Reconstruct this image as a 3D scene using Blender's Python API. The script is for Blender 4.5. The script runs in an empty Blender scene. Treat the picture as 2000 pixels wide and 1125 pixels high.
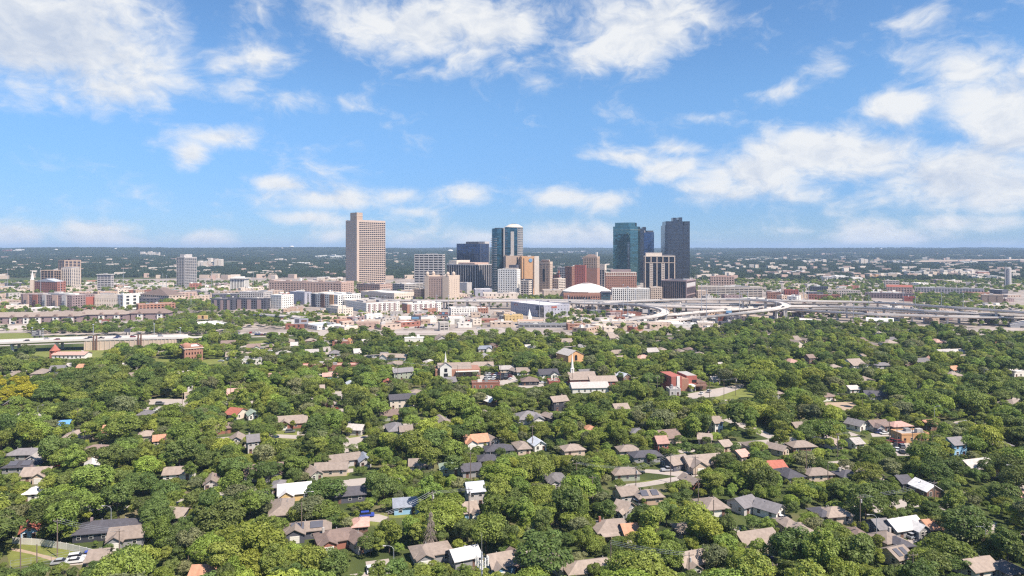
import bpy, bmesh, math, random
import numpy as np
from mathutils import Vector, Matrix
R = math.radians
random.seed(7)
rng = np.random.default_rng(7)
SC = bpy.context.scene
COL = SC.collection

# ---------------------------------------------------------------- camera
H = 88.0                      # drone height above the flat ground, metres
F = 4000.0 / 3.0              # focal length in pixels of the 2000 px wide photograph (24 mm on 36 mm)
HY = 487.0                    # row of the horizon
cam_d = bpy.data.cameras.new("camera"); cam_d.lens = 24; cam_d.sensor_width = 36
cam_d.shift_y = -0.03775; cam_d.clip_end = 60000; cam_d.clip_start = 0.5
cam = bpy.data.objects.new("camera", cam_d); COL.objects.link(cam)
cam.location = (0, 0, H); cam.rotation_euler = (R(90), 0, 0)
SC.camera = cam

# ---------------------------------------------------------------- light
SUN_EL = 54.0
SUN_AZ = 127.0               # clockwise from +Y (the view direction): right and a little behind the camera
sd = bpy.data.lights.new("sun", 'SUN'); sd.energy = 5.0; sd.angle = R(0.5); sd.color = (1.0, 0.91, 0.81)
sun = bpy.data.objects.new("sun", sd); COL.objects.link(sun)
to_sun = Vector((math.sin(R(SUN_AZ)) * math.cos(R(SUN_EL)), math.cos(R(SUN_AZ)) * math.cos(R(SUN_EL)), math.sin(R(SUN_EL))))
sun.rotation_euler = to_sun.to_track_quat('Z', 'Y').to_euler()
SC.view_settings.view_transform = 'Standard'; SC.view_settings.look = 'None'
SC.view_settings.exposure = 0.65; SC.view_settings.gamma = 1.0
SC.view_settings.use_curve_mapping = False
SC.cycles.max_bounces = 5; SC.cycles.diffuse_bounces = 2; SC.cycles.glossy_bounces = 3
SC.cycles.transmission_bounces = 2; SC.cycles.volume_bounces = 0; SC.cycles.transparent_max_bounces = 4
SC.cycles.use_denoising = False; SC.cycles.filter_width = 1.25
SC.cycles.sample_clamp_indirect = 6.0
SC.cycles.caustics_reflective = False; SC.cycles.caustics_refractive = False

# ---------------------------------------------------------------- sky: Nishita with drifting clouds
W = bpy.data.worlds.new("World"); SC.world = W; W.use_nodes = True
nt = W.node_tree; nt.nodes.clear()
NN = nt.nodes.new; LK = nt.links.new
def wmath(op, a, b=None, c=None, clamp=False):
    n = NN("ShaderNodeMath"); n.operation = op; n.use_clamp = clamp
    for i, v in enumerate((a, b, c)):
        if v is None: continue
        if isinstance(v, (int, float)): n.inputs[i].default_value = v
        else: LK(v, n.inputs[i])
    return n.outputs[0]
def wvec(op, a, b=None, s=None):
    n = NN("ShaderNodeVectorMath"); n.operation = op
    for i, v in enumerate((a, b)):
        if v is None: continue
        if isinstance(v, (tuple, list)): n.inputs[i].default_value = v
        else: LK(v, n.inputs[i])
    if s is not None: n.inputs["Scale"].default_value = s
    return n.outputs["Value" if op in ('LENGTH', 'DOT_PRODUCT') else "Vector"]
sky = NN("ShaderNodeTexSky"); sky.sky_type = 'NISHITA'; sky.sun_disc = False
sky.sun_elevation = R(SUN_EL); sky.sun_rotation = R(SUN_AZ); sky.altitude = 800
sky.air_density = 1.0; sky.dust_density = 0.1; sky.ozone_density = 3.0
tc = NN("ShaderNodeTexCoord"); gen = wvec('NORMALIZE', tc.outputs["Generated"])
sp = NN("ShaderNodeSeparateXYZ"); LK(gen, sp.inputs[0])
az = wmath('ARCTAN2', sp.outputs[0], sp.outputs[1]); el = wmath('ARCSINE', sp.outputs[2])
cb = NN("ShaderNodeCombineXYZ"); LK(az, cb.inputs[0]); LK(wmath('MULTIPLY', el, 1.7), cb.inputs[1])
pos = cb.outputs[0]
# each bank of cloud: azimuth/elevation given through the photograph's own angles, half width, half height (deg-like px), tilt, strength
CLOUDS = [
 (90,70,330,140,-8,1.15),(230,20,190,80,10,.75),(200,170,110,55,-25,.85),(130,190,110,45,-10,.55),
 (500,110,115,50,20,1.0),(480,175,130,52,0,.7),(610,195,120,38,-12,.7),(440,130,70,45,20,.75),(720,205,30,18,20,.35),
 (430,268,90,30,8,1.0),(375,300,45,42,-10,.95),
 (800,60,210,66,-12,1.2),(940,40,180,74,0,1.05),(1010,90,100,45,0,.55),(830,135,55,30,25,.55),(680,85,60,30,10,.5),(500,20,90,50,0,.55),
 (1240,60,150,75,30,1.25),(1150,120,75,38,35,.9),(1340,30,120,60,30,.7),(1240,150,80,55,0,.35),(1050,160,45,35,30,.55),
 (1620,130,95,36,25,.65),(1500,180,110,24,12,.6),(1390,228,85,26,5,.65),(1345,170,50,25,40,.4),(1780,25,110,55,-8,.6),(1690,175,25,18,0,.35),
 (1890,140,120,75,30,1.0),(1970,220,140,120,20,1.25),(1740,210,90,38,25,1.15),(1600,290,170,60,22,1.35),(1480,335,140,48,12,1.2),(1400,370,95,38,0,1.0),
 (1700,300,130,55,0,1.25),(1850,340,170,60,8,1.3),(1960,370,130,55,0,1.25),(1780,370,120,40,0,.8),(1560,380,110,30,0,.7),
 (1230,308,95,26,-8,.85),(1320,290,65,22,12,.8),(1310,330,80,26,10,1.0),
 (560,360,80,18,-12,.85),(640,388,125,30,0,1.0),(610,425,85,20,0,1.0),(770,383,65,20,5,.85),(800,413,70,14,-5,.6),(660,400,60,20,0,.6),
 (910,378,90,30,-8,.95),(1010,395,55,18,0,.4),(1120,385,115,28,3,1.0),(1190,395,75,30,-10,.95),(1000,412,60,12,0,.4),
 (30,462,75,28,0,1.15),(190,460,100,30,0,1.2),(250,478,95,20,-6,1.0),(395,470,80,24,0,1.15),(650,462,45,22,0,.6),(790,468,70,30,0,.75),
 (960,470,90,28,0,1.0),(1080,465,95,34,0,1.3),(1160,468,85,34,0,1.3),(1370,455,120,18,-5,.55),(1390,470,110,14,0,.5),
 (1700,455,85,28,0,1.2),(1760,465,105,26,0,1.1),(1860,435,95,18,0,.95),(1960,435,105,22,5,.95),(1900,480,140,14,0,.7),(1560,450,120,12,-4,.45),
 (860,333,30,9,0,.35),(1620,418,40,12,0,.4),(70,375,40,10,-15,.2),(750,215,25,15,0,.3),(1600,480,200,10,0,.5),
]
field = None
for (px, py, sx, sy, tilt, st) in CLOUDS:
    u, v = (px - 1000) / F, (HY - py) / F
    a0 = math.atan(u); e0 = math.atan(v * math.cos(a0)) * 1.7
    kx, ky = 1.75 * sx / F * math.cos(a0) ** 2, 1.75 * sy / F * math.cos(a0) * 1.7
    mp = NN("ShaderNodeMapping"); mp.vector_type = 'TEXTURE'
    mp.inputs["Location"].default_value = (a0, e0, 0); mp.inputs["Rotation"].default_value = (0, 0, R(tilt)); mp.inputs["Scale"].default_value = (kx, ky, 1)
    LK(pos, mp.inputs["Vector"])
    g = NN("ShaderNodeTexGradient"); g.gradient_type = 'QUADRATIC_SPHERE'; LK(mp.outputs[0], g.inputs[0])
    b = wmath('MULTIPLY', wmath('POWER', g.outputs["Fac"], 0.6), st)
    field = b if field is None else wmath('SMOOTH_MAX', field, b, 0.25)
def cnoise(vec, sc, det, rough, dist=0.0):
    n = NN("ShaderNodeTexNoise"); n.noise_dimensions = '3D'
    n.inputs["Scale"].default_value = sc; n.inputs["Detail"].default_value = det; n.inputs["Roughness"].default_value = rough
    n.inputs["Distortion"].default_value = dist
    LK(vec, n.inputs["Vector"]); return n.outputs["Fac"]
warp = wvec('SCALE', wvec('SUBTRACT', NN("ShaderNodeTexNoise").outputs["Color"], (.5, .5, .5)), s=0.10)
wn = warp.node.inputs[0].links[0].from_node.inputs[0].links[0].from_node
LK(pos, wn.inputs["Vector"]); wn.inputs["Scale"].default_value = 9; wn.inputs["Detail"].default_value = 3
p1 = wvec('ADD', pos, warp)
def dens(p):
    return wmath('ADD', wmath('MULTIPLY', wmath('SUBTRACT', cnoise(p, 9.0, 5, .58), 0.5), 1.7), wmath('ADD', wmath('MULTIPLY', wmath('SUBTRACT', cnoise(p, 3.5, 2, .5), 0.5), 0.8), wmath('MULTIPLY', wmath('SUBTRACT', cnoise(p, 26.0, 6, .62), 0.5), 0.75)))
d0 = dens(p1)
d1 = dens(wvec('ADD', p1, (0.012, 0.022, 0)))
tot = wmath('ADD', wmath('MULTIPLY', field, 1.15), wmath('SUBTRACT', d0, 0.29))
mr = NN("ShaderNodeMapRange"); mr.interpolation_type = 'SMOOTHSTEP'; LK(tot, mr.inputs[0])
mr.inputs[1].default_value = 0.0; mr.inputs[2].default_value = 0.74
cover = wmath('MULTIPLY', mr.outputs[0], 0.97)
# thin edges take the blue of the sky, thick undersides go grey
lit = wmath('SUBTRACT', d0, d1)
shade = wmath('ADD', wmath('MULTIPLY', lit, 1.3), wmath('MULTIPLY', wmath('SUBTRACT', tot, 0.50), -0.34))
for (px, py, sx, sy, st) in ((110, 80, 330, 150, .5), (1230, 175, 130, 60, .4), (1750, 30, 150, 70, .4), (1850, 385, 260, 50, .4), (1480, 385, 150, 40, .4), (1700, 340, 200, 40, .35), (1960, 300, 120, 60, .3), (980, 30, 120, 60, .25)):
    a0 = math.atan((px-1000)/F); mp = NN("ShaderNodeMapping"); mp.vector_type = 'TEXTURE'; mp.inputs["Location"].default_value = (a0, math.atan((HY-py)/F*math.cos(a0))*1.7, 0); mp.inputs["Scale"].default_value = (1.3*sx/F*math.cos(a0)**2, 2.2*sy/F*math.cos(a0), 1)
    LK(pos, mp.inputs["Vector"]); g = NN("ShaderNodeTexGradient"); g.gradient_type = 'QUADRATIC_SPHERE'; LK(mp.outputs[0], g.inputs[0]); shade = wmath('SUBTRACT', shade, wmath('MULTIPLY', g.outputs["Fac"], st))
mr2 = NN("ShaderNodeMapRange"); LK(shade, mr2.inputs[0]); mr2.inputs[1].default_value = -0.72; mr2.inputs[2].default_value = 0.05
cmix = NN("ShaderNodeMix"); cmix.data_type = 'RGBA'; LK(mr2.outputs[0], cmix.inputs[0])
SKYK = 0.07
cmix.inputs[6].default_value = (.36 / SKYK, .41 / SKYK, .50 / SKYK, 1); cmix.inputs[7].default_value = (.575 / SKYK, .585 / SKYK, .595 / SKYK, 1)
tint = NN("ShaderNodeMix"); tint.data_type = 'RGBA'; tint.blend_type = 'MULTIPLY'; tint.inputs[0].default_value = 1.0
LK(sky.outputs[0], tint.inputs[6]); 
tl = NN("ShaderNodeMapRange"); tl.interpolation_type = 'SMOOTHSTEP'; LK(el, tl.inputs[0]); tl.inputs[1].default_value = 0.0; tl.inputs[2].default_value = R(14)
tm = NN("ShaderNodeMix"); tm.data_type = 'RGBA'; LK(tl.outputs[0], tm.inputs[0]); tm.inputs[6].default_value = (.51, .72, 1.12, 1); tm.inputs[7].default_value = (1.0, 1.30, 1.50, 1); LK(tm.outputs[2], tint.inputs[7])
smix = NN("ShaderNodeMix"); smix.data_type = 'RGBA'; LK(cover, smix.inputs[0]); LK(tint.outputs[2], smix.inputs[6]); LK(cmix.outputs[2], smix.inputs[7])
bg = NN("ShaderNodeBackground"); bg.inputs[1].default_value = SKYK; LK(smix.outputs[2], bg.inputs[0])
wo = NN("ShaderNodeOutputWorld"); LK(bg.outputs[0], wo.inputs[0])
W.cycles.sampling_method = 'MANUAL'; W.cycles.sample_map_resolution = 512

# ---------------------------------------------------------------- helpers
def gx(px, Y): return (px - 1000.0) / F * Y
def zt(py, Y): return H - (py - HY) / F * Y
def YG(py, z=0.0): return (H - z) * F / (py - HY)
def G(px, py, z=0.0):
    Y = YG(py, z); return Vector((gx(px, Y), Y, z))
def pxy(x, y, z): return 1000 + x / y * F, HY + (H - z) / y * F

def tag(o, label=None, cat=None, group=None, kind=None):
    if label: o["label"] = label
    if cat: o["category"] = cat
    if group: o["group"] = group
    if kind: o["kind"] = kind
    return o
def link(o, parent=None):
    COL.objects.link(o)
    if parent is not None: o.parent = parent
    return o
def empty(name, loc, rz=0.0, label=None, cat=None, group=None):
    o = bpy.data.objects.new(name, None); o.empty_display_size = 1
    o.location = loc; o.rotation_euler = (0, 0, rz); link(o)
    return tag(o, label, cat, group)

class MB:
    def __init__(s): s.v = []; s.f = []; s.m = []
    def add(s, vs, fs, m=0):
        k = len(s.v); s.v.extend(vs)
        for f in fs: s.f.append(tuple(k + i for i in f)); s.m.append(m)
        return s
    def box(s, x0, x1, y0, y1, z0, z1, m=0):
        return s.add([(x0,y0,z0),(x1,y0,z0),(x1,y1,z0),(x0,y1,z0),(x0,y0,z1),(x1,y0,z1),(x1,y1,z1),(x0,y1,z1)],
                     [(0,3,2,1),(4,5,6,7),(0,1,5,4),(1,2,6,5),(2,3,7,6),(3,0,4,7)], m)
    def obox(s, c, hx, hy, z0, z1, a=0.0, m=0):
        ca, sa = math.cos(a), math.sin(a)
        q = [(c[0]+ca*x-sa*y, c[1]+sa*x+ca*y) for x, y in ((-hx,-hy),(hx,-hy),(hx,hy),(-hx,hy))]
        return s.prism(q, z0, z1, m)
    def prism(s, q, z0, z1, m=0, mt=None):
        n = len(q)
        k = len(s.v)
        s.v.extend([(x, y, z0) for x, y in q] + [(x, y, z1) for x, y in q])
        s.f.append(tuple(k + n - 1 - i for i in range(n))); s.m.append(m)
        s.f.append(tuple(k + n + i for i in range(n))); s.m.append(m if mt is None else mt)
        for i in range(n):
            j = (i + 1) % n
            s.f.append((k+i, k+j, k+n+j, k+n+i)); s.m.append(m)
        return s
    def tube(s, p0, p1, r0, r1=None, n=8, m=0, cap=True):
        p0, p1 = Vector(p0), Vector(p1); r1 = r0 if r1 is None else r1
        d = (p1 - p0).normalized(); a = d.orthogonal().normalized(); b = d.cross(a)
        k = len(s.v)
        for p, r in ((p0, r0), (p1, r1)):
            for i in range(n):
                t = 2*math.pi*i/n; s.v.append(tuple(p + (a*math.cos(t) + b*math.sin(t))*r))
        for i in range(n):
            j = (i+1) % n; s.f.append((k+i, k+j, k+n+j, k+n+i)); s.m.append(m)
        if cap:
            s.f.append(tuple(k+n-1-i for i in range(n))); s.m.append(m)
            s.f.append(tuple(k+n+i for i in range(n))); s.m.append(m)
        return s
    def lathe(s, prof, n=16, c=(0, 0), m=0):
        k = len(s.v)
        for r, z in prof:
            for i in range(n):
                t = 2*math.pi*i/n; s.v.append((c[0]+r*math.cos(t), c[1]+r*math.sin(t), z))
        for q in range(len(prof)-1):
            for i in range(n):
                j = (i+1) % n
                s.f.append((k+q*n+i, k+q*n+j, k+(q+1)*n+j, k+(q+1)*n+i)); s.m.append(m)
        s.f.append(tuple(k+(len(prof)-1)*n+i for i in range(n))); s.m.append(m)
        return s
    def mesh(s, name, mats):
        me = bpy.data.meshes.new(name); me.from_pydata(s.v, [], s.f)
        for mt in (mats if isinstance(mats, (list, tuple)) else [mats]): me.materials.append(mt)
        if any(s.m): me.polygons.foreach_set("material_index", s.m)
        me.update(); return me
    def build(s, name, mats, parent=None, loc=None, rz=0.0):
        o = bpy.data.objects.new(name, s.mesh(name, mats))
        if loc is not None: o.location = loc
        o.rotation_euler = (0, 0, rz)
        return link(o, parent)

def inst(name, me, parent=None, loc=(0, 0, 0), rz=0.0, sc=(1, 1, 1)):
    o = bpy.data.objects.new(name, me); o.location = loc; o.rotation_euler = (0, 0, rz); o.scale = sc
    return link(o, parent)

# ---------------------------------------------------------------- materials
MATS = {}
def mat(name, col, rough=0.8, metal=0.0, var=0.12, vs=0.5, spec=0.3, rnd=0.0, stripes=None):
    """plain weathered surface: base colour with soft noise of strength var at scale vs (1/m); rnd varies from object to object"""
    if name in MATS: return MATS[name]
    m = bpy.data.materials.new(name); m.use_nodes = True; MATS[name] = m
    t = m.node_tree; b = t.nodes["Principled BSDF"]
    b.inputs["Roughness"].default_value = rough; b.inputs["Metallic"].default_value = metal; b.inputs["Specular IOR Level"].default_value = spec
    tcn = t.nodes.new("ShaderNodeTexCoord"); n = t.nodes.new("ShaderNodeTexNoise")
    n.inputs["Scale"].default_value = vs; n.inputs["Detail"].default_value = 5; n.inputs["Roughness"].default_value = .65
    t.links.new(tcn.outputs["Object"], n.inputs["Vector"])
    mr = t.nodes.new("ShaderNodeMapRange"); t.links.new(n.outputs["Fac"], mr.inputs[0])
    mr.inputs[1].default_value = .25; mr.inputs[2].default_value = .75; mr.inputs[3].default_value = 1 - var; mr.inputs[4].default_value = 1 + var
    k = mr.outputs[0]
    if rnd:
        oi = t.nodes.new("ShaderNodeObjectInfo"); r2 = t.nodes.new("ShaderNodeMapRange"); t.links.new(oi.outputs["Random"], r2.inputs[0])
        r2.inputs[3].default_value = 1 - rnd; r2.inputs[4].default_value = 1 + rnd
        mu = t.nodes.new("ShaderNodeMath"); mu.operation = 'MULTIPLY'; t.links.new(k, mu.inputs[0]); t.links.new(r2.outputs[0], mu.inputs[1]); k = mu.outputs[0]
    if stripes:
        sx = t.nodes.new("ShaderNodeTexWave"); sx.bands_direction = stripes[0]; sx.inputs["Scale"].default_value = stripes[1]; sx.inputs["Distortion"].default_value = .4
        t.links.new(tcn.outputs["Object"], sx.inputs["Vector"])
        r3 = t.nodes.new("ShaderNodeMapRange"); t.links.new(sx.outputs["Fac"], r3.inputs[0]); r3.inputs[3].default_value = 1 - stripes[2]; r3.inputs[4].default_value = 1 + stripes[2]
        mu = t.nodes.new("ShaderNodeMath"); mu.operation = 'MULTIPLY'; t.links.new(k, mu.inputs[0]); t.links.new(r3.outputs[0], mu.inputs[1]); k = mu.outputs[0]
    vm = t.nodes.new("ShaderNodeVectorMath"); vm.operation = 'SCALE'; vm.inputs[0].default_value = col[:3]; t.links.new(k, vm.inputs["Scale"])
    t.links.new(vm.outputs[0], b.inputs["Base Color"])
    return m
def glass(name, col, rough=0.08, metal=0.75, fl=3.6, bay=1.6, var=.35):
    """coated curtain-wall glass: panes differ a little in tint and tilt"""
    if name in MATS: return MATS[name]
    m = bpy.data.materials.new(name); m.use_nodes = True; MATS[name] = m
    t = m.node_tree; b = t.nodes["Principled BSDF"]
    b.inputs["Roughness"].default_value = rough; b.inputs["Metallic"].default_value = metal
    tcn = t.nodes.new("ShaderNodeTexCoord")
    mp = t.nodes.new("ShaderNodeMapping"); mp.inputs["Scale"].default_value = (1/bay/2, 1/bay/2, 1/fl); t.links.new(tcn.outputs["Object"], mp.inputs[0])
    fl_ = t.nodes.new("ShaderNodeVectorMath"); fl_.operation = 'FLOOR'; t.links.new(mp.outputs[0], fl_.inputs[0])
    wn = t.nodes.new("ShaderNodeTexWhiteNoise"); wn.noise_dimensions = '3D'; t.links.new(fl_.outputs[0], wn.inputs["Vector"])
    mr = t.nodes.new("ShaderNodeMapRange"); t.links.new(wn.outputs["Value"], mr.inputs[0]); mr.inputs[3].default_value = 1 - var; mr.inputs[4].default_value = 1 + var
    # spandrel line at each floor
    fr = t.nodes.new("ShaderNodeVectorMath"); fr.operation = 'FRACTION'; t.links.new(mp.outputs[0], fr.inputs[0])
    sx = t.nodes.new("ShaderNodeSeparateXYZ"); t.links.new(fr.outputs[0], sx.inputs[0])
    gt = t.nodes.new("ShaderNodeMath"); gt.operation = 'GREATER_THAN'; gt.inputs[1].default_value = .28; t.links.new(sx.outputs[2], gt.inputs[0])
    m2 = t.nodes.new("ShaderNodeMapRange"); t.links.new(gt.outputs[0], m2.inputs[0]); m2.inputs[3].default_value = .62; m2.inputs[4].default_value = 1.0
    mu = t.nodes.new("ShaderNodeMath"); mu.operation = 'MULTIPLY'; t.links.new(mr.outputs[0], mu.inputs[0]); t.links.new(m2.outputs[0], mu.inputs[1])
    vm = t.nodes.new("ShaderNodeVectorMath"); vm.operation = 'SCALE'; vm.inputs[0].default_value = col[:3]; t.links.new(mu.outputs[0], vm.inputs["Scale"])
    t.links.new(vm.outputs[0], b.inputs["Base Color"])
    # slight pane tilt
    vs = t.nodes.new("ShaderNodeVectorMath"); vs.operation = 'SUBTRACT'; t.links.new(wn.outputs["Color"], vs.inputs[0]); vs.inputs[1].default_value = (.5, .5, .5)
    vk = t.nodes.new("ShaderNodeVectorMath"); vk.operation = 'SCALE'; vk.inputs["Scale"].default_value = .025; t.links.new(vs.outputs[0], vk.inputs[0])
    ge = t.nodes.new("ShaderNodeNewGeometry"); va = t.nodes.new("ShaderNodeVectorMath"); va.operation = 'ADD'; t.links.new(ge.outputs["Normal"], va.inputs[0]); t.links.new(vk.outputs[0], va.inputs[1])
    t.links.new(va.outputs[0], b.inputs["Normal"])
    return m
def leafmat(name, col, hue=.02, val=.28, trans=.25):
    m = bpy.data.materials.new(name); m.use_nodes = True; MATS[name] = m
    t = m.node_tree; t.nodes.clear()
    oi = t.nodes.new("ShaderNodeObjectInfo"); hs = t.nodes.new("ShaderNodeHueSaturation"); hs.inputs["Color"].default_value = (*col, 1)
    a = t.nodes.new("ShaderNodeMapRange"); t.links.new(oi.outputs["Random"], a.inputs[0]); a.inputs[3].default_value = .5 - hue; a.inputs[4].default_value = .5 + hue
    wn = t.nodes.new("ShaderNodeTexWhiteNoise"); wn.noise_dimensions = '1D'; t.links.new(oi.outputs["Random"], wn.inputs["W"])
    b = t.nodes.new("ShaderNodeMapRange"); t.links.new(wn.outputs["Value"], b.inputs[0]); b.inputs[3].default_value = 1 - val; b.inputs[4].default_value = 1 + val
    # leaf to leaf and bough to bough variation
    tcn = t.nodes.new("ShaderNodeTexCoord"); no = t.nodes.new("ShaderNodeTexNoise"); no.inputs["Scale"].default_value = .9; no.inputs["Detail"].default_value = 4
    t.links.new(tcn.outputs["Object"], no.inputs["Vector"])
    c = t.nodes.new("ShaderNodeMapRange"); t.links.new(no.outputs["Fac"], c.inputs[0]); c.inputs[1].default_value = .3; c.inputs[2].default_value = .7; c.inputs[3].default_value = .6; c.inputs[4].default_value = 1.45
    mu = t.nodes.new("ShaderNodeMath"); mu.operation = 'MULTIPLY'; t.links.new(b.outputs[0], mu.inputs[0]); t.links.new(c.outputs[0], mu.inputs[1])
    t.links.new(a.outputs[0], hs.inputs["Hue"]); t.links.new(mu.outputs[0], hs.inputs["Value"])
    df = t.nodes.new("ShaderNodeBsdfPrincipled"); df.inputs["Roughness"].default_value = .55; df.inputs["Specular IOR Level"].default_value = .25
    tr = t.nodes.new("ShaderNodeBsdfTranslucent"); mx = t.nodes.new("ShaderNodeMixShader"); mx.inputs[0].default_value = trans
    t.links.new(hs.outputs[0], df.inputs["Base Color"])
    br = t.nodes.new("ShaderNodeVectorMath"); br.operation = 'MULTIPLY'; br.inputs[1].default_value = (1.5, 1.5, .6); t.links.new(hs.outputs[0], br.inputs[0]); t.links.new(br.outputs[0], tr.inputs[0])
    t.links.new(df.outputs[0], mx.inputs[1]); t.links.new(tr.outputs[0], mx.inputs[2])
    o = t.nodes.new("ShaderNodeOutputMaterial"); t.links.new(mx.outputs[0], o.inputs[0])
    return m
# ---------------------------------------------------------------- trees
LEAF = {
 'mid': leafmat('leaves_mid', (.198, .246, .050)), 'dark': leafmat('leaves_dark', (.126, .168, .044)),
 'bright': leafmat('leaves_bright', (.245, .290, .050)), 'yellow': leafmat('leaves_yellow', (.36, .33, .03), .01, .15),
 'grey': leafmat('leaves_grey', (.20, .212, .098)), 'dead': leafmat('dead_needles', (.30, .24, .20), .01, .1, .05),
 'far': leafmat('leaves_far', (.055, .080, .036), .015, .22)}
BARK = mat('bark', (.12, .09, .07), .9, var=.3, vs=2)
def crown_arrays(r, rx, rz, zc, nl, nleaf, leaf, lobe=(.25, .42), flat=.55, cone=False):
    """leaf-sized faces scattered through the lobes of a crown"""
    L = []
    for i in range(nl):
        for _ in range(40):
            p = r.uniform(-1, 1, 3)
            if (p**2).sum() < 1 and p[2] > -.65: break
        q = p * .72
        if cone: q[:2] *= max(.12, (1 - (p[2] + 1) / 2)); 
        L.append((q * (rx, rx, rz) + (0, 0, zc), rx * r.uniform(*lobe) * (max(.4, 1 - (p[2]+1)/2.6) if cone else 1)))
    C = np.array([l[0] for l in L]); RR = np.array([l[1] for l in L])
    P_, N_ = [], []
    per = nleaf // nl
    for i in range(nl):
        k = per * 3
        d = r.normal(size=(k, 3)); d /= np.linalg.norm(d, axis=1)[:, None]
        d[:, 2] = np.where(d[:, 2] < -.3, -d[:, 2], d[:, 2])
        rad = RR[i] * r.uniform(.72, 1.08, k)
        pts = C[i] + d * rad[:, None] * (1, 1, .8)
        ok = np.ones(k, bool)
        for j in range(nl):
            if j != i: ok &= (((pts - C[j]) / (1, 1, .8))**2).sum(1) > (RR[j] * .78)**2
        pts, d = pts[ok][:per], d[ok][:per]
        P_.append(pts); N_.append(d)
    P_ = np.concatenate(P_); N_ = np.concatenate(N_)
    n = len(P_)
    nrm = N_ + r.normal(size=(n, 3)) * flat; nrm[:, 2] += .25
    nrm /= np.linalg.norm(nrm, axis=1)[:, None]
    a = np.cross(nrm, r.normal(size=(n, 3))); a /= np.linalg.norm(a, axis=1)[:, None]
    b = np.cross(nrm, a)
    s = leaf * r.uniform(.55, 1.3, n)[:, None]
    V = np.stack([P_ - a*s, P_ - b*s*.62 + nrm*s*.12, P_ + a*s, P_ + b*s*.62 + nrm*s*.12], 1).reshape(-1, 3)
    return V
def mesh_quads(name, V, m):
    n = len(V) // 4
    me = bpy.data.meshes.new(name); me.vertices.add(len(V)); me.vertices.foreach_set("co", V.astype(np.float32).ravel())
    me.loops.add(len(V)); me.loops.foreach_set("vertex_index", np.arange(len(V), dtype=np.int32))
    me.polygons.add(n); me.polygons.foreach_set("loop_start", np.arange(0, len(V), 4, dtype=np.int32))
    me.materials.append(m); me.update(calc_edges=True); me.validate(); return me
def trunk_mesh(r, h, rad, limbs=4):
    b = MB(); x = y = 0.0; z = 0.0; p = Vector((0, 0, -.3))
    for i in range(3):
        q = p + Vector((r.uniform(-.25, .25), r.uniform(-.25, .25), h / 3)); b.tube(p, q, rad*(1-.25*i), rad*(.75-.22*i), 7); p = q
        if i > 0:
            for k in range(limbs // 2 + 1):
                t = r.uniform(0, 6.28); e = p + Vector((math.cos(t)*h*.45, math.sin(t)*h*.45, h*r.uniform(.25, .5))); b.tube(p, e, rad*.4, rad*.12, 5)
    return b.mesh('trunk', BARK)
KINDS = [  # look word, material, rx, rz, zc, lobes, leaves, leaf size, trunk
 ('broad', 'mid', 5.6, 3.4, 6.2, 20, 2600, .42), ('broad', 'dark', 5.4, 3.6, 6.4, 18, 2400, .42), ('round', 'mid', 4.6, 3.9, 6.4, 16, 2200, .40),
 ('round', 'bright', 4.4, 3.6, 6.0, 15, 2100, .40), ('tall', 'dark', 4.0, 4.9, 7.6, 18, 2300, .40), ('tall', 'mid', 4.2, 5.1, 7.8, 20, 2400, .40),
 ('spreading', 'bright', 6.0, 3.2, 6.2, 24, 2600, .42), ('spreading', 'mid', 6.2, 3.0, 6.0, 22, 2600, .42), ('feathery', 'grey', 4.8, 3.8, 6.2, 26, 1900, .42),
 ('feathery', 'mid', 5.0, 3.6, 6.4, 26, 1900, .42), ('clumpy', 'dark', 5.0, 4.0, 6.6, 12, 2200, .44), ('clumpy', 'bright', 5.0, 3.8, 6.4, 13, 2200, .44),
 ('round', 'yellow', 5.0, 4.2, 6.6, 18, 2600, .42), ('round', 'grey', 4.4, 3.6, 6.0, 15, 2100, .40), ('conical', 'dark', 3.1, 5.6, 7.0, 16, 2000, .36), ('ragged', 'mid', 5.2, 4.4, 6.8, 9, 1700, .42), ('ragged', 'bright', 4.8, 4.6, 7.0, 10, 1600, .42)]
TREES = []
for i, (w, mk, rx, rz, zc, nl, nf, lf) in enumerate(KINDS):
    r = np.random.default_rng(100 + i)
    V = crown_arrays(r, rx, rz, zc, int(nl*1.6), int(nf*2.3), lf*.68, (.25, .42) if w != 'ragged' else (.22, .5), .55, w == 'conical')
    # lean and lopsided growth
    hgt = V[:, 2]/zc; V[:, 0] = V[:, 0]*r.uniform(.85, 1.2) + hgt*r.uniform(-.7, .7); V[:, 1] = V[:, 1]*r.uniform(.85, 1.2) + hgt*r.uniform(-.7, .7)
    TREES.append(dict(word=w, mk=mk, crown=mesh_quads('crown', V, LEAF[mk]), trunk=trunk_mesh(r, zc - rz*.3, .30), r=rx, top=zc + rz, lo=zc - rz*.8))
WOODS = [0, 1, 2, 3, 4, 5, 6, 7, 8, 9, 10, 11, 13, 14, 15, 16]
WEIGHT = np.array([3, 4, 3, 1.6, 3.5, 3, 1.4, 2, 1.7, 2, 4, 1.4, 1.4, 1.0, 3, 1.5]); WEIGHT = WEIGHT / WEIGHT.sum()

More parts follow.
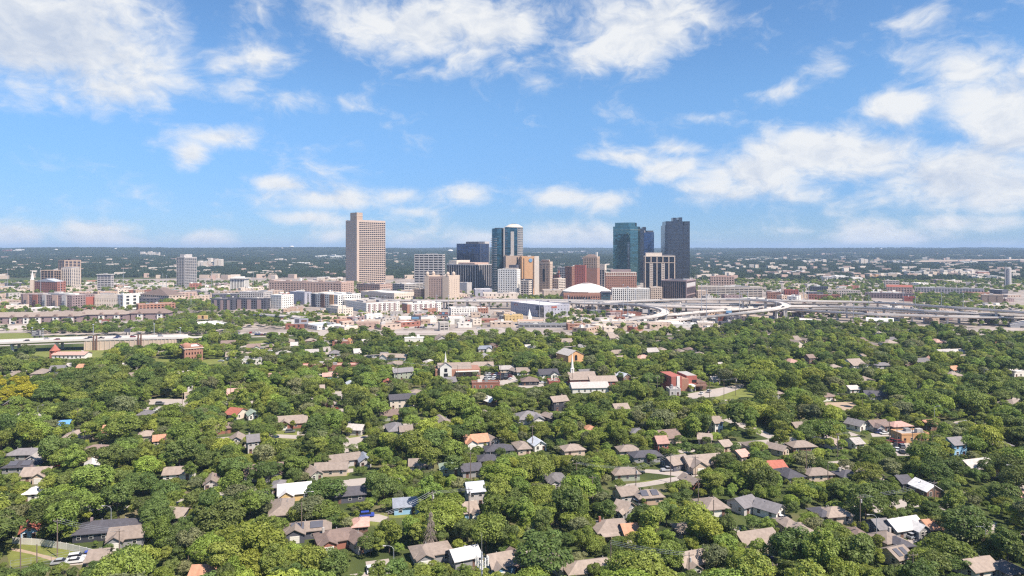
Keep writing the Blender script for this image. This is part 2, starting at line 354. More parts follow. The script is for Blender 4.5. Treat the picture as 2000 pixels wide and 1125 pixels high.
def instancer(name, pts, idx, rot, scl, meshes, label, cat):
    """one stuff object whose geometry nodes put a crown on every point"""
    src = bpy.data.collections.new(name + "_sources")
    for k, me in enumerate(meshes):
        src.objects.link(bpy.data.objects.new("%s_source_%02d" % (name, k), me))
    me = bpy.data.meshes.new(name); me.vertices.add(len(pts)); me.vertices.foreach_set("co", np.asarray(pts, np.float32).ravel())
    a = me.attributes.new("pick", 'INT', 'POINT'); a.data.foreach_set("value", np.asarray(idx, np.int32))
    a = me.attributes.new("turn", 'FLOAT', 'POINT'); a.data.foreach_set("value", np.asarray(rot, np.float32))
    a = me.attributes.new("size", 'FLOAT_VECTOR', 'POINT'); a.data.foreach_set("vector", np.asarray(scl, np.float32).ravel())
    o = bpy.data.objects.new(name, me); link(o); tag(o, label, cat, kind="stuff")
    g = bpy.data.node_groups.new(name + "_nodes", 'GeometryNodeTree')
    g.interface.new_socket("Geometry", in_out='INPUT', socket_type='NodeSocketGeometry'); g.interface.new_socket("Geometry", in_out='OUTPUT', socket_type='NodeSocketGeometry')
    gi = g.nodes.new("NodeGroupInput"); go = g.nodes.new("NodeGroupOutput")
    ip = g.nodes.new("GeometryNodeInstanceOnPoints"); ci = g.nodes.new("GeometryNodeCollectionInfo")
    ci.inputs["Collection"].default_value = src; ci.inputs["Separate Children"].default_value = True; ci.inputs["Reset Children"].default_value = True
    def na(nm, ty):
        n = g.nodes.new("GeometryNodeInputNamedAttribute"); n.data_type = ty; n.inputs["Name"].default_value = nm; return n.outputs["Attribute"]
    cx = g.nodes.new("ShaderNodeCombineXYZ"); g.links.new(na("turn", 'FLOAT'), cx.inputs[2])
    er = g.nodes.new("FunctionNodeEulerToRotation"); g.links.new(cx.outputs[0], er.inputs[0])
    g.links.new(gi.outputs[0], ip.inputs["Points"]); g.links.new(ci.outputs[0], ip.inputs["Instance"]); ip.inputs["Pick Instance"].default_value = True
    g.links.new(na("pick", 'INT'), ip.inputs["Instance Index"]); g.links.new(er.outputs[0], ip.inputs["Rotation"]); g.links.new(na("size", 'FLOAT_VECTOR'), ip.inputs["Scale"])
    g.links.new(ip.outputs[0], go.inputs[0])
    md = o.modifiers.new("scatter", 'NODES'); md.node_group = g
    return o
# ---------------------------------------------------------------- ground, one sheet to the horizon, rising to the far hills
def hill_noise(x, y):
    return (math.sin(x*.0011 + 1.3)*math.cos(y*.0013 + .4) + .6*math.sin(x*.0023 + y*.0017) + .35*math.sin(x*.0051 - y*.0043 + 2.0))
def ground_z(x, y):
    d = math.hypot(x, y)
    if d < 2300: return 0.0
    t = min(1.0, (d - 2300) / 6700.0); s = t*t*(3 - 2*t)
    z = 60 * s + (10 * hill_noise(x, y) + 14) * min(1, (d - 2300) / 1500.0)
    if y > 0:                          # a nearer wooded ridge on the left, open flats on the right
        w = 1/(1 + math.exp(max(-50.0, min(50.0, (x/max(y, 1) + .05) / .08))))
        z += 14 * w * math.exp(-((d - 6500)/1900)**2)
        z -= 10 * (1 - w) * math.exp(-((d - 6500)/2500)**2)
    return max(0.0, min(z, 84 + 4*min(1, d/20000)))
def make_ground():
    rad = [0] + [40*1.09**i for i in range(75)]
    rad = [r for r in rad if r < 24000] + [24000]
    NA = 360; vs = [(0, 0, 0)]; fs = []
    for r in rad[1:]:
        for k in range(NA):
            a = 2*math.pi*k/NA; x, y = r*math.sin(a), r*math.cos(a); vs.append((x, y, ground_z(x, y)))
    for k in range(NA): fs.append((0, 1 + (k+1) % NA, 1 + k))
    for i in range(len(rad)-2):
        for k in range(NA):
            a, b = 1 + i*NA + k, 1 + i*NA + (k+1) % NA; fs.append((a, b, b+NA, a+NA))
    m = bpy.data.materials.new('grassy_ground'); m.use_nodes = True; t = m.node_tree; b = t.nodes["Principled BSDF"]; b.inputs["Roughness"].default_value = .95; b.inputs["Specular IOR Level"].default_value = .1
    tcn = t.nodes.new("ShaderNodeTexCoord")
    def nz(s, d):
        n = t.nodes.new("ShaderNodeTexNoise"); n.inputs["Scale"].default_value = s; n.inputs["Detail"].default_value = d; t.links.new(tcn.outputs["Object"], n.inputs["Vector"]); return n.outputs["Fac"]
    cr = t.nodes.new("ShaderNodeValToRGB"); t.links.new(nz(.035, 8), cr.inputs[0])
    e = cr.color_ramp.elements; e[0].position = .36; e[0].color = (.045, .062, .022, 1); e[1].position = .66; e[1].color = (.17, .145, .085, 1)
    n_ = e.new(.52); n_.color = (.085, .105, .033, 1)
    c2 = t.nodes.new("ShaderNodeValToRGB"); t.links.new(nz(.004, 6), c2.inputs[0]); e = c2.color_ramp.elements
    e[0].position = .42; e[0].color = (.05, .07, .035, 1); e[1].position = .62; e[1].color = (.15, .14, .095, 1)
    # town flats are paved and dusty, the hills are grown over
    ln = t.nodes.new("ShaderNodeVectorMath"); ln.operation = 'LENGTH'; t.links.new(tcn.outputs["Object"], ln.inputs[0])
    r1 = t.nodes.new("ShaderNodeMapRange"); t.links.new(ln.outputs["Value"], r1.inputs[0]); r1.inputs[1].default_value = 2200; r1.inputs[2].default_value = 2700
    mx = t.nodes.new("ShaderNodeMix"); mx.data_type = 'RGBA'; t.links.new(r1.outputs[0], mx.inputs[0]); t.links.new(cr.outputs[0], mx.inputs[6]); t.links.new(c2.outputs[0], mx.inputs[7])
    t.links.new(mx.outputs[2], b.inputs["Base Color"])
    me = bpy.data.meshes.new('ground'); me.from_pydata(vs, [], fs); me.materials.append(m); me.polygons.foreach_set("use_smooth", [True]*len(fs)); me.update()
    o = bpy.data.objects.new('ground', me); link(o); tag(o, 'grassy and dusty ground rising to wooded hills', kind='structure')
make_ground()
# ---------------------------------------------------------------- landmarks and labels
LAND = []            # (px, Y, short name)
USED = set()
def where_label(head, px, Y, nmax=16, pool=None, rels=('left', 'right', 'front', 'behind')):
    """a label that singles a thing out by what stands next to it"""
    pool = pool if pool is not None else LAND
    c = sorted(pool, key=lambda l: math.hypot((l[0]-px)/F*min(Y, l[1]), (Y-l[1])*.8))[:14]
    opts = []
    for l in c:
        dx = (px - l[0]) / F * Y; dy = Y - l[1]
        if abs(dx) > abs(dy): r = 'just left of' if dx < 0 else 'just right of'
        else: r = 'in front of' if dy < 0 else 'behind'
        opts.append('%s %s the %s' % (head, r, l[2]))
    for o in opts:
        if o not in USED and len(o.split()) <= nmax: USED.add(o); return o
    for i in range(len(c)):
        for j in range(i+1, len(c)):
            o = '%s between the %s and the %s' % (head, c[i][2], c[j][2])
            if o not in USED and len(o.split()) <= nmax: USED.add(o); return o
    for l in c:
        for q in ('left in front of', 'right in front of', 'left behind', 'right behind', 'farther behind', 'farther in front of', 'farther left of', 'farther right of'):
            o = '%s %s the %s' % (head, q, l[2])
            if o not in USED and len(o.split()) <= nmax: USED.add(o); return o
    return opts[0]

# ---------------------------------------------------------------- wall and roof colours
for n_, c_ in dict(white=(.74,.70,.63), cream=(.66,.56,.46), beige=(.56,.44,.34), tan=(.47,.34,.25), pink=(.50,.35,.28), orange=(.60,.34,.17), brick=(.33,.14,.10),
        brown=(.20,.115,.085), red=(.38,.125,.095), concrete=(.45,.41,.37), grey=(.30,.29,.29), lightgrey=(.50,.46,.43), dark=(.055,.055,.065), slate=(.10,.10,.12), rust=(.37,.19,.13), purple=(.40,.385,.42), blue=(.16,.30,.45), skyblue=(.30,.50,.68), yellow=(.62,.44,.20), sage=(.34,.36,.28), mauve=(.30,.22,.21), pinkstone=(.53,.405,.32)).items():
    mat('w_'+n_, c_, .85, var=.10, vs=.25)
for n_, c_ in dict(white=(.68,.65,.62), pale=(.43,.39,.355), tan=(.30,.24,.198), brown=(.215,.155,.13), grey=(.19,.175,.175), dark=(.085,.08,.09), red=(.38,.13,.09), orange=(.44,.23,.145), green=(.30,.36,.28), blue=(.12,.30,.62), pink=(.46,.28,.23), metal=(.50,.52,.55), bluegrey=(.22,.235,.27)).items():
    mat('r_'+n_, c_, .85, var=.24, vs=.9, rnd=.16)
WM = lambda k: MATS['w_'+k]
RM = lambda k: MATS['r_'+k]
GL = {'dark': glass('g_dark', (.035,.035,.05), .12, .5, 3.6, 3.0, .15), 'navy': glass('g_navy', (.07,.105,.21), .08, .8, 3.9, 3.6, .15), 'green': glass('g_green', (.12,.24,.26), .05, .85, 3.8, 3.2, .12),
      'black': glass('g_black', (.105,.10,.12), .12, .8, 3.8, 3.0, .12), 'blue': glass('g_blue', (.07,.155,.20), .08, .8, 3.4, 2.2), 'grey': glass('g_grey', (.22,.23,.25), .15, .7, 3.5, 3.0), 'win': mat('window_dark', (.03,.03,.038), .15, .2, spec=.5, var=.3, vs=.4)}

def shell(root, a, b, z0, z1, nx, ny, nf, pw=.4, sh=.45, frame='beige', gl='win', roof='white', proud=.45, par=1.0, glz='glazing', blank=(), top=0.0):
    """glazing core behind a standing lattice of piers and spandrels on all four faces; blank: faces left solid"""
    fm = WM(frame)
    MB().box(-a/2+.1, a/2-.1, -b/2+.1, b/2-.1, z0, z1-.4).build(glz, GL[gl], root)
    m = MB(); fh = (z1 - z0) / nf
    for face in range(4):
        L, D, n = (a, b, nx) if face in (0, 2) else (b, a, ny)
        sg = -1 if face in (0, 3) else 1
        def put(t0, t1, za, zb, d):
            if face in (0, 2):
                y0, y1 = sorted((sg*(D/2-.3), sg*(D/2+d))); m.box(t0, t1, y0, y1, za, zb)
            else:
                x0, x1 = sorted((sg*(D/2-.3), sg*(D/2+d))); m.box(x0, x1, t0, t1, za, zb)
        if face in blank:
            put(-L/2+.02, L/2-.02, z0, z1-.03, proud); continue
        bw = L / n
        for i in range(n+1):
            c = -L/2 + i*bw; w = bw*pw/2 if 0 < i < n else max(bw*pw/2, .5)
            lo, hi = max(-L/2+.01, c-w), min(L/2-.01, c+w)
            if i in (0, n): lo, hi = max(-L/2+.01, c-w*1.4), min(L/2-.01, c+w*1.4)
            if pw > 0: put(lo, hi, z0, z1-.03, proud)
        if sh > 0:
            for k in range(nf):
                put(-L/2+.015, L/2-.015, z0+k*fh, z0+k*fh+fh*sh, proud-.13)
        put(-L/2-.005, L/2+.005, z1-max(.8, top), z1+par, proud+.06)
    m.build('facade_frame', fm, root)
    MB().box(-a/2+.3, a/2-.3, -b/2+.3, b/2-.3, z1-.4, z1-.1).build('roof', RM(roof), root)

def geom(xl, xm, xr, Y, th, dp=20.0):
    th = R(th); ux, uy = math.cos(th), math.sin(th); vx, vy = -uy, ux
    Cx, Cy = gx(xm, Y), Y
    t = (xr-1000)/F; a = (t*Cy-Cx)/(ux-t*uy) if xr > xm else dp
    t = (xl-1000)/F; b = (t*Cy-Cx)/(vx-t*vy) if xl < xm - 6 else dp
    a = a if 2 < a < 400 else dp; b = b if 2 < b < 400 else dp
    return a, b, (Cx + ux*a/2 + vx*b/2, Cy + uy*a/2 + vy*b/2, 0), th
FOOT = []            # footprints (cx, cy, half length, half width, angle)
def roof_units(root, a, b, z, n, seed, frame='lightgrey'):
    r = random.Random(seed)
    for i in range(n):
        w, d, h = r.uniform(.06, .22)*a, r.uniform(.1, .3)*b, r.uniform(1.2, 3.0)
        x, y = r.uniform(-.34, .34)*a, r.uniform(-.3, .3)*b
        MB().box(x-w/2, x+w/2, y-d/2, y+d/2, z-.15, z+h).build('rooftop_unit', WM(r.choice([frame, 'white', 'concrete', 'grey'])), root)
def tower(name, label, cat, xl, xm, xr, yt, Y, th, frame, gl, bay=4.0, fl=3.7, pw=.4, sh=.45, roof='white', short=None, dp=22, units=2, z0=0.0, group=None, base=0.0, **kw):
    azd = math.degrees(math.atan(((xl+xr)/2-1000)/F))
    if xr < 1000 or th < 15: th = th - azd
    a, b, c, t = geom(xl, xm, xr, Y, min(th, 84), dp)
    if base: c = (c[0], c[1], base)
    z1 = zt(yt, Y) - base
    z1 = max(3.2, z1)
    root = empty(name, c, t, label, cat, group)
    shell(root, a, b, z0, z1, max(1, round(a/bay)), max(1, round(b/bay)), max(1, round((z1-z0)/fl)), pw, sh, frame, gl, roof, **kw)
    if units: roof_units(root, a, b, z1, units, int(xl*7+xr))
    FOOT.append((c[0], c[1], a/2, b/2, t))
    USED.add(label)
    LAND.append(((xl+xr)/2, Y, short or label))
    return root, a, b, z1
def pent(root, x0, x1, y0, y1, z0, z1, frame='beige', name='penthouse'):
    return MB().box(x0, x1, y0, y1, z0, z1).build(name, WM(frame), root)
# ---------------------------------------------------------------- downtown towers
def ppx(root, a, b, px, Y):     # local x of an image column on the front face
    loc = root.location; th = root.rotation_euler.z; u = Vector((math.cos(th), math.sin(th))); v = Vector((-u.y, u.x))
    o = Vector((loc.x, loc.y)) - v*b/2; t = (px-1000)/F
    return (t*o.y - o.x)/(u.x - t*u.y)

# tall tan precast tower
r, a, b, z = tower('office_tower', 'tallest tan concrete tower with rows of dark windows and a block on its roof', 'tower', 675.5, 697, 752.5, 430, 1750, 36, 'pinkstone', 'win', bay=6.6, fl=4.9, pw=.15, sh=.42, short='tall tan concrete tower', roof='tan', units=0, top=4, blank=(3,))
for k in range(33): MB().box(-a/2-.95, -a/2-.4, -b/2+2, b/2-.6, 3+k*z/33.5, 4.6+k*z/33.5).build('shading_ledge', WM('pinkstone'), r)
x0 = -a/2
pent(r, x0+4, x0+22, -b/2+6, b/2-14, z-.3, zt(415, 1760), 'tan'); pent(r, x0+3.4, x0+22.6, -b/2+5.4, b/2-13.4, zt(421.5, 1760), zt(420.3, 1760), 'beige', 'ledge')
MB().box(-a/2-.6, -a/2+6.5, -b/2-.62, -b/2+.2, 0, z-.1).build('corner_pier', WM('pinkstone'), r)
# white grid office
r, a, b, z = tower('office_tower', 'white gridded office block with seven bays of dark windows', 'tower', 809.5, 865, 869, 497.5, 1560, 72, 'lightgrey', 'win', bay=10.5, fl=5.6, pw=.12, sh=.42, short='white gridded office block', units=3, dp=60)
# navy glass office, stepped
r, a, b, z = tower('office_tower', 'navy blue glass office tower with a stepped roof', 'tower', 892, 938, 955, 476, 1620, 62, 'slate', 'navy', bay=7, fl=3.9, pw=.03, sh=.06, proud=.22, short='navy blue glass tower', roof='dark', units=0, par=.4)
pent(r, -a/2+6, a/2-3, -b/2+8, b/2-22, z-.3, zt(472.5, 1640), 'slate'); pent(r, a/2-16, a/2+8, -b/2+3, b/2-10, 0.0, zt(471.5, 1640), 'lightgrey', 'stair_core')
# black office with white piers
r, a, b, z = tower('office_tower', 'black glass office block striped by thin white piers', 'tower', 873, 928.5, 960, 517.5, 1420, 52, 'lightgrey', 'dark', bay=6.6, fl=3.8, pw=.17, sh=0, proud=.8, short='black office block with white piers', units=0)
pent(r, -a/2+3, a/2-8, b/2-24, b/2-3, z-.3, z+9, 'cream'); pent(r, -a/2+4, a/2-4, -b/2+5, b/2-28, z-.3, z+4.5, 'pink', 'plant_room')
# curved condo and hotel tower
def arc_pts(cx, cy, rad, a0, a1, n): return [(cx+rad*math.cos(R(a0+(a1-a0)*i/n)), cy+rad*math.sin(R(a0+(a1-a0)*i/n))) for i in range(n+1)]
Yc = 1360
r = empty('condo_tower', (gx(979, Yc), Yc+18, 0), 0, 'twin blue glass condo tower with balconies and a rounded end', 'tower')
LAND.append((985, Yc, 'blue glass condo tower')); FOOT.append((gx(990, Yc), Yc+20, 36, 22, 0))
def lx(px, yy=-10): return gx(px, Yc+18+yy) - gx(979, Yc)
zl, zr = zt(446, Yc), zt(444, Yc)
q = arc_pts(lx(972.5), 0, 12.6, 150, 340, 14) + [(lx(984), 14), (lx(970), 16)]
MB().prism(q, 0, zl).build('curved_glazing', GL['blue'], r)
m = MB()
for k in range(1, int(zl/3.5)-5):
    z = k*3.5; s = MB()
    pts = arc_pts(lx(972.5), 0, 14.6, 178, 262, 7) + [(lx(972.5), -2), (lx(969), 0)]
    s.prism(pts, z, z+1.1)
    if k % 1 == 0: s.build('balcony', WM('grey'), r)
MB().box(lx(983.5), lx(985.6), -12, 12, 0, zl+2).build('glass_fin', WM('lightgrey'), r)
MB().prism([(lx(966), -8), (lx(980), -9), (lx(983), 10), (lx(967), 10)], zl, zl+1.5).build('roof', WM('slate'), r)
MB().box(lx(985.8), lx(1021), -9, 20, 0, zr).build('glazing', GL['blue'], r)
MB().box(lx(997.5), lx(1004), -10.6, -9.02, 0, zt(452, Yc)).build('stone_spine', WM('concrete'), r)
s = MB(); nfl = int(zr/3.5)
for k in range(nfl):
    z = k*3.5
    s.box(lx(1011), lx(1021.5), -10.2, -9.03, z, z+1.9)
for i in range(5):
    x = lx(1011.2)+i*(lx(1021)-lx(1011.2))/4; s.box(x-.45, x+.45, -10.35, -9.04, 0, zr-.1)
s.build('facade_frame', WM('concrete'), r)
s = MB()
for k in range(nfl): s.box(lx(985.4), lx(991), -9.6, -9.03, k*3.5, k*3.5+1.0)
s.build('balcony_rail', WM('slate'), r)
s = MB().lathe([(17.5, 0), (17.5, 1.6), (14, 3.2), (10, 6.0), (6, 6.6)], 24); 
k_ = empty; o = s.build('crown', WM('cream'), r, ((lx(987)+lx(1020))/2, 4, zr)); o.scale = (1.05, .8, 1)
MB().box(-5, 5, -4, 4, 6.55, 8).build('crown_cap', WM('grey'), o)
# white hotel with punched windows
r, a, b, z = tower('hotel', 'white hotel slab with a neat grid of small square windows', 'hotel', 972.5, 1010, 1016, 527, 1290, 68, 'white', 'win', bay=5.1, fl=4.0, pw=.52, sh=.5, short='white hotel slab with square windows', units=2, roof='pale')
pent(r, -a/2+1, a/2-1, -b/2+3, b/2-14, z-.3, z+3.6, 'cream', 'parapet'); pent(r, -a/2+2, a/2-3, -b/2+2, b/2-22, z+3.5, zt(517.5, 1290), 'slate', 'plant_room')
# orange tan hotel
r, a, b, z = tower('hotel', 'orange tan hotel with plain walls and a round blue emblem', 'hotel', 1017, 1019, 1052, 501.5, 1330, 8, 'orange', 'win', bay=7, fl=4.2, pw=.85, sh=.6, short='orange tan hotel', blank=(0,), roof='tan', units=1, dp=30)
o = MB().lathe([(3.8, 0), (3.8, .5), (3.0, .7)], 20).build('round_emblem', WM('blue'), r, (a*.02, -b/2-.5, zt(508.5, 1330))); o.rotation_euler = (R(90), 0, 0)
MB().box(a/2-8.5, a/2+.7, -b/2-.8, -b/2+3, 0, z+1.2).build('corner_strip', WM('cream'), r)
for k in range(2): MB().box(-a/2+a*(.10+.56*k), -a/2+a*(.10+.56*k)+1.5, -b/2-.66, -b/2-.40, 12, z-3).build('stair_window', GL['win'], r)
r, a, b, z = tower('hotel_wing', 'tan hotel wing with a dark vertical slot beside the orange hotel', 'hotel', 986.5, 988, 1020, 499.5, 1350, 8, 'tan', 'win', bay=9, fl=4, pw=.9, sh=.7, short='tan hotel wing with dark slot', blank=(0,), roof='tan', units=1, dp=26)
MB().box(a*.16, a*.16+2.4, -b/2-.7, -b/2-.4, 30, z-3).build('dark_slot', GL['win'], r)
r, a, b, z = tower('hotel_podium', 'small beige block with black window bands under the orange hotel', 'building', 1017, 1033, 1039, 549, 1270, 60, 'cream', 'dark', bay=6, fl=4, pw=.2, sh=.45, short='beige block under the orange hotel', units=1)
r, a, b, z = tower('stair_tower', 'narrow navy stair tower standing against the orange hotel', 'tower', 1033.5, 1039, 1041, 546, 1280, 60, 'slate', 'navy', bay=6, fl=4, pw=.05, sh=.1, short='narrow navy stair tower', units=0, roof='dark')
# beige old tower
r, a, b, z = tower('office_tower', 'beige old tower with small windows and a dark central slot', 'tower', 1051, 1074, 1079, 512, 1400, 58, 'beige', 'win', bay=3.6, fl=3.6, pw=.5, sh=.5, short='beige old tower with dark slot', units=0, roof='tan', top=4)
pent(r, -a/2+4, a/2-4, -b/2+4, b/2-4, z-.3, z+5, 'cream'); pent(r, -a/2-.3, -a/2+4, -b/2+3, b/2-6, z+1, z+3, 'brown', 'cornice')
MB().box(-a/2-.62, -a/2-.4, -2, 2.4, 22, z-14).build('dark_slot', GL['win'], r)
# white banded and red stepped blocks
tower('office_block', 'white banded office with a grey top behind the red tower', 'building', 1089, 1104, 1106, 523, 1500, 60, 'lightgrey', 'win', bay=5, fl=3.8, pw=.15, sh=.5, short='white banded office', units=2)
r, a, b, z = tower('office_block', 'dark red stepped block with sloping roof tiers', 'building', 1079, 1092, 1094, 538, 1420, 55, 'brick', 'win', bay=5, fl=3.8, pw=.3, sh=.6, short='dark red stepped block', units=0, roof='brown')
pent(r, -a/2+2, a/2-2, -b/2+2, b/2-9, z-.3, z+5, 'brick'); pent(r, -a/2+4, a/2-4, -b/2+3, b/2-15, z+4.9, z+10, 'brick', 'upper_tier')
tower('parking_garage', 'cream block with slotted garage decks left of the red tower', 'building', 1079, 1091, 1104, 545, 1350, 40, 'cream', 'win', bay=7, fl=3.3, pw=.15, sh=.5, short='cream garage block', units=1)
# red towers
tower('office_tower', 'red striped building left of the solid red brick tower', 'tower', 1104, 1117, 1124, 521.5, 1440, 55, 'rust', 'win', bay=3, fl=3.7, pw=.5, sh=.2, short='red striped building', units=2, roof='pale')
tower('office_tower', 'solid red brick tower dotted with small windows', 'tower', 1122.5, 1143, 1145, 518.5, 1400, 66, 'red', 'win', bay=3.8, fl=3.7, pw=.62, sh=.62, short='solid red brick tower', units=1, roof='red')
r, a, b, z = tower('office_tower', 'tan brick tower with brown hip roof and a white chimney', 'tower', 1139, 1166, 1171, 502, 1480, 66, 'tan', 'win', bay=4, fl=3.7, pw=.45, sh=.4, short='tan tower with brown roof', units=0, roof='brown', top=2)
MB().box(-a/2-.52, a/2+.52, -b/2-.52, b/2+.52, 0, zt(524, 1480)).build('lower_brick', WM('rust'), r)
MB().add([(-a/2+1,-b/2+1,z),(a/2-1,-b/2+1,z),(a/2-1,b/2-1,z),(-a/2+1,b/2-1,z),(-1,-b/2+9,z+6),(1,b/2-9,z+6)], [(0,1,4),(1,2,5,4),(2,3,5),(3,0,4,5)]).build('hip_roof', RM('brown'), r)
pent(r, 0, 3.6, -b/2+2, -b/2+6, z, zt(492.5, 1480), 'white', 'chimney')
tower('office_block', 'narrow cream building with a dark glass front right of the tan tower', 'building', 1170, 1181, 1184, 517, 1550, 60, 'cream', 'navy', bay=6, fl=3.8, pw=.25, sh=.15, short='narrow cream building with dark front', units=2, top=12)
# green glass tower with cut corners
Yg = 1650
r = empty('office_tower', (gx(1224, Yg), Yg+30, 0), 0, 'teal green mirror glass tower with cut corners', 'tower'); LAND.append((1224, Yg, 'teal green glass tower')); FOOT.append((gx(1224, Yg), Yg+30, 34, 32, 0))
def lg(px, yy): return gx(px, Yg+30+yy) - gx(1224, Yg)
zg = zt(442, Yg)
q = [(lg(1197.5, -8), -8), (lg(1231, -28), -28), (lg(1246, -20), -20), (lg(1250.5, 2), 2), (lg(1249, 28), 28), (lg(1203, 30), 30)]
MB().prism(q, 0, zg).build('glazing', GL['green'], r)
MB().prism([(x*.80-1.0, y*.80) for x, y in q], zg, zt(434.5, Yg+5)).build('crown', GL['green'], r)
MB().prism([(x*1.004, y*1.004) for x, y in q], zg-8.5, zg-7.9).build('floor_line', WM('sage'), r)
MB().prism([(lg(1225.6, -24.5), -25.3), (lg(1229.5, -28.5), -28.3), (lg(1229.6, -27.5), -27), (lg(1225.7, -24), -24.3)], 40, zg-38).build('glass_notch', GL['grey'], r)
# dark twin behind
Yk = 1800
r = empty('office_tower', (gx(1265, Yk), Yk+20, 0), 0, 'dark glass tower with notched top half hidden by the green tower', 'tower'); LAND.append((1265, Yk, 'dark notched glass tower')); FOOT.append((gx(1265, Yk), Yk+20, 24, 18, 0))
lk = lambda px: gx(px, Yk+2) - gx(1265, Yk)
MB().box(lk(1245), lk(1258), -16, 16, 0, zt(446, Yk)).build('glazing', GL['black'], r)
MB().prism([(lk(1258), -16), (lk(1272.5), -18), (lk(1279), -8), (lk(1279), 18), (lk(1258), 18)], 0, zt(453.5, Yk)).build('main_glazing', GL['navy'], r)
MB().box(lk(1256.5), lk(1263), -10, 8, 40, zt(443, Yk)).build('lift_tower', GL['black'], r)
MB().box(lk(1266), lk(1278), -6, 12, zt(455, Yk), zt(450, Yk)).build('penthouse', WM('slate'), r)
MB().tube((lk(1258.5), -18.5, zt(450, Yk)), (lk(1259.5), -18.5, zt(455, Yk)), .8, .8, 6).build('roof_pipe', WM('lightgrey'), r)
# big dark tower on the right
Yr = 1750
r = empty('office_tower', (gx(1324, Yr), Yr+30, 0), 0, 'tall charcoal glass tower with crenellated roof right of the others', 'tower'); LAND.append((1324, Yr, 'tall charcoal glass tower')); FOOT.append((gx(1324, Yr), Yr+30, 34, 30, 0))
lr = lambda px: gx(px, Yr+2) - gx(1324, Yr)
zz = zt(432, Yr)
MB().prism([(lr(1300), -22), (lr(1304), -28), (lr(1334), -28), (lr(1336), -24), (lr(1348), -24), (lr(1348.5), 26), (lr(1300), 28)], 0, zz-10).build('glazing', GL['black'], r)
MB().prism([(lr(1301.3), -22), (lr(1304), -27.6), (lr(1334), -27.6), (lr(1334), 20), (lr(1302), 24)], zz-10, zz).build('upper_glazing', GL['black'], r)
MB().box(lr(1337.5), lr(1348.2), -23.6, 22, zz-10, zz).build('corner_turret', GL['black'], r)
MB().box(lr(1334), lr(1337.5), -18, 18, zz-10, zz-1).build('recess', GL['dark'], r)
for x0, x1, t_ in ((1316, 1323, 424.8), (1327, 1334, 424.2)): MB().box(lr(x0), lr(x1), -20, 0, zz, zt(t_, Yr)).build('roof_block', GL['black'], r)
MB().box(lr(1318), lr(1332), -14, -4, zz, zz+4).build('plant_room', WM('lightgrey'), r)
# gold framed glass building
r, a, b, z = tower('office_tower', 'dark glass building in a gold stone frame with arcade on top', 'tower', 1257, 1260, 1318, 501, 1450, 6, 'beige', 'dark', bay=12.2, fl=3.9, pw=.16, sh=.0, short='gold framed glass building', roof='white', units=0, dp=34, proud=.7)
pent(r, -a/2-1, a/2+1, -b/2-1, b/2+1, z-.2, z+1.6, 'cream', 'cornice'); pent(r, -a/2+2, a/2-26, -b/2+6, b/2-4, z+1.5, z+8, 'cream'); pent(r, -a/2+10, a/2-4, -b/2+8, b/2-4, z+1.4, z+4, 'slate', 'plant_room')
zb = zt(512.5, 1450)
MB().box(-a/2-.1, a/2+.1, -b/2-.95, -b/2+.2, zb-1.2, zb).build('band', WM('beige'), r)
for x in (ppx(r, a, b, 1272, 1450), ppx(r, a, b, 1295, 1450)):
    s = MB(); 
    for k in range(int(zb/3.9)): s.box(x-2.6, x+2.6, -b/2-.78, -b/2-.1, k*3.9, k*3.9+1.4)
    for dx in (-2.9, 2.9): s.box(x+dx-.55, x+dx+.55, -b/2-.85, -b/2-.05, 0, zb-1.21)
    s.build('balcony_bay', WM('cream'), r)
# brick hotel
r, a, b, z = tower('hotel', 'brown brick hotel with many small windows and pale top arcade', 'hotel', 1181, 1183, 1243, 533, 1350, 4, 'rust', 'win', bay=3.9, fl=3.5, pw=.55, sh=.58, short='brown brick hotel', roof='brown', units=0, dp=24)
MB().box(-a/2-.1, a/2+.1, -b/2-.75, -b/2+.1, z-5.6, z-4.6).build('arcade_ledge', WM('cream'), r); MB().box(-a/2-.3, a/2+.3, -b/2-.8, b/2+.8, z+.3, z+1.3).build('cornice', WM('cream'), r)
for i in range(14): x = -a/2+2+i*(a-4)/13; MB().box(x-.5, x+.5, -b/2-.72, -b/2+.1, z-4.61, z+.31).build('arcade_post', WM('cream'), r)
pent(r, -a/2+10, a/2-10, -b/2+5, b/2-3, z, z+6.5, 'mauve')
# white striped hotel
tower('hotel', 'white hotel with tall rust and grey window stripes by the highway', 'hotel', 1193, 1196, 1268, 564, 1165, 3, 'white', 'win', bay=3.4, fl=3.3, pw=.46, sh=.25, short='white striped hotel', roof='white', units=3, dp=18)
tower('building', 'beige three storey block right of the white striped hotel', 'building', 1268, 1271, 1293, 562, 1190, 5, 'beige', 'win', bay=4, fl=3.6, pw=.5, sh=.5, short='beige three storey block', units=1)
# dark modern block
r, a, b, z = tower('office_block', 'dark glass modern office with a brown framed right end', 'building', 1292, 1340, 1358, 549, 1205, 62, 'mauve', 'dark', bay=3.5, fl=4, pw=.1, sh=.0, short='dark glass modern office', roof='dark', units=1, proud=.5)
MB().box(-a/2-.9, a/2+1.2, -b/2-1.2, -b/2+6, z-1, z+1.5).build('frame_top', WM('mauve'), r); MB().box(-a/2-1.0, -a/2+.3, -b/2-1.1, -b/2+.5, 0, z-1.01).build('frame_post', WM('mauve'), r); MB().box(a/2-.3, a/2+1.1, -b/2-1.1, -b/2+.5, 0, z-1.01).build('frame_post', WM('mauve'), r)
MB().box(-a/2+2, a/2-2, -b/2-.6, -b/2+.1, z-11, z-4).build('pale_panel', WM('lightgrey'), r); MB().box(-a/2+.4, a/2-.4, -b/2-.9, -b/2+.1, z-12.5, z-11.2).build('band', WM('mauve'), r); MB().box(-a/2+.4, a/2-.4, -b/2-.9, -b/2+.1, 6, 8).build('band', WM('mauve'), r)  # light grey panel and mauve bands across the framed end
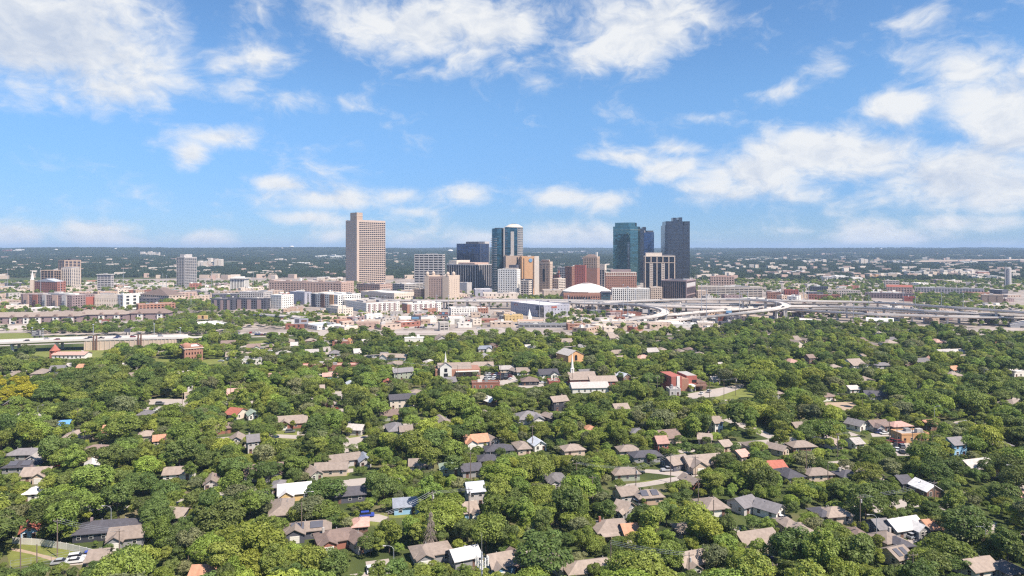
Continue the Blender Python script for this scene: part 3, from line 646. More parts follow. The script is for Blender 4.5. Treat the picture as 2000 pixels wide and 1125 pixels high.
# domed hotel
r, a, b, z = tower('hotel', 'tan art deco hotel with four round domes on its corner towers', 'hotel', 831, 876, 896, 541.5, 1175, 64, 'pink', 'win', bay=3.1, fl=3.4, pw=.62, sh=.45, short='tan domed hotel', roof='tan', units=0, top=3)
for (x0, x1, y0, y1) in ((-a/2-1.2, a/2+1.2, b/2-7, b/2+1.2), (-a/2-1.2, a/2+1.2, -b/2-1.2, -b/2+11)):
    e = empty('corner_tower', (0, 0, 0)); e.parent = r
    MB().box(x0, x1, y0, y1, 0, z+2.4).build('tower_wall', WM('beige'), e)
    s = MB()
    for k in range(int(z/3.4)-1):
        for j in range(5): xx = x0+2.2+j*(x1-x0-4.4)/4; s.box(xx-.45, xx+.45, y0-.06, y0+.3, 3+k*3.4, 4.7+k*3.4)
    s.build('small_windows', GL['win'], e)
    for xx in (x0+2.6, (x0*.45+x1*.55)+1.5):
        d = MB().lathe([(3.1, 0), (3.1, 1.4), (2.8, 1.5), (3.2, 2.8), (2.9, 4.4), (1.9, 5.8), (.6, 6.5), (.15, 7.6)], 14).build('dome', WM('beige'), e, (xx, (y0+y1)/2 if y0 > 0 else y0+3.2, z+2.4))
# convention arena
Ya = 1225
r = empty('arena', (gx(1146, Ya), Ya, 0), 0, 'round convention arena under a shallow white dome', 'arena'); LAND.append((1146, Ya, 'white domed arena')); FOOT.append((gx(1146, Ya), Ya, 50, 40, 0))
ra = 47*Ya/F
MB().lathe([(ra*.97, 0), (ra*.97, zt(571, Ya-30))], 48).build('drum', WM('cream'), r)
zd = zt(570, Ya-30)
MB().lathe([(ra, zd-.8), (ra, zd+.4)] + [(ra*(1-q/12), zd+.4+13.5*(1-(1-q/12)**1.75)) for q in range(1, 12)], 48).build('dome_roof', WM('white'), r)
MB().lathe([(8, zd+13.2), (8, zd+14.2), (3, zd+14.7)], 20).build('dome_cap', WM('mauve'), r)
r, a, b, z = tower('arena_entrance', 'brown brick arena front with a row of arches', 'building', 1099, 1101, 1172, 574, 1160, 2, 'rust', 'win', bay=4.2, fl=4.2, pw=.35, sh=.4, short='brown brick arena front', units=0, roof='pale', dp=16, top=2.5)
s = MB()
for i in range(8):
    x = -a/2+9+i*4.9; pts = [(x-1.9, 0), (x+1.9, 0)] + [(x+1.9*math.cos(t), 5.2+1.9*math.sin(t)) for t in [k*math.pi/6 for k in range(7)]]
    k0 = len(s.v); s.add([(px_, -b/2-.62, pz) for px_, pz in pts] + [(px_, -b/2-.2, pz) for px_, pz in pts], [tuple(range(len(pts)))])
s.build('arches', GL['win'], r); pent(r, -a/2+12, a/2-20, -b/2+3, b/2-3, z, z+2.4, 'brown', 'canopy')
tower('arena_lobby', 'dark glass lobby between the arena front and the striped hotel', 'building', 1172, 1174, 1192, 571, 1168, 2, 'slate', 'blue', bay=4, fl=4, pw=.08, sh=.1, short='dark glass arena lobby', units=0, dp=18)
tower('convention_hall', 'plain beige convention hall left of the domed arena', 'hall', 1058, 1062, 1100, 568, 1230, 4, 'beige', 'win', bay=9, fl=6, pw=.8, sh=.7, short='plain beige convention hall', units=3, dp=40, roof='pale')
tower('hall', 'cream low hall with big blank panels beside the condo tower', 'hall', 940, 945, 1013, 574, 1215, 4, 'cream', 'win', bay=8, fl=6, pw=.75, sh=.6, short='cream low hall', units=3, dp=35, roof='pale')
tower('hall', 'dark purple grey hall wall left of the condo tower', 'hall', 925, 928, 961, 566, 1265, 4, 'purple', 'dark', bay=12, fl=8, pw=.8, sh=.7, short='dark purple grey hall', units=1, dp=35)
tower('building', 'lilac white box building right of the domed hotel', 'building', 895, 912, 921, 553, 1330, 55, 'lightgrey', 'win', bay=5, fl=4, pw=.95, sh=.9, short='lilac white box', units=1)
# long tan warehouse and friends on the left of the domed hotel
r, a, b, z = tower('warehouse', 'long eight storey tan warehouse with a bright right end', 'warehouse', 525, 667, 691, 551.5, 1290, 55, 'pink', 'win', bay=6.4, fl=3.9, pw=.45, sh=.55, short='long tan warehouse', roof='pale', units=4, top=2)
for k in range(5): y = -b/2+8+k*(b-16)/4; pent(r, -a/2-.7, -a/2+5, y-5, y+5, z-3, z+2.6, 'pink', 'parapet_gable')
pent(r, -2, 2, b/2-60, b/2-56, z, z+6, 'white', 'water_tank')
tower('post_office', 'long low classical building with pale flat roof', 'building', 705, 770, 811, 573.5, 1175, 40, 'cream', 'win', bay=4.2, fl=6, pw=.5, sh=.5, short='long low classical building', roof='white', units=1, top=2.5)
tower('office_block', 'tan stepped civic block under the tall tan tower', 'building', 697, 742, 766, 556, 1330, 45, 'pink', 'win', bay=5, fl=4.4, pw=.3, sh=.6, short='tan stepped civic block', units=3, roof='tan')
tower('building', 'pinkish brick building squeezed left of the domed hotel', 'building', 808, 822, 833, 566, 1200, 45, 'tan', 'win', bay=3.6, fl=3.8, pw=.5, sh=.5, short='pinkish brick building', units=1)
tower('parking_garage', 'pale garage with long open decks behind the classical building', 'garage', 766, 790, 826, 555.5, 1420, 35, 'concrete', 'win', bay=9, fl=3.4, pw=.1, sh=.45, short='pale open deck garage', units=2)
# left cluster
r, a, b, z = tower('condo_tower', 'brown and white apartment tower on the left skyline', 'tower', 119.5, 140, 157, 524, 1500, 50, 'cream', 'navy', bay=5, fl=3.4, pw=.35, sh=.3, short='brown and white apartment tower', units=0)
pent(r, -a/2+2, a/2-2, -b/2+2, b/2-2, z, z+2.4, 'grey'); 
r, a, b, z = tower('condo_tower', 'taller brown tower with dark balconies behind the white one', 'tower', 114, 126, 158, 509, 1580, 24, 'tan', 'navy', bay=8, fl=3.6, pw=.25, sh=.3, short='taller brown balcony tower', units=1, roof='tan')
pent(r, -a/2+14, a/2-3, -b/2+3, b/2-3, z, z+4, 'slate', 'penthouse')
tower('office_block', 'dark windowed office with a tan right wall on the left', 'building', 80, 105, 119, 528.5, 1480, 55, 'tan', 'dark', bay=8, fl=3.8, pw=.08, sh=.12, short='dark windowed tan office', units=1, roof='pale')
r, a, b, z = tower('office_block', 'small white office with dark bands and a wide flat roof', 'building', 190, 217, 222, 537, 1450, 66, 'lightgrey', 'win', bay=9, fl=3.9, pw=.08, sh=.5, short='white banded office with wide roof', units=0)
pent(r, -a/2-2, a/2+2, -b/2-2, b/2+2, z+.9, z+1.7, 'white', 'roof_slab'); pent(r, -3, 3, -3, 3, z+1.6, z+3.4, 'grey')
r, a, b, z = tower('condo_tower', 'slim grey glass tower with stepped top alone on the left', 'tower', 345, 361, 384, 503, 1560, 40, 'lightgrey', 'grey', bay=5, fl=3.6, pw=.16, sh=.22, short='slim grey glass tower', units=0)
pent(r, -a/2+5, a/2-9, -b/2+4, b/2-5, z, zt(496.5, 1570), 'lightgrey', 'upper_storeys'); pent(r, -a/2+1, -a/2+5, -b/2+4, -b/2+9, z, z+5, 'lightgrey', 'lift_tower')
r, a, b, z = tower('office_block', 'black and white striped office under a broad white slab roof', 'building', 450, 477, 486, 545, 1440, 60, 'white', 'win', bay=3.3, fl=20, pw=.4, sh=.0, short='striped office with slab roof', units=0, proud=.9)
pent(r, -a/2-3, a/2+3, -b/2-3, b/2+3, z+.9, z+2, 'white', 'roof_slab'); pent(r, -a/2+5, a/2-5, -b/2+6, b/2-6, z+1.9, z+5, 'white')
def spire(name, label, px, ytop, ybase, Y, w, frame, short=None):
    r = empty(name, (gx(px, Y), Y, 0), R(20), label, 'steeple'); zb_ = zt(ybase, Y)
    MB().box(-w/2, w/2, -w/2, w/2, 0, max(3, zb_)).build('tower_wall', WM(frame), r)
    MB().lathe([(w*.62, zb_), (w*.5, zb_+.8), (.08, zt(ytop, Y))], 8).build('spire_roof', WM('white'), r)
    LAND.append((px, Y, short or label)); USED.add(label); return r
spire('church_steeple', 'slender white spire over a tan church tower on the left', 63, 529, 546, 1350, 6, 'beige', 'slender white spire')
r, a, b, z = tower('church', 'long dark red church hall with pale green roof', 'church', 68, 112, 128, 551, 1340, 30, 'brick', 'win', bay=6, fl=5, pw=.5, sh=.5, short='dark red church hall', units=0)
MB().add([(-a/2-.6,-b/2-.6,z),(a/2+.6,-b/2-.6,z),(a/2+.6,b/2+.6,z),(-a/2-.6,b/2+.6,z),(-a/2-.6,0,z+6),(a/2+.6,0,z+6)], [(0,1,5,4),(2,3,4,5),(0,4,3),(1,2,5)]).build('gable_roof', RM('metal'), r)
r, a, b, z = tower('apartments', 'long pink and grey apartment block with stacked balconies', 'apartments', 41, 141, 186, 578, 985, 38, 'mauve', 'win', bay=4.2, fl=3.2, pw=.5, sh=.45, short='long pink grey apartment block', roof='pale', units=6)
for k, (f_, w_) in enumerate((('pink', .1), ('brick', .09), ('lightgrey', .07), ('pink', .1), ('lightgrey', .08))):
    y = b/2-6-k*b*.19; pent(r, -a/2-1.6, -a/2+.2, y-b*w_, y, 0, z+.4, f_, 'wall_bay')
    for q in range(4): MB().box(-a/2-3, -a/2-1.62, y-b*w_*.7, y-b*w_*.3, 2.6+q*3.2, 3.4+q*3.2).build('balcony', WM('slate'), r)
pent(r, a/2-16, a/2+1, -b/2-1.2, -b/2+.4, 0, z-3, 'red', 'brick_end')
tower('library', 'white civic building with slot windows and blank walls', 'building', 185, 232, 247, 576.5, 1010, 62, 'cream', 'win', bay=2.8, fl=6, pw=.6, sh=.55, short='white civic building', units=3, roof='pale', top=5)
tower('building', 'plain white box with a grey glass corner by the civic building', 'building', 235, 241, 271, 577, 1000, 25, 'white', 'grey', bay=9, fl=5, pw=.5, sh=.3, short='white box with glass corner', units=1)
r, a, b, z = tower('church', 'tan church with a very large steep hip roof', 'church', 275, 330, 362, 578, 1120, 30, 'beige', 'win', bay=6, fl=5, pw=.6, sh=.5, short='church with large hip roof', units=0)
MB().add([(-a/2-1,-b/2-1,z),(a/2+1,-b/2-1,z),(a/2+1,b/2+1,z),(-a/2-1,b/2+1,z),(-a/2+9,0,z+11),(a/2-9,0,z+11)], [(0,1,5,4),(2,3,4,5),(0,4,3),(1,2,5)]).build('hip_roof', RM('brown'), r)
tower('office_block', 'orange brick office with deep square windows', 'building', 268, 271, 342, 596, 945, 8, 'rust', 'win', bay=4.5, fl=4.2, pw=.4, sh=.4, short='orange brick office', units=2, roof='pale')
for (x0, xm, x1, yt_, Y_, lab, sh_) in ((413, 455, 460, 585, 985, 'dark charcoal apartment block behind the trees', 'charcoal apartment block'), (455, 520, 527, 584, 1000, 'black and mauve apartment block left of the white windowed one', 'black and mauve apartment block')):
    r, a, b, z = tower('apartments', lab, 'apartments', x0, xm, x1, yt_, Y_, 66, 'slate', 'dark', bay=4, fl=3.2, pw=.45, sh=.45, short=sh_, units=5, roof='pale')
    for k in range(3): y = -b/2+b*(.15+.3*k); pent(r, -a/2-1.0, -a/2+.2, y, y+b*.12, 0, z-1, 'mauve', 'wall_bay')
tower('apartments', 'pale upper apartment block with yellow top behind the charcoal one', 'apartments', 468, 515, 532, 571, 1130, 55, 'lightgrey', 'win', bay=4.2, fl=3.3, pw=.4, sh=.45, short='pale apartment block with yellow top', units=3)
tower('apartments', 'clean white block with five rows of square windows', 'apartments', 529, 550, 573, 577.5, 1000, 40, 'white', 'win', bay=3.4, fl=3.5, pw=.55, sh=.5, short='clean white windowed block', units=1)
tower('hall', 'blue grey metal hall with sloping roof beside the white block', 'hall', 566, 595, 608, 572, 1080, 35, 'purple', 'grey', bay=10, fl=8, pw=.9, sh=.9, short='blue grey metal hall', units=0, roof='metal')
r, a, b, z = tower('apartments', 'brown and white mixed apartment block with dark top floor', 'apartments', 607, 660, 704, 577, 1010, 38, 'white', 'win', bay=4.4, fl=3.3, pw=.42, sh=.42, short='brown and white mixed apartments', units=3)
for k in range(3): y = b/2-4-k*b*.33; pent(r, -a/2-1.2, -a/2+.2, y-b*.14, y, 0, z+.6, ('slate', 'brown', 'orange')[k], 'wall_bay')
for (x0, xm, x1, yt_, Y_, lab, sh_) in ((672, 716, 780, 593, 950, 'white apartment row with brown balcony stacks', 'white balcony apartment row'), (786, 796, 861, 594, 940, 'white apartment row with an orange brick left end', 'white row with orange end')):
    r, a, b, z = tower('apartments', lab, 'apartments', x0, xm, x1, yt_, Y_, 24, 'white', 'win', bay=3.3, fl=3.1, pw=.55, sh=.5, short=sh_, units=6, dp=16, roof='tan')
    for k in range(6):
        x = -a/2+4+k*(a-8)/5.5; pent(r, x-1.4, x+1.4, -b/2-1.1, -b/2+.2, 0, z-.6, 'mauve', 'balcony_stack')
    if x0 == 786: pent(r, -a/2-.8, -a/2+3, -b/2-.9, b/2, 0, z-.4, 'rust', 'brick_end')
r, a, b, z = tower('house', 'large cream stepped house standing before the white apartments', 'house', 637, 660, 689, 604, 880, 32, 'cream', 'win', bay=3.6, fl=3.4, pw=.6, sh=.55, short='cream stepped house', units=0)
pent(r, -a/2+1.5, 2, -b/2+2, b/2-2, z, z+4, 'cream', 'upper_storey')
# highway side
r, a, b, z = tower('storage_building', 'long grey storage building with two red signs below the viaduct', 'building', 998, 1062, 1112, 597.5, 880, 34, 'purple', 'win', bay=5.2, fl=4.6, pw=.72, sh=.72, short='long grey storage building', units=0, roof='white')
for x0, x1, y_, mt_ in ((.13, .30, -b/2, 'red'),):
    pass
MB().box(-a/2-.7, -a/2-.46, b/2-17, b/2-9, z-3.4, z-1.2).build('red_sign', WM('red'), r); MB().box(-a/2+12, -a/2+21, -b/2-.75, -b/2-.47, z-3.4, z-1.2).build('red_sign', WM('red'), r)
for k, (u0, u1) in enumerate(((-a/2-.76, b/2-16.2), (-a/2-.76, b/2-13.4))): MB().box(u0, u0+.1, u1, u1+2.2, z-2.7, z-2.0).build('sign_lettering', WM('white'), r)
MB().box(-a/2-.72, -a/2+.1, -b/2-.6, -b/2+12, 0, z-1.5).build('glass_stair', GL['grey'], r); MB().box(-a/2-.8, -a/2+.05, -b/2+6, -b/2+16, z-6.5, z-1.3).build('blue_panel', WM('slate'), r)
tower('apartments', 'white three storey row left of the grey storage building', 'apartments', 876, 881, 932, 602.5, 905, 8, 'white', 'win', bay=3.6, fl=3.2, pw=.55, sh=.5, short='white three storey row', units=3, dp=15)
tower('building', 'small orange brick block between white row and storage building', 'building', 932, 934, 953, 603, 915, 6, 'rust', 'win', bay=3.5, fl=3.4, pw=.55, sh=.5, short='small orange brick block', units=1)
tower('building', 'tan yellow two storey block in front of the storage building', 'building', 984, 986, 1021, 617, 830, 6, 'yellow', 'win', bay=4, fl=3.6, pw=.65, sh=.6, short='tan yellow block', units=1, roof='pale', dp=14)
tower('shed', 'low shed with a long bright orange roof', 'shed', 1010, 1012, 1064, 628, 790, 2, 'cream', 'win', bay=5, fl=4, pw=.6, sh=.5, short='shed with orange roof', units=0, roof='orange', dp=16)
tower('shed', 'long dark grey low shed at the edge of the trees', 'shed', 1010, 1013, 1118, 634, 765, 0, 'grey', 'win', bay=6, fl=4, pw=.2, sh=.4, short='long dark grey shed', units=1, roof='bluegrey', dp=12)
spire('chapel', 'white chapel spire before the grey storage building', 1034, 603, 618, 845, 5, 'white', 'white chapel spire')
tower('warehouse', 'dark red long freight building under the ramps', 'warehouse', 1189, 1192, 1252, 611, 900, 2, 'brick', 'win', bay=5, fl=5, pw=.75, sh=.75, short='dark red freight building', units=0, roof='brown', dp=14)
tower('plant_building', 'bright white windowless plant on the lot', 'building', 874, 878, 907, 622, 800, 6, 'white', 'win', bay=12, fl=8, pw=.95, sh=.93, short='bright white windowless plant', units=1, dp=16)
tower('warehouse', 'white warehouse with an orange lower wall left of the plant', 'warehouse', 778, 782, 852, 623, 815, 4, 'white', 'win', bay=14, fl=8, pw=.95, sh=.9, short='white warehouse with orange wall', units=2, dp=25)
tower('building', 'grey louvred block at the tree edge below the plant', 'building', 857, 859, 876, 631, 735, 8, 'concrete', 'dark', bay=4, fl=3.2, pw=.2, sh=.5, short='grey louvred block', units=0, dp=9)
tower('building', 'pink concrete block with small windows among tree tops', 'building', 657, 673, 698, 640, 720, 35, 'cream', 'win', bay=3.8, fl=3.4, pw=.6, sh=.6, short='pink concrete block', units=1)
tower('building', 'flat roofed shop with red end wall and grey canopy', 'shop', 593, 620, 665, 638, 745, 28, 'white', 'win', bay=5, fl=3.8, pw=.5, sh=.5, short='shop with red end wall', units=2, roof='metal')
tower('shop', 'low white and red service station west of the billboard', 'shop', 371, 400, 455, 640, 745, 18, 'white', 'win', bay=6, fl=4, pw=.5, sh=.5, short='low white and red shop', units=1, roof='white')
# right side
r, a, b, z = tower('parking_garage', 'long cream parking garage with four open decks', 'garage', 1361, 1364, 1489, 560, 1260, 3, 'cream', 'win', bay=8, fl=3.3, pw=.12, sh=.5, short='long cream parking garage', units=3, dp=34, roof='pale')
r, a, b, z = tower('office_block', 'pink brick office with a row of square windows above the garage', 'building', 1384, 1388, 1434, 541, 1400, 5, 'pink', 'win', bay=5.2, fl=5, pw=.45, sh=.45, short='pink brick office', units=1, roof='pink')
pent(r, -a/2+12, a/2-14, -b/2+3, b/2-3, z, z+3.5, 'pink')
tower('building', 'small orange cream building in front of the cream garage', 'building', 1360, 1363, 1382, 569, 1215, 6, 'beige', 'win', bay=4, fl=4, pw=.6, sh=.6, short='small orange cream building', units=1)
tower('building', 'orange brick block left of the red brick block', 'building', 1496, 1499, 1525, 572, 1205, 4, 'rust', 'win', bay=4, fl=3.8, pw=.6, sh=.6, short='orange brick block', units=1, roof='pale')
tower('building', 'red brick block with white floor line by the ramp', 'building', 1530, 1533, 1560, 567, 1205, 4, 'red', 'win', bay=4.4, fl=4, pw=.6, sh=.5, short='red brick block', units=2, roof='pale')
tower('tower_block', 'thin cream tower between the orange and red brick blocks', 'tower', 1525, 1526, 1530, 556, 1215, 4, 'cream', 'win', bay=4, fl=4, pw=.8, sh=.8, short='thin cream tower', units=0, dp=5)
tower('apartments', 'long white and navy apartment building on the right', 'apartments', 1783, 1787, 1922, 562, 1350, 3, 'lightgrey', 'navy', bay=5, fl=3.2, pw=.5, sh=.45, short='white and navy apartments', units=6, dp=24, roof='pale')
tower('apartments', 'mauve and white apartment row right of the trees', 'apartments', 1687, 1690, 1786, 572, 1240, 3, 'mauve', 'win', bay=4.6, fl=3.3, pw=.45, sh=.45, short='mauve and white apartment row', units=4, dp=20, roof='white')
r, a, b, z = tower('warehouse', 'building with a long low pitched red roof', 'building', 1729, 1732, 1782, 561, 1360, 3, 'pink', 'win', bay=5, fl=3.6, pw=.5, sh=.5, short='building with red roof', units=0, dp=20)
MB().add([(-a/2-.6,-b/2-.6,z+1),(a/2+.6,-b/2-.6,z+1),(a/2+.6,b/2+.6,z+1),(-a/2-.6,b/2+.6,z+1),(-a/2-.6,0,z+5),(a/2+.6,0,z+5)], [(0,1,5,4),(2,3,4,5),(0,4,3),(1,2,5)]).build('red_roof', RM('red'), r)
tower('office_block', 'cream four storey block behind the red roofed building', 'building', 1725, 1729, 1756, 548.5, 1480, 5, 'cream', 'win', bay=6, fl=4, pw=.2, sh=.5, short='cream four storey block', units=1)
tower('warehouse', 'tall brown brick warehouse with blank walls far right', 'warehouse', 1914, 1918, 1959, 576.5, 1125, 4, 'tan', 'win', bay=14, fl=9, pw=.96, sh=.94, short='tall brown blank warehouse', units=2, dp=25)
tower('building', 'bright red box building left of the highway sign frame', 'building', 1762, 1765, 1789, 581, 1155, 4, 'red', 'win', bay=6, fl=5, pw=.8, sh=.7, short='bright red box building', units=1, roof='red')
tower('building', 'dark brown brick row in front of the grey roofed flats', 'building', 1575, 1579, 1640, 576, 1200, 4, 'brick', 'win', bay=4.4, fl=4, pw=.5, sh=.5, short='dark brown brick row', units=2, dp=16)
tower('apartments', 'white arched row house terrace on the right', 'apartments', 1613, 1616, 1680, 567, 1300, 4, 'cream', 'win', bay=4, fl=4, pw=.5, sh=.5, short='white row house terrace', units=3, dp=14, roof='pale')
tower('apartments', 'blue grey flats with pale roof right of the red brick block', 'apartments', 1580, 1583, 1617, 560, 1370, 4, 'slate', 'win', bay=4, fl=3.4, pw=.5, sh=.5, short='blue grey flats', units=2, roof='metal', dp=18)
r, a, b, z = tower('warehouse', 'white metal warehouse with a low gable at the tree edge', 'warehouse', 1692, 1745, 1766, 630, 800, 62, 'white', 'win', bay=20, fl=8, pw=.96, sh=.95, short='white metal warehouse', units=0, par=.05)
MB().add([(-a/2-.4,-b/2-.4,z+.1),(a/2+.4,-b/2-.4,z+.1),(a/2+.4,b/2+.4,z+.1),(-a/2-.4,b/2+.4,z+.1),(0,-b/2-.4,z+3),(0,b/2+.4,z+3)], [(0,4,5,3),(1,2,5,4),(0,1,4),(2,3,5)]).build('gable_roof', RM('white'), r)
r, a, b, z = tower('warehouse', 'white gabled shed at the right picture edge', 'warehouse', 1972, 1974, 2030, 637, 770, 6, 'white', 'win', bay=20, fl=8, pw=.96, sh=.95, short='white gabled shed', units=0, dp=20, par=.05)
MB().add([(-a/2-.4,-b/2-.4,z+.1),(a/2+.4,-b/2-.4,z+.1),(a/2+.4,b/2+.4,z+.1),(-a/2-.4,b/2+.4,z+.1),(0,-b/2-.4,z+4),(0,b/2+.4,z+4)], [(0,4,5,3),(1,2,5,4),(0,1,4),(2,3,5)]).build('gable_roof', RM('white'), r)
tower('building', 'long cream flat roofed store below the ramps', 'store', 1695, 1699, 1795, 618, 880, 2, 'cream', 'win', bay=6, fl=5, pw=.7, sh=.6, short='long cream store', units=3, dp=16)
tower('building', 'white stores with tan fronts under the right ramps', 'store', 1912, 1915, 1990, 620, 860, 2, 'cream', 'win', bay=6, fl=4, pw=.6, sh=.55, short='white stores with tan fronts', units=4, dp=16)
for (x0, x1, y_, Y_, fr, lab) in ((1226, 1330, 629, 800, 'cream', 'long cream store roof below the curved ramp'), (1320, 1400, 622, 830, 'white', 'white warehouse roof in front of the loop ramp'), (1310, 1360, 634, 770, 'white', 'white shop with a red corner at the tree edge'), (1360, 1396, 632, 785, 'cream', 'cream shop roof just left of the tree edge'), (1172, 1222, 628, 800, 'cream', 'cream workshop left of the long cream store roof')):
    tower('store', lab, 'store', x0, x0+3, x1, y_, Y_, 3, fr, 'win', bay=6, fl=4.5, pw=.7, sh=.6, short=lab, units=3, dp=18)
r = empty('silo', (gx(1970, 1560), 1560, 0), 0, 'tall pale blue grey silo cylinder far right', 'silo'); LAND.append((1970, 1560, 'pale silo'))
MB().lathe([(5.2, 0), (5.2, zt(524, 1560)), (3, zt(522.5, 1560))], 20).build('shell', WM('lightgrey'), r); MB().box(-8.5, -5.5, -1.2, 1.2, 0, zt(521, 1560)).build('stair_tower', WM('grey'), r)
# gable-roofed apartment rows on the left
for (x0, x1, Y_, lab) in ((-20, 62, 806, 'tan roofed white apartment house at the left picture edge'), (60, 150, 815, 'tan roofed apartment house above the freeway barrier'), (148, 241, 838, 'tan roofed apartment house behind the red billboard'), (256, 325, 855, 'tan roofed apartment house standing apart near the brick office')):
    L = (x1-x0)/F*Y_; D = 16; r = empty('apartment_house', (gx((x0+x1)/2, Y_), Y_+D/2, 0), R(6), lab, 'apartments'); LAND.append(((x0+x1)/2, Y_, lab)); USED.add(lab); FOOT.append((gx((x0+x1)/2, Y_), Y_+D/2, L/2, D/2, R(6)))
    MB().box(-L/2, L/2, -D/2, D/2, 0, 8.2).build('wall', WM('mauve'), r)
    MB().add([(-L/2-1,-D/2-1,8.0),(L/2+1,-D/2-1,8.0),(L/2+1,D/2+1,8.0),(-L/2-1,D/2+1,8.0),(-L/2+7,0,13.2),(L/2-7,0,13.2)], [(0,1,5,4),(2,3,4,5),(0,4,3),(1,2,5),(3,2,1,0)]).build('roof', RM('brown' if x0 > 240 else 'tan'), r)
    n = max(2, int(L/15))
    for k in range(n):
        x = -L/2 + L*(k+.5)/n + (k % 2)*1.5
        g = MB().box(x-3, x+3, -D/2-1.8, -D/2+.3, 0, 7.6).build('gable_bay', WM('white'), r)
        MB().add([(x-3.7,-D/2-2.4,7.4),(x+3.7,-D/2-2.4,7.4),(x,-D/2-2.4,10.8),(x-3.7,-D/2+2,7.4),(x+3.7,-D/2+2,7.4),(x,-D/2+5.4,10.8)], [(0,1,2),(0,2,5,3),(1,4,5,2)]).build('gable_roof', RM('brown'), r)
        for zf in (1.0, 4.4): MB().box(x-1.1, x+1.1, -D/2-1.9, -D/2-1.7, zf, zf+1.9).build('window', GL['win'], r)
        for zf in (1.0, 4.4): MB().box(x+4.2, x+6.4, -D/2-.12, -D/2+.1, zf, zf+2.1).build('window', GL['win'], r)
# ---------------------------------------------------------------- roads, viaducts, masts, billboards
mat('paving', (.40, .345, .30), .92, var=.14, vs=.12); mat('asphalt', (.30, .27, .25), .92, var=.16, vs=.2); mat('deck', (.56, .50, .45), .9, var=.08, vs=.1)
mat('dirt', (.40, .30, .215), .95, var=.2, vs=.15); mat('lawn', (.17, .185, .045), .95, var=.3, vs=.25); mat('town_ground', (.31, .26, .222), .95, var=.55, vs=.022)
mat('ramp_side', (.60, .55, .50), .9, var=.12, vs=.2); mat('steel', (.42, .43, .45), .5, .3, var=.1); mat('wood_pole', (.20, .15, .12), .9, var=.3, vs=3)
ZONES = []           # ground polygons on which no tree may stand
def inside(poly, x, y):
    c = False; n = len(poly); j = n-1
    for i in range(n):
        xi, yi = poly[i]; xj, yj = poly[j]
        if (yi > y) != (yj > y) and x < (xj-xi)*(y-yi)/(yj-yi)+xi: c = not c
        j = i
    return c
def patch(name, label, pix, m, z=.03):
    q = [G(px, py, z) for px, py in pix]; c = [(v.x, v.y) for v in q]
    ar = sum(c[i][0]*c[(i+1) % len(c)][1]-c[(i+1) % len(c)][0]*c[i][1] for i in range(len(c)))
    if ar < 0: q.reverse()
    o = MB().add([tuple(v) for v in q], [tuple(range(len(q)))]).build(name, MATS[m]); tag(o, label, kind='structure'); ZONES.append(c); return o
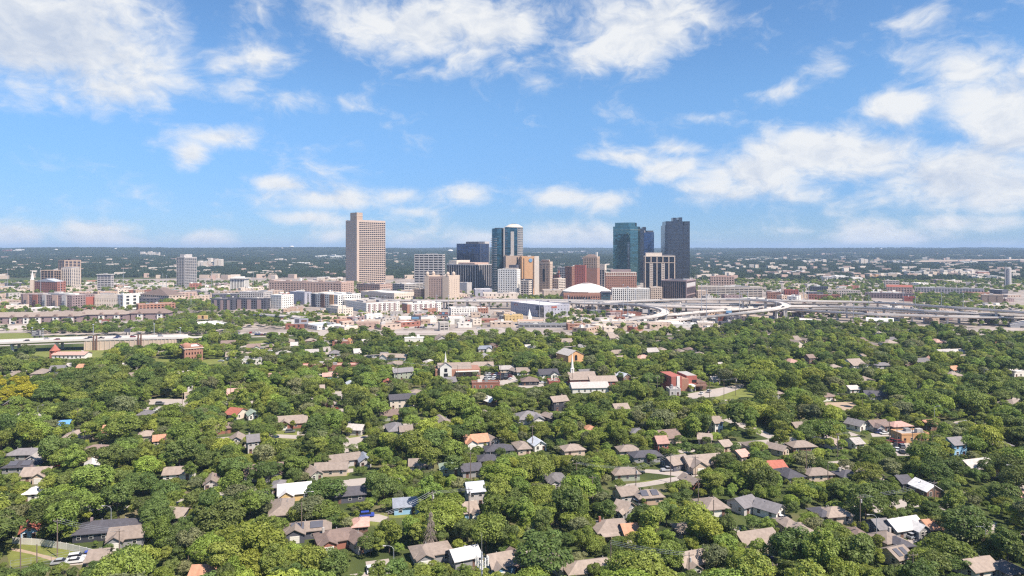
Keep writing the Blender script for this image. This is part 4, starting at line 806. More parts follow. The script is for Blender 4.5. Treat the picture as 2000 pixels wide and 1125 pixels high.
# the paved town between the houses and the towers
o = MB().add([(-1900, 700, .012), (1900, 700, .012), (2400, 2250, .012), (-2400, 2250, .012)], [(0, 1, 2, 3)]).build('town_ground', MATS['town_ground']); tag(o, 'pale dusty paved ground of the town', kind='structure')
STREETS = [
 ('street', 'pale concrete street curving between tan houses', [(1200,948),(1262,941),(1330,929),(1364,922),(1364,929),(1335,936),(1300,944),(1262,950),(1212,957)], 'paving'),
 ('street', 'side street mouth by the tan houses', [(1246,916),(1300,918),(1364,922),(1364,927),(1330,931),(1290,926),(1250,922)], 'paving'),
 ('lawn', 'lawn strip on the street corner', [(1218,949),(1262,938.5),(1300,934),(1312,937),(1262,944),(1222,952)], 'lawn'),
 ('lawn', 'front lawn of the tan houses', [(1290,917),(1345,917),(1362,921),(1330,924),(1296,922)], 'lawn'),
 ('lawn', 'mown play field behind the long white fence', [(8,1063),(60,1056),(150,1076),(182,1084),(160,1095),(100,1094),(20,1110)], 'lawn'),
 ('path', 'dirt track across the play field', [(22,1071),(40,1072),(120,1092),(110,1098),(60,1082),(22,1075)], 'dirt'),
 ('driveway', 'concrete drive with parked cars by the play field', [(118,1093),(185,1080),(205,1084),(195,1100),(110,1106)], 'paving'),
 ('parking_lot', 'church parking lot full of cars', [(936,733),(1000,729),(1013,744),(985,752),(940,746)], 'paving'),
 ('parking_lot', 'pale lot beside the dark house', [(1015,748),(1060,746),(1064,754),(1030,758),(1012,756)], 'paving'),
 ('parking_lot', 'sunny lot in front of the modern school', [(1332,771),(1360,766),(1452,749),(1454,756),(1404,774),(1350,779)], 'paving'),
 ('lawn', 'dry lawn right of the modern school', [(1395,773),(1455,757),(1475,766),(1472,779),(1400,781)], 'lawn'),
 ('parking_lot', 'lot in front of the white flat building', [(290,779),(372,779),(372,791),(290,790)], 'paving'),
 ('street', 'pale street strip between two lawns', [(536,848),(580,850),(580,857),(536,855)], 'paving'),
 ('lawn', 'lawn strip along the pale street', [(536,840),(580,843),(580,850),(536,848)], 'lawn'), ('lawn', 'lawn under the pale street', [(540,855),(580,857),(577,866),(545,864)], 'lawn'),
 ('driveway', 'concrete driveway below the grey gabled house', [(680,856),(718,850),(718,856),(698,866),(686,866)], 'paving'),
 ('lawn', 'yard grass beside the concrete driveway', [(682,851),(718,847),(718,850),(680,856)], 'lawn'),
 ('parking_lot', 'bare tan dirt lot among the trees', [(1610,786),(1670,785),(1672,793),(1655,802),(1615,797)], 'dirt'),
 ('parking_lot', 'lot with cars beside the shop with orange canopy', [(1735,846),(1765,846),(1775,866),(1790,872),(1780,890),(1752,890),(1740,870)], 'paving'),
 ('street', 'street in front of the grey white house row', [(1700,846),(1735,844),(1738,852),(1704,853)], 'paving'),
 ('lawn', 'sloping lawn beside the white walled house', [(1652,856),(1692,858),(1708,868),(1680,874),(1655,866)], 'lawn'),
 ('driveway', 'driveway with the red car', [(628,917),(690,915),(690,922),(650,926),(630,924)], 'paving'),
 ('lawn', 'small lawn below the red car', [(650,922),(690,916),(678,930),(652,930)], 'lawn'),
 ('street', 'street bend with a blue car', [(702,1005),(740,1004),(760,1010),(742,1020),(705,1016)], 'paving'),
 ('lawn', 'lawn in front of the blue grey house', [(740,1003),(800,1000),(806,1010),(770,1012),(742,1009)], 'lawn'),
 ('lawn', 'verge below the street bend', [(704,1016),(742,1020),(735,1027),(706,1026)], 'lawn'),
 ('driveway', 'driveway beside the white roofed bungalow', [(1778,1044),(1802,1042),(1802,1052),(1782,1062),(1772,1056)], 'paving'),
 ('lawn', 'small lawn beside the house with the orange porch', [(1225,984),(1245,979),(1246,988),(1228,990)], 'lawn'),
 ('driveway', 'driveway of the white gabled house', [(1512,1012),(1540,1010),(1541,1018),(1518,1024)], 'paving'),
 ('lawn', 'lawn under the long white building', [(60,688),(150,684),(204,684),(204,700),(150,700),(62,697)], 'lawn'),
 ('path', 'pale footpath down the lawn', [(158,684),(163,684),(175,700),(168,700)], 'paving'),
 ('lawn', 'grassy field left of the viaduct', [(-60,652),(60,650),(66,664),(-60,672)], 'lawn'),
 ('lawn', 'grass around the ornate brick building', [(296,700),(330,700),(334,708),(300,709)], 'lawn'), ('lawn', 'grass slope right of the ornate brick building', [(392,703),(440,700),(448,710),(400,713)], 'lawn'),
 ('lawn', 'park grass with young trees', [(486,668),(520,664),(524,668),(512,674),(490,675)], 'lawn'),
 ('street', 'road strip through the park', [(470,676),(530,668),(530,670),(470,679)], 'paving'),
 ('street', 'wide pale road along the edge of the houses', [(420,651),(560,648),(700,646),(850,646),(1000,645),(1000,649),(850,651),(700,651),(560,653),(420,656)], 'paving'),
 ('parking_lot', 'pale lots in front of the white apartments', [(660,626),(850,624),(870,640),(700,643),(660,640)], 'paving'),
 ('street', 'frontage road under the ramps', [(1200,634),(1340,630),(1420,625),(1420,628),(1340,634),(1200,640)], 'paving'),
 ('lawn', 'green sports field at the right edge', [(1972,596),(2040,596),(2040,604),(1976,604)], 'lawn'),
 ('street', 'straight street climbing between the brick blocks', [(1563,590),(1570,590),(1582,562),(1578,562)], 'paving'),
 ('lawn', 'yard of the two tan houses', [(975,726),(1000,724),(1000,730),(976,732)], 'lawn'),
 ('lawn', 'yard in front of the hip roofed cottage', [(352,950),(388,948),(388,956),(354,957)], 'lawn'),
]
for n_, l_, p_, m_ in STREETS: patch(n_, l_, p_, m_, {'lawn': .03, 'path': .04, 'driveway': .036, 'parking_lot': .033, 'street': .045}[n_])

def smooth(pts, step=10.0):
    P_ = [Vector(p) for p in pts]; out = []
    P2 = [P_[0]*2-P_[1]] + P_ + [P_[-1]*2-P_[-2]]
    for i in range(1, len(P2)-2):
        a, b, c, d = P2[i-1:i+3]; n = max(2, int((c-b).length/step))
        for k in range(n):
            t = k/n; out.append(.5*((2*b)+(c-a)*t+(2*a-5*b+4*c-d)*t*t+(3*b-a-3*c+d)*t**3))
    out.append(P_[-1]); return out
def sweep(name, line, prof, m, parent):
    """prof: closed list of (side offset, height offset)"""
    b = MB(); n = len(prof); vs = []; fs = []
    for i, p in enumerate(line):
        d = (line[min(i+1, len(line)-1)]-line[max(i-1, 0)]); d.z = 0; d.normalize(); s = Vector((d.y, -d.x, 0))
        for (o, h) in prof: vs.append(tuple(p + s*o + Vector((0, 0, h))))
    for i in range(len(line)-1):
        for k in range(n):
            j = (k+1) % n; fs.append((i*n+k, i*n+j, (i+1)*n+j, (i+1)*n+k))
    fs.append(tuple(range(n-1, -1, -1))); fs.append(tuple((len(line)-1)*n+k for k in range(n)))
    b.add(vs, fs); me = b.build(name, MATS[m], parent); 
    bm = bmesh.new(); bm.from_mesh(me.data); bmesh.ops.recalc_face_normals(bm, faces=bm.faces); bm.to_mesh(me.data); bm.free(); return me
RAMPS = []
def ramp(label, pix, width, piers=34, name='elevated_ramp', sink=True):
    line = smooth([G(px, py, z) for px, py, z in pix]); r = empty(name, (0, 0, 0)); tag(r, label, 'ramp', 'highway ramps on the interchange'); USED.add(label)
    base = Vector((line[len(line)//2].x, line[len(line)//2].y, 0)); r.location = base
    ll = [p - base for p in line]; w = width/2
    sweep('deck', ll, [(-w, 0), (w, 0), (w, -.7), (w*.55, -1.9), (-w*.55, -1.9), (-w, -.7)], 'deck', r)
    for s in (-1, 1): sweep('barrier', ll, [(s*w-.2, -.6), (s*w+.25, -.6), (s*w+.2, 1.0), (s*w-.1, 1.0)], 'ramp_side', r)
    acc = 12.0
    for i in range(1, len(line)):
        acc += (line[i]-line[i-1]).length
        if acc > piers and line[i].z > 4:
            acc = 0; p = ll[i]; d = line[i]-line[i-1]; a = math.atan2(d.y, d.x)
            m = MB(); ca, sa = -math.sin(a), math.cos(a)
            if width > 14:
                for q in (-.3, .3): m.obox((p.x+ca*width*q, p.y+sa*width*q), .9, .9, 0, p.z-2.8, a)
                m.obox((p.x, p.y), 1.0, width*.42, p.z-2.85, p.z-1.85, a)
            else:
                m.obox((p.x, p.y), 1.0, 1.3, 0, p.z-3.0, a); m.prism([(p.x+ca*v-sa*u*0+math.cos(a)*u, p.y+sa*v+math.sin(a)*u) for u, v in ((-.9,-width*.35),(.9,-width*.35),(.9,width*.35),(-.9,width*.35))], p.z-3.05, p.z-1.85)
            m.build('pier', MATS['ramp_side'], r)
    RAMPS.append((r, line, width)); return r
ramp('long grey viaduct passing in front of the domed hotel and arena', [(700,585.5,9),(760,586.5,10),(830,587.3,11),(900,587.4,12),(1000,588,12),(1100,590,12),(1200,593.5,12),(1300,597.5,11),(1400,601,9),(1460,603,6)], 19, 30)
ramp('second viaduct deck close behind the long grey one', [(900,584.5,11),(1050,585.5,12),(1150,587,12),(1250,589,12),(1330,590.5,13)], 10, 34)
ramp('highest far flyover crossing in front of the parking garage', [(1180,590.5,13),(1260,587,15),(1340,584.6,17),(1420,584,18),(1480,585,18),(1560,587.5,17),(1650,589,16),(1730,590.5,16)], 10, 36)
ramp('big loop flyover turning round near the red brick block', [(1420,584.8,17.5),(1480,586.2,18.5),(1518,589.5,19),(1535,594.5,19),(1532,599,18.5),(1505,604.5,17),(1460,610,14),(1400,616.5,9),(1340,623,4),(1290,629,1.5)], 10, 26)
ramp('broad white flyover running to the right picture edge', [(1536,598.3,14),(1600,598,14),(1690,600.5,14.5),(1760,604,14.5),(1830,608,14),(1920,612,13),(2010,616,12),(2080,619,12)], 12, 36)
ramp('far flyover sloping down to the right picture edge', [(1640,588.5,14),(1720,590.8,16),(1780,594.5,17.5),(1850,599.5,18),(1920,604,18),(2000,610,17),(2080,616,16)], 10, 36)
ramp('nearest lower deck above the tree edge on the right', [(1520,603,9),(1600,607.5,9.5),(1690,612.5,10),(1760,615,10),(1850,617.8,10),(1940,619,10),(2060,620,10)], 12, 34)
ramp('curved ramp hooking back above the freight building', [(1180,592,12),(1235,595,13),(1275,599.5,13),(1297,605.5,12),(1298,611.5,11),(1280,617,9),(1245,622,6),(1210,627,2.5)], 9, 24)
ramp('straight ramp rising from the stores toward the loop', [(1216,622.5,3),(1300,615.5,7),(1380,608.5,9),(1440,604,9),(1500,600,8)], 9, 30)
ramp('middle ramp between the curved ramp and the loop', [(1260,594.5,9),(1330,597.5,9),(1400,600,8),(1470,598.5,8),(1530,595.5,9)], 9, 30)
ramp('low bridge over the trees left of the dark billboard', [(500,614,6),(530,616,7),(565,618,7),(600,622,6)], 12, 20, name='road_bridge')
ramp('straight far deck behind the curved ramp', [(1090,588.5,10),(1200,591.5,11),(1330,593.5,11),(1450,594,11),(1540,593,12),(1640,593.5,12)], 12, 26)
ramp('low deck between the broad white flyover and the nearest lower deck', [(1540,601.5,9),(1640,603,9),(1740,607,9),(1850,612,9),(1960,616.5,9),(2060,619,9)], 11, 28)
# left highway on its wall
WALLRAMP = len(RAMPS)
r = ramp('sunlit highway viaduct on a tall ribbed wall at left', [(-60,670,8),(8,667.5,8.5),(150,662,9),(350,657.5,9),(380,657,8)], 21, 22, name='highway_viaduct')
ln = [G(px, py, 0) for px, py in ((150, 684.5), (352, 679.5))]
def viaduct_wall(px0, px1, dy=10.9):
    line = RAMPS[-1][1]; pts = []
    for p in line:
        if px0 <= 1000 + p.x/p.y*F <= px1: pts.append(p)
    return pts
pts = viaduct_wall(152, 352); base = r.location
m = MB(); seg = []
for i in range(len(pts)-1):
    d = (pts[i+1]-pts[i]); d.z = 0; d.normalize(); s = Vector((d.y, -d.x, 0)); c = (pts[i]+pts[i+1])/2 + s*9.9 - base; a = math.atan2(d.y, d.x); L = (pts[i+1]-pts[i]).length
    m.obox((c.x, c.y), L/2+.02, .35, 0, pts[i].z-.75, a)
    for k in range(3):
        q = c + d*(k-1)*L/3 + s*.42; m.obox((q.x, q.y), .32, .28, 0, pts[i].z-.9, a)
m.build('ribbed_wall', WM('beige'), r)
for px in (193, 276):
    p = min(RAMPS[-1][1], key=lambda p: abs(1000+p.x/p.y*F-px)) - base; m = MB(); m.box(p.x-1.6, p.x-.6, p.y-11.6, p.y-10.7, 0, p.z+4.2); m.box(p.x+.9, p.x+1.8, p.y-11.6, p.y-10.7, 0, p.z+4.2); m.build('brown_pilaster', WM('brown'), r)
lw = smooth([G(-60, 646, 0), G(0, 643.5, 0), G(150, 638.5, 0), G(330, 634, 0)]); b0 = lw[len(lw)//2].copy()
o = sweep('highway_wall', [p-b0 for p in lw], [(-.3, 0), (.3, 0), (.3, 3.8), (-.3, 3.8)], 'ramp_side', None); o.location = b0; tag(o, 'long pale highway wall below the tan roofed apartment houses', 'wall')
o = sweep('road', smooth([G(-60, 651, .1), G(0, 648.5, .1), G(150, 643, .1), G(330, 636.5, .1), G(480, 632, .1)]), [(-6, 0), (6, 0), (6, -.09), (-6, -.09)], 'paving', None); tag(o, 'highway lanes beside the long pale wall', kind='structure')

# masts
def mast(px, yt, Y, lum=True):
    z = max(9.0, zt(yt, Y)); r = empty('light_mast', (gx(px, Y), Y, 0), random.uniform(0, 3)); tag(r, where_label('slender %slight mast standing' % ('tall grey ' if z > 30 else ''), px, Y), 'light mast', 'light masts along the highways')
    MB().tube((0, 0, 0), (0, 0, z), .40, .26, 7).build('pole', MATS['steel'], r)
    MB().tube((0, 0, z-.2), (0, 0, z+.5), .95, .8, 8).build('lamp_ring', MATS['steel'], r)
for px, yt, Y in ((15,524,1500),(79.5,524,1250),(118,547,1150),(241,527,1500),(318,535,1400),(325,538,1200),(413,531,1500),(495,531,1600),(1302,597,820),(752,578,860),(669,577,870),(853,577,900),(876,577,850),(889,580,930),(1028,581,940),(1054,590,860),(1110,577,960),(1142,583,930),(1160,588,880),
        (1217,556,880),(1226,560,860),(1241,566,980),(1370,556,900),(1380,566,850),(1401,570,1000),(1404,553,1150),(1444,570,880),(1448,573,980),(1460,571,950),(1516,590,840),(1560,566,1000),(1569,563,1150),(1579,560,1180),(1697,571,870),(1765,566,980),(1788,579,960),(1839,573,980),(1881,573,840),(1662,580,1050),(1667,594,830),(1942,600,900),(84,642,640),(301,633,650),(63,640,690),(182,634,660),(352,640,640),(124,575,1000),(373,575,1000)):
    mast(px, yt, Y)
# billboards
def billboard(px0, px1, y0, y1, Y, panel, lab, art=None, two=True, rz=0.0):
    w = (px1-px0)/F*Y; zb_, zt_ = zt(y1, Y), zt(y0, Y); r = empty('billboard', (gx((px0+px1)/2, Y), Y, 0), rz, lab, 'billboard'); USED.add(lab); LAND.append(((px0+px1)/2, Y, ' '.join(lab.split()[:3])))
    MB().box(-w/2, w/2, -.35, .35, zb_, zt_).build('panel', WM(panel), r)
    MB().box(-w/2-.3, w/2+.3, -1.2, .5, zb_-.5, zb_-.05).build('catwalk', WM('grey'), r)
    for x in ((w*.46,) if not two else (-w*.25, w*.25)): MB().tube((x, .9, 0), (x, .9, zt_-.5), .45, .45, 8).build('post', WM('slate'), r)
    if art:
        for (u0, u1, v0, v1, c) in art: MB().box(-w/2+u0*w, -w/2+u1*w, -.42, -.34, zb_+v0*(zt_-zb_), zb_+v1*(zt_-zb_)).build('printed_shape', WM(c), r)
billboard(386, 406, 615.5, 623.5, 760, 'yellow', 'orange yellow billboard on a tall black post', [(.04, .3, .3, .8, 'orange'), (.4, .62, .05, .9, 'brown'), (.46, .56, .4, .8, 'cream'), (.72, .96, .45, .75, 'orange')], two=False)
billboard(193, 213, 624, 632, 745, 'red', 'red and white billboard in front of the tan roofed apartments', [(.03, .28, .15, .85, 'white'), (.34, .92, .52, .66, 'white'), (.34, .8, .25, .38, 'white')])
billboard(62, 81, 645, 655, 660, 'slate', 'dark billboard with white lettering left of the viaduct', [(.82, .99, .06, .94, 'lightgrey'), (.06, .5, .7, .8, 'white'), (.06, .68, .42, .52, 'white'), (.06, .4, .2, .3, 'white')])
billboard(575, 602, 621.5, 632, 745, 'purple', 'wide purple grey billboard over the white shop', [(.05, .35, .15, .85, 'slate'), (.5, .9, .3, .7, 'brown')])
billboard(243, 254, 642, 648, 680, 'slate', 'small black highway sign above the ribbed wall', [(.15, .85, .3, .7, 'slate')])
billboard(803, 822, 616, 624, 790, 'slate', 'tilted navy billboard in front of the white apartments', [(.1, .8, .2, .6, 'blue')], two=False)
billboard(857, 875, 609, 615.5, 835, 'slate', 'black billboard with red and blue lettering beside the plant', [(.05, .3, .3, .8, 'red'), (.38, .6, .3, .8, 'blue'), (.68, .95, .3, .8, 'red')])
billboard(1255, 1265, 604, 610.5, 880, 'lightgrey', 'pale billboard on a post by the curved ramp', None, two=False)
billboard(1418, 1429, 606.5, 613, 850, 'blue', 'blue highway sign beside the loop flyover', [(.1, .9, .12, .28, 'white')])
billboard(1676, 1682, 610, 617, 860, 'sage', 'green highway sign on the right frontage road', [(.15, .85, .55, .7, 'white')])
# ---------------------------------------------------------------- houses in the trees
KEEP = [(72, 654, 150, 684, 588), (150, 654, 215, 684, 590), (215, 654, 350, 668, 590), (-40, 664, 72, 670, 575), (20, 654, 60, 668, 640)]            # picture areas that trees must leave open: (px0, py0, px1, py1, Y)
def window_mesh():
    m = MB(); m.box(-.62, .62, -.05, .06, -.06, 1.46, 0); m.box(-.5, .5, -.075, -.04, .05, 1.35, 1); m.box(-.5, .5, -.095, -.06, .66, .74, 0); return m.mesh('window', [WM('white'), GL['win']])
def door_mesh(): return MB().box(-.55, .55, -.07, .06, 0, 2.1, 0).box(-.4, .4, -.09, -.05, 1.2, 1.9, 1).mesh('door', [WM('brown'), GL['win']])
def garage_mesh():
    m = MB(); m.box(-1.4, 1.4, -.06, .06, 0, 2.2)
    for k in range(4): m.box(-1.35, 1.35, -.085, -.05, .08+k*.54, .5+k*.54)
    return m.mesh('garage_door', WM('white'))
WIN, DOOR, GAR = window_mesh(), door_mesh(), garage_mesh()
PANEL = None
def slab_roof(m, pts, th=.18):
    """a thick roof plane from its top corners"""
    n = len(pts); b = [(x, y, z-th) for x, y, z in pts]; m.add(list(pts)+b, [tuple(range(n)), tuple(range(2*n-1, n-1, -1))] + [(i, n+i, n+(i+1) % n, (i+1) % n) for i in range(n)])
def gable(m, cx, cy, w, d, ze, rise, ov=.55, axis='x'):
    """gable roof planes: ridge along axis"""
    if axis == 'x':
        x0, x1 = cx-w/2-ov, cx+w/2+ov; k = rise/(d/2); yo = d/2+ov; zo = ze-k*ov; zr = ze+rise+.18
        slab_roof(m, [(x0, cy-yo, zo+.18), (x1, cy-yo, zo+.18), (x1, cy, zr), (x0, cy, zr)]); slab_roof(m, [(x1, cy+yo, zo+.18), (x0, cy+yo, zo+.18), (x0, cy, zr), (x1, cy, zr)])
    else:
        y0, y1 = cy-d/2-ov, cy+d/2+ov; k = rise/(w/2); xo = w/2+ov; zo = ze-k*ov; zr = ze+rise+.18
        slab_roof(m, [(cx-xo, y1, zo+.18), (cx-xo, y0, zo+.18), (cx, y0, zr), (cx, y1, zr)]); slab_roof(m, [(cx+xo, y0, zo+.18), (cx+xo, y1, zo+.18), (cx, y1, zr), (cx, y0, zr)])
def hip(m, cx, cy, w, d, ze, rise, ov=.55):
    x0, x1, y0, y1 = cx-w/2-ov, cx+w/2+ov, cy-d/2-ov, cy+d/2+ov; z = ze-.1
    if w >= d: r0, r1 = (cx-(w-d)/2, cy), (cx+(w-d)/2, cy)
    else: r0, r1 = (cx, cy-(d-w)/2), (cx, cy+(d-w)/2)
    R0, R1 = (*r0, ze+rise), (*r1, ze+rise); a, b, c, e = (x0,y0,z), (x1,y0,z), (x1,y1,z), (x0,y1,z)
    if w >= d: m.add([a, b, c, e, R0, R1], [(0,1,5,4),(1,2,5),(2,3,4,5),(3,0,4)])
    else: m.add([a, b, c, e, R0, R1], [(0,1,4),(1,2,5,4),(2,3,5),(3,0,4,5)])
    m.box(x0, x1, y0, y1, z-.2, z-.01)
def gwall(m, cx, cy, w, d, ze, rise, axis='x'):
    m.box(cx-w/2, cx+w/2, cy-d/2, cy+d/2, 0, ze)
    if rise > 0:
        if axis == 'x':
            for x in (cx-w/2, cx+w/2-.2): m.add([(x,cy-d/2,ze),(x,cy+d/2,ze),(x,cy,ze+rise),(x+.2,cy-d/2,ze),(x+.2,cy+d/2,ze),(x+.2,cy,ze+rise)], [(0,2,1),(3,4,5),(0,3,5,2),(1,2,5,4)])
        else:
            for y in (cy-d/2, cy+d/2-.2): m.add([(cx-w/2,y,ze),(cx+w/2,y,ze),(cx,y,ze+rise),(cx-w/2,y+.2,ze),(cx+w/2,y+.2,ze),(cx,y+.2,ze+rise)], [(0,1,2),(3,5,4),(0,2,5,3),(1,4,5,2)])
def house(ty, roof, wall, x0, y0, x1, y1, yaw, short, extra=''):
    hid = ty.islower(); T = ty.upper(); two = T == 'T'
    ze = 5.4 if two else (3.6 if T == 'B' else 2.75)
    zb = ze - .3 if hid else .7
    Y = YG(y1, zb); th = R(yaw); Wm = (x1-x0)/F*Y; cx = gx((x0+x1)/2, Y)
    k = .62 if T in 'FXT' else .5
    t = ((H-ze)*F - (y0-HY)*Y) / ((y0-HY) + k*F); d = 2*max(3.4, min(7.5, t))
    if T == 'F': d = max(d, Wm*.9)
    w = (Wm - d*abs(math.sin(th))) / math.cos(th); w = max(w, Wm*.55, 4.5)
    if T == 'F': d = min(max(8, w*1.1), 15)
    rise = k*min(w, d)/2*(.95) if T in 'HY' else (k*w/2 if T == 'F' else k*d/2)
    rise = min(rise, 3.6)
    c = Vector((cx, Y + (d/2*math.cos(th) + w/2*abs(math.sin(th))*.6), 0))
    lab = short; r = empty('house' if T != 'B' else 'flat_roofed_building', c, th, lab, 'house' if T != 'B' else 'building'); USED.add(lab)
    LAND.append(((x0+x1)/2, Y+d/2, short)); HOUSES.append(((x0+x1)/2, Y+d/2, short)); FOOT.append((c.x, c.y, w/2, d/2, th))
    KEEP.append((x0, y0-.5, x1, y1-(y1-y0)*(.12 if not hid else .05), Y))
    wm = MB(); rm = MB()
    if T in 'GTX': gwall(wm, 0, 0, w, d, ze, rise, 'x'); gable(rm, 0, 0, w, d, ze, rise)
    elif T == 'F': gwall(wm, 0, 0, w, d, ze, rise, 'y'); gable(rm, 0, 0, w, d, ze, rise, axis='y')
    elif T in 'HY': gwall(wm, 0, 0, w, d, ze, 0); hip(rm, 0, 0, w, d, ze, rise)
    elif T == 'B':
        gwall(wm, 0, 0, w, d, ze, 0); 
        for (a0, a1, b0, b1) in ((-w/2-.1, w/2+.1, -d/2-.1, -d/2+.25), (-w/2-.1, w/2+.1, d/2-.25, d/2+.1), (-w/2-.1, -w/2+.25, -d/2+.25, d/2-.25), (w/2-.25, w/2+.1, -d/2+.25, d/2-.25)): wm.box(a0, a1, b0, b1, ze+.0, ze+.7)
        rm.box(-w/2+.26, w/2-.26, -d/2+.26, d/2-.26, ze+.01, ze+.2)
    gxw = None
    if T in 'XY':       # front wing with its own gable
        s = 1 if (int(x0) % 2) else -1; ww = min(w*.42, 6.5); gxw = s*(w/2-ww/2-.3); r2 = k*ww/2+.1
        wm.box(gxw-ww/2, gxw+ww/2, -d/2-2.2, -d/2+.1, 0, ze-.02); gy = -d/2-2.2
        wm.add([(gxw-ww/2,gy,ze-.02),(gxw+ww/2,gy,ze-.02),(gxw,gy,ze+r2-.05),(gxw-ww/2,gy+.2,ze-.02),(gxw+ww/2,gy+.2,ze-.02),(gxw,gy+.2,ze+r2-.05)], [(0,1,2),(3,5,4),(0,2,5,3),(1,4,5,2)])
        gable(rm, gxw, -d/4-1.1, ww, d/2+2.2, ze-.04, r2, .45, axis='y')
    wall_o = wm.build('wall', WM(wall), r); roof_o = rm.build('roof', RM(roof), r)
    far = Y > 520
    def win(x, y, z, a=0.0, s=1.0): return inst('window', WIN, r, (x, y, z), a, (s, 1, s))
    rr = random.Random(int(x0*13+y0)); nw = 2 if far else max(2, int(w/3.2))
    dpos = rr.randrange(nw)
    for q in range(nw):
        x = -w/2 + w*(q+.5)/nw
        if gxw is not None and abs(x-gxw) < 3.3: continue
        if q == dpos: inst('door', DOOR, r, (x, -d/2-.02, .1))
        else: win(x, -d/2-.02, .95)
        if two: win(x, -d/2-.02, 3.6)
    if gxw is not None:
        if rr.random() < .5: inst('garage_door', GAR, r, (gxw, -d/2-2.22, .05))
        else: win(gxw-.8, -d/2-2.22, .9); win(gxw+.8, -d/2-2.22, .9)
    if not far:
        for q in range(2):
            y = -d/4 + q*d/2
            win(-w/2-.02, y, .95, R(-90)); win(w/2+.02, y, .95, R(90))
            if two: win(-w/2-.02, y, 3.6, R(-90))
    if T in 'FX' and not far: win((gxw or 0), (-d/2-2.22 if gxw is not None else -d/2-.02), ze+.1, 0, .7) if T == 'F' else None
    if Y < 420:
        for q in range(rr.randrange(1, 3)):
            x = rr.uniform(-.3, .3)*w; MB().tube((x, d*.12, ze+rise*.5), (x, d*.12, ze+rise*.76+.5), .14, .14, 6).build('roof_vent', WM('grey'), r)
        if rr.random() < .14 and T != 'B': x = rr.choice((-.3, .3))*w; MB().box(x-.32, x+.32, .6, 1.25, ze+rise*.5, ze+rise+.6).build('chimney', WM(rr.choice(['brick', 'mauve', 'concrete'])), r)
    if 's' in extra:    # solar panels lying on the front roof plane
        n = math.atan2(rise, d/2) 
        for q, xx in enumerate((-.22, .2)):
            o = MB().box(-w*.14, w*.14, -1.3, 1.3, .24, .30).build('solar_panel', GL['navy'] if 0 else WM('slate'), roof_o, (xx*w, -d/4, ze+rise/2)); o.rotation_euler = (n, 0, 0)
    if 'p' in extra:    # porch with posts
        pw = w*.5; px_ = -w*.2; m = MB(); slab_roof(m, [(px_-pw/2, -d/2-2.6, 2.35), (px_+pw/2, -d/2-2.6, 2.35), (px_+pw/2, -d/2+.1, 2.75), (px_-pw/2, -d/2+.1, 2.75)], .14); m.build('porch_roof', RM(roof), r)
        for q in range(3): MB().box(px_-pw/2+.2+q*(pw-.6)/2, px_-pw/2+.4+q*(pw-.6)/2, -d/2-2.5, -d/2-2.3, 0, 2.25).build('porch_post', WM('white'), r)
    if 'a' in extra: MB().box(-w/2+1, -w/2+2, d/2-2.5, d/2-1.4, ze+.2, ze+1.1).build('air_conditioner', WM('lightgrey'), r)
    if T == 'B': roof_units(r, w, d, ze+.2, 2, int(x0))
    return r, w, d, ze, rise
HOUSES = []
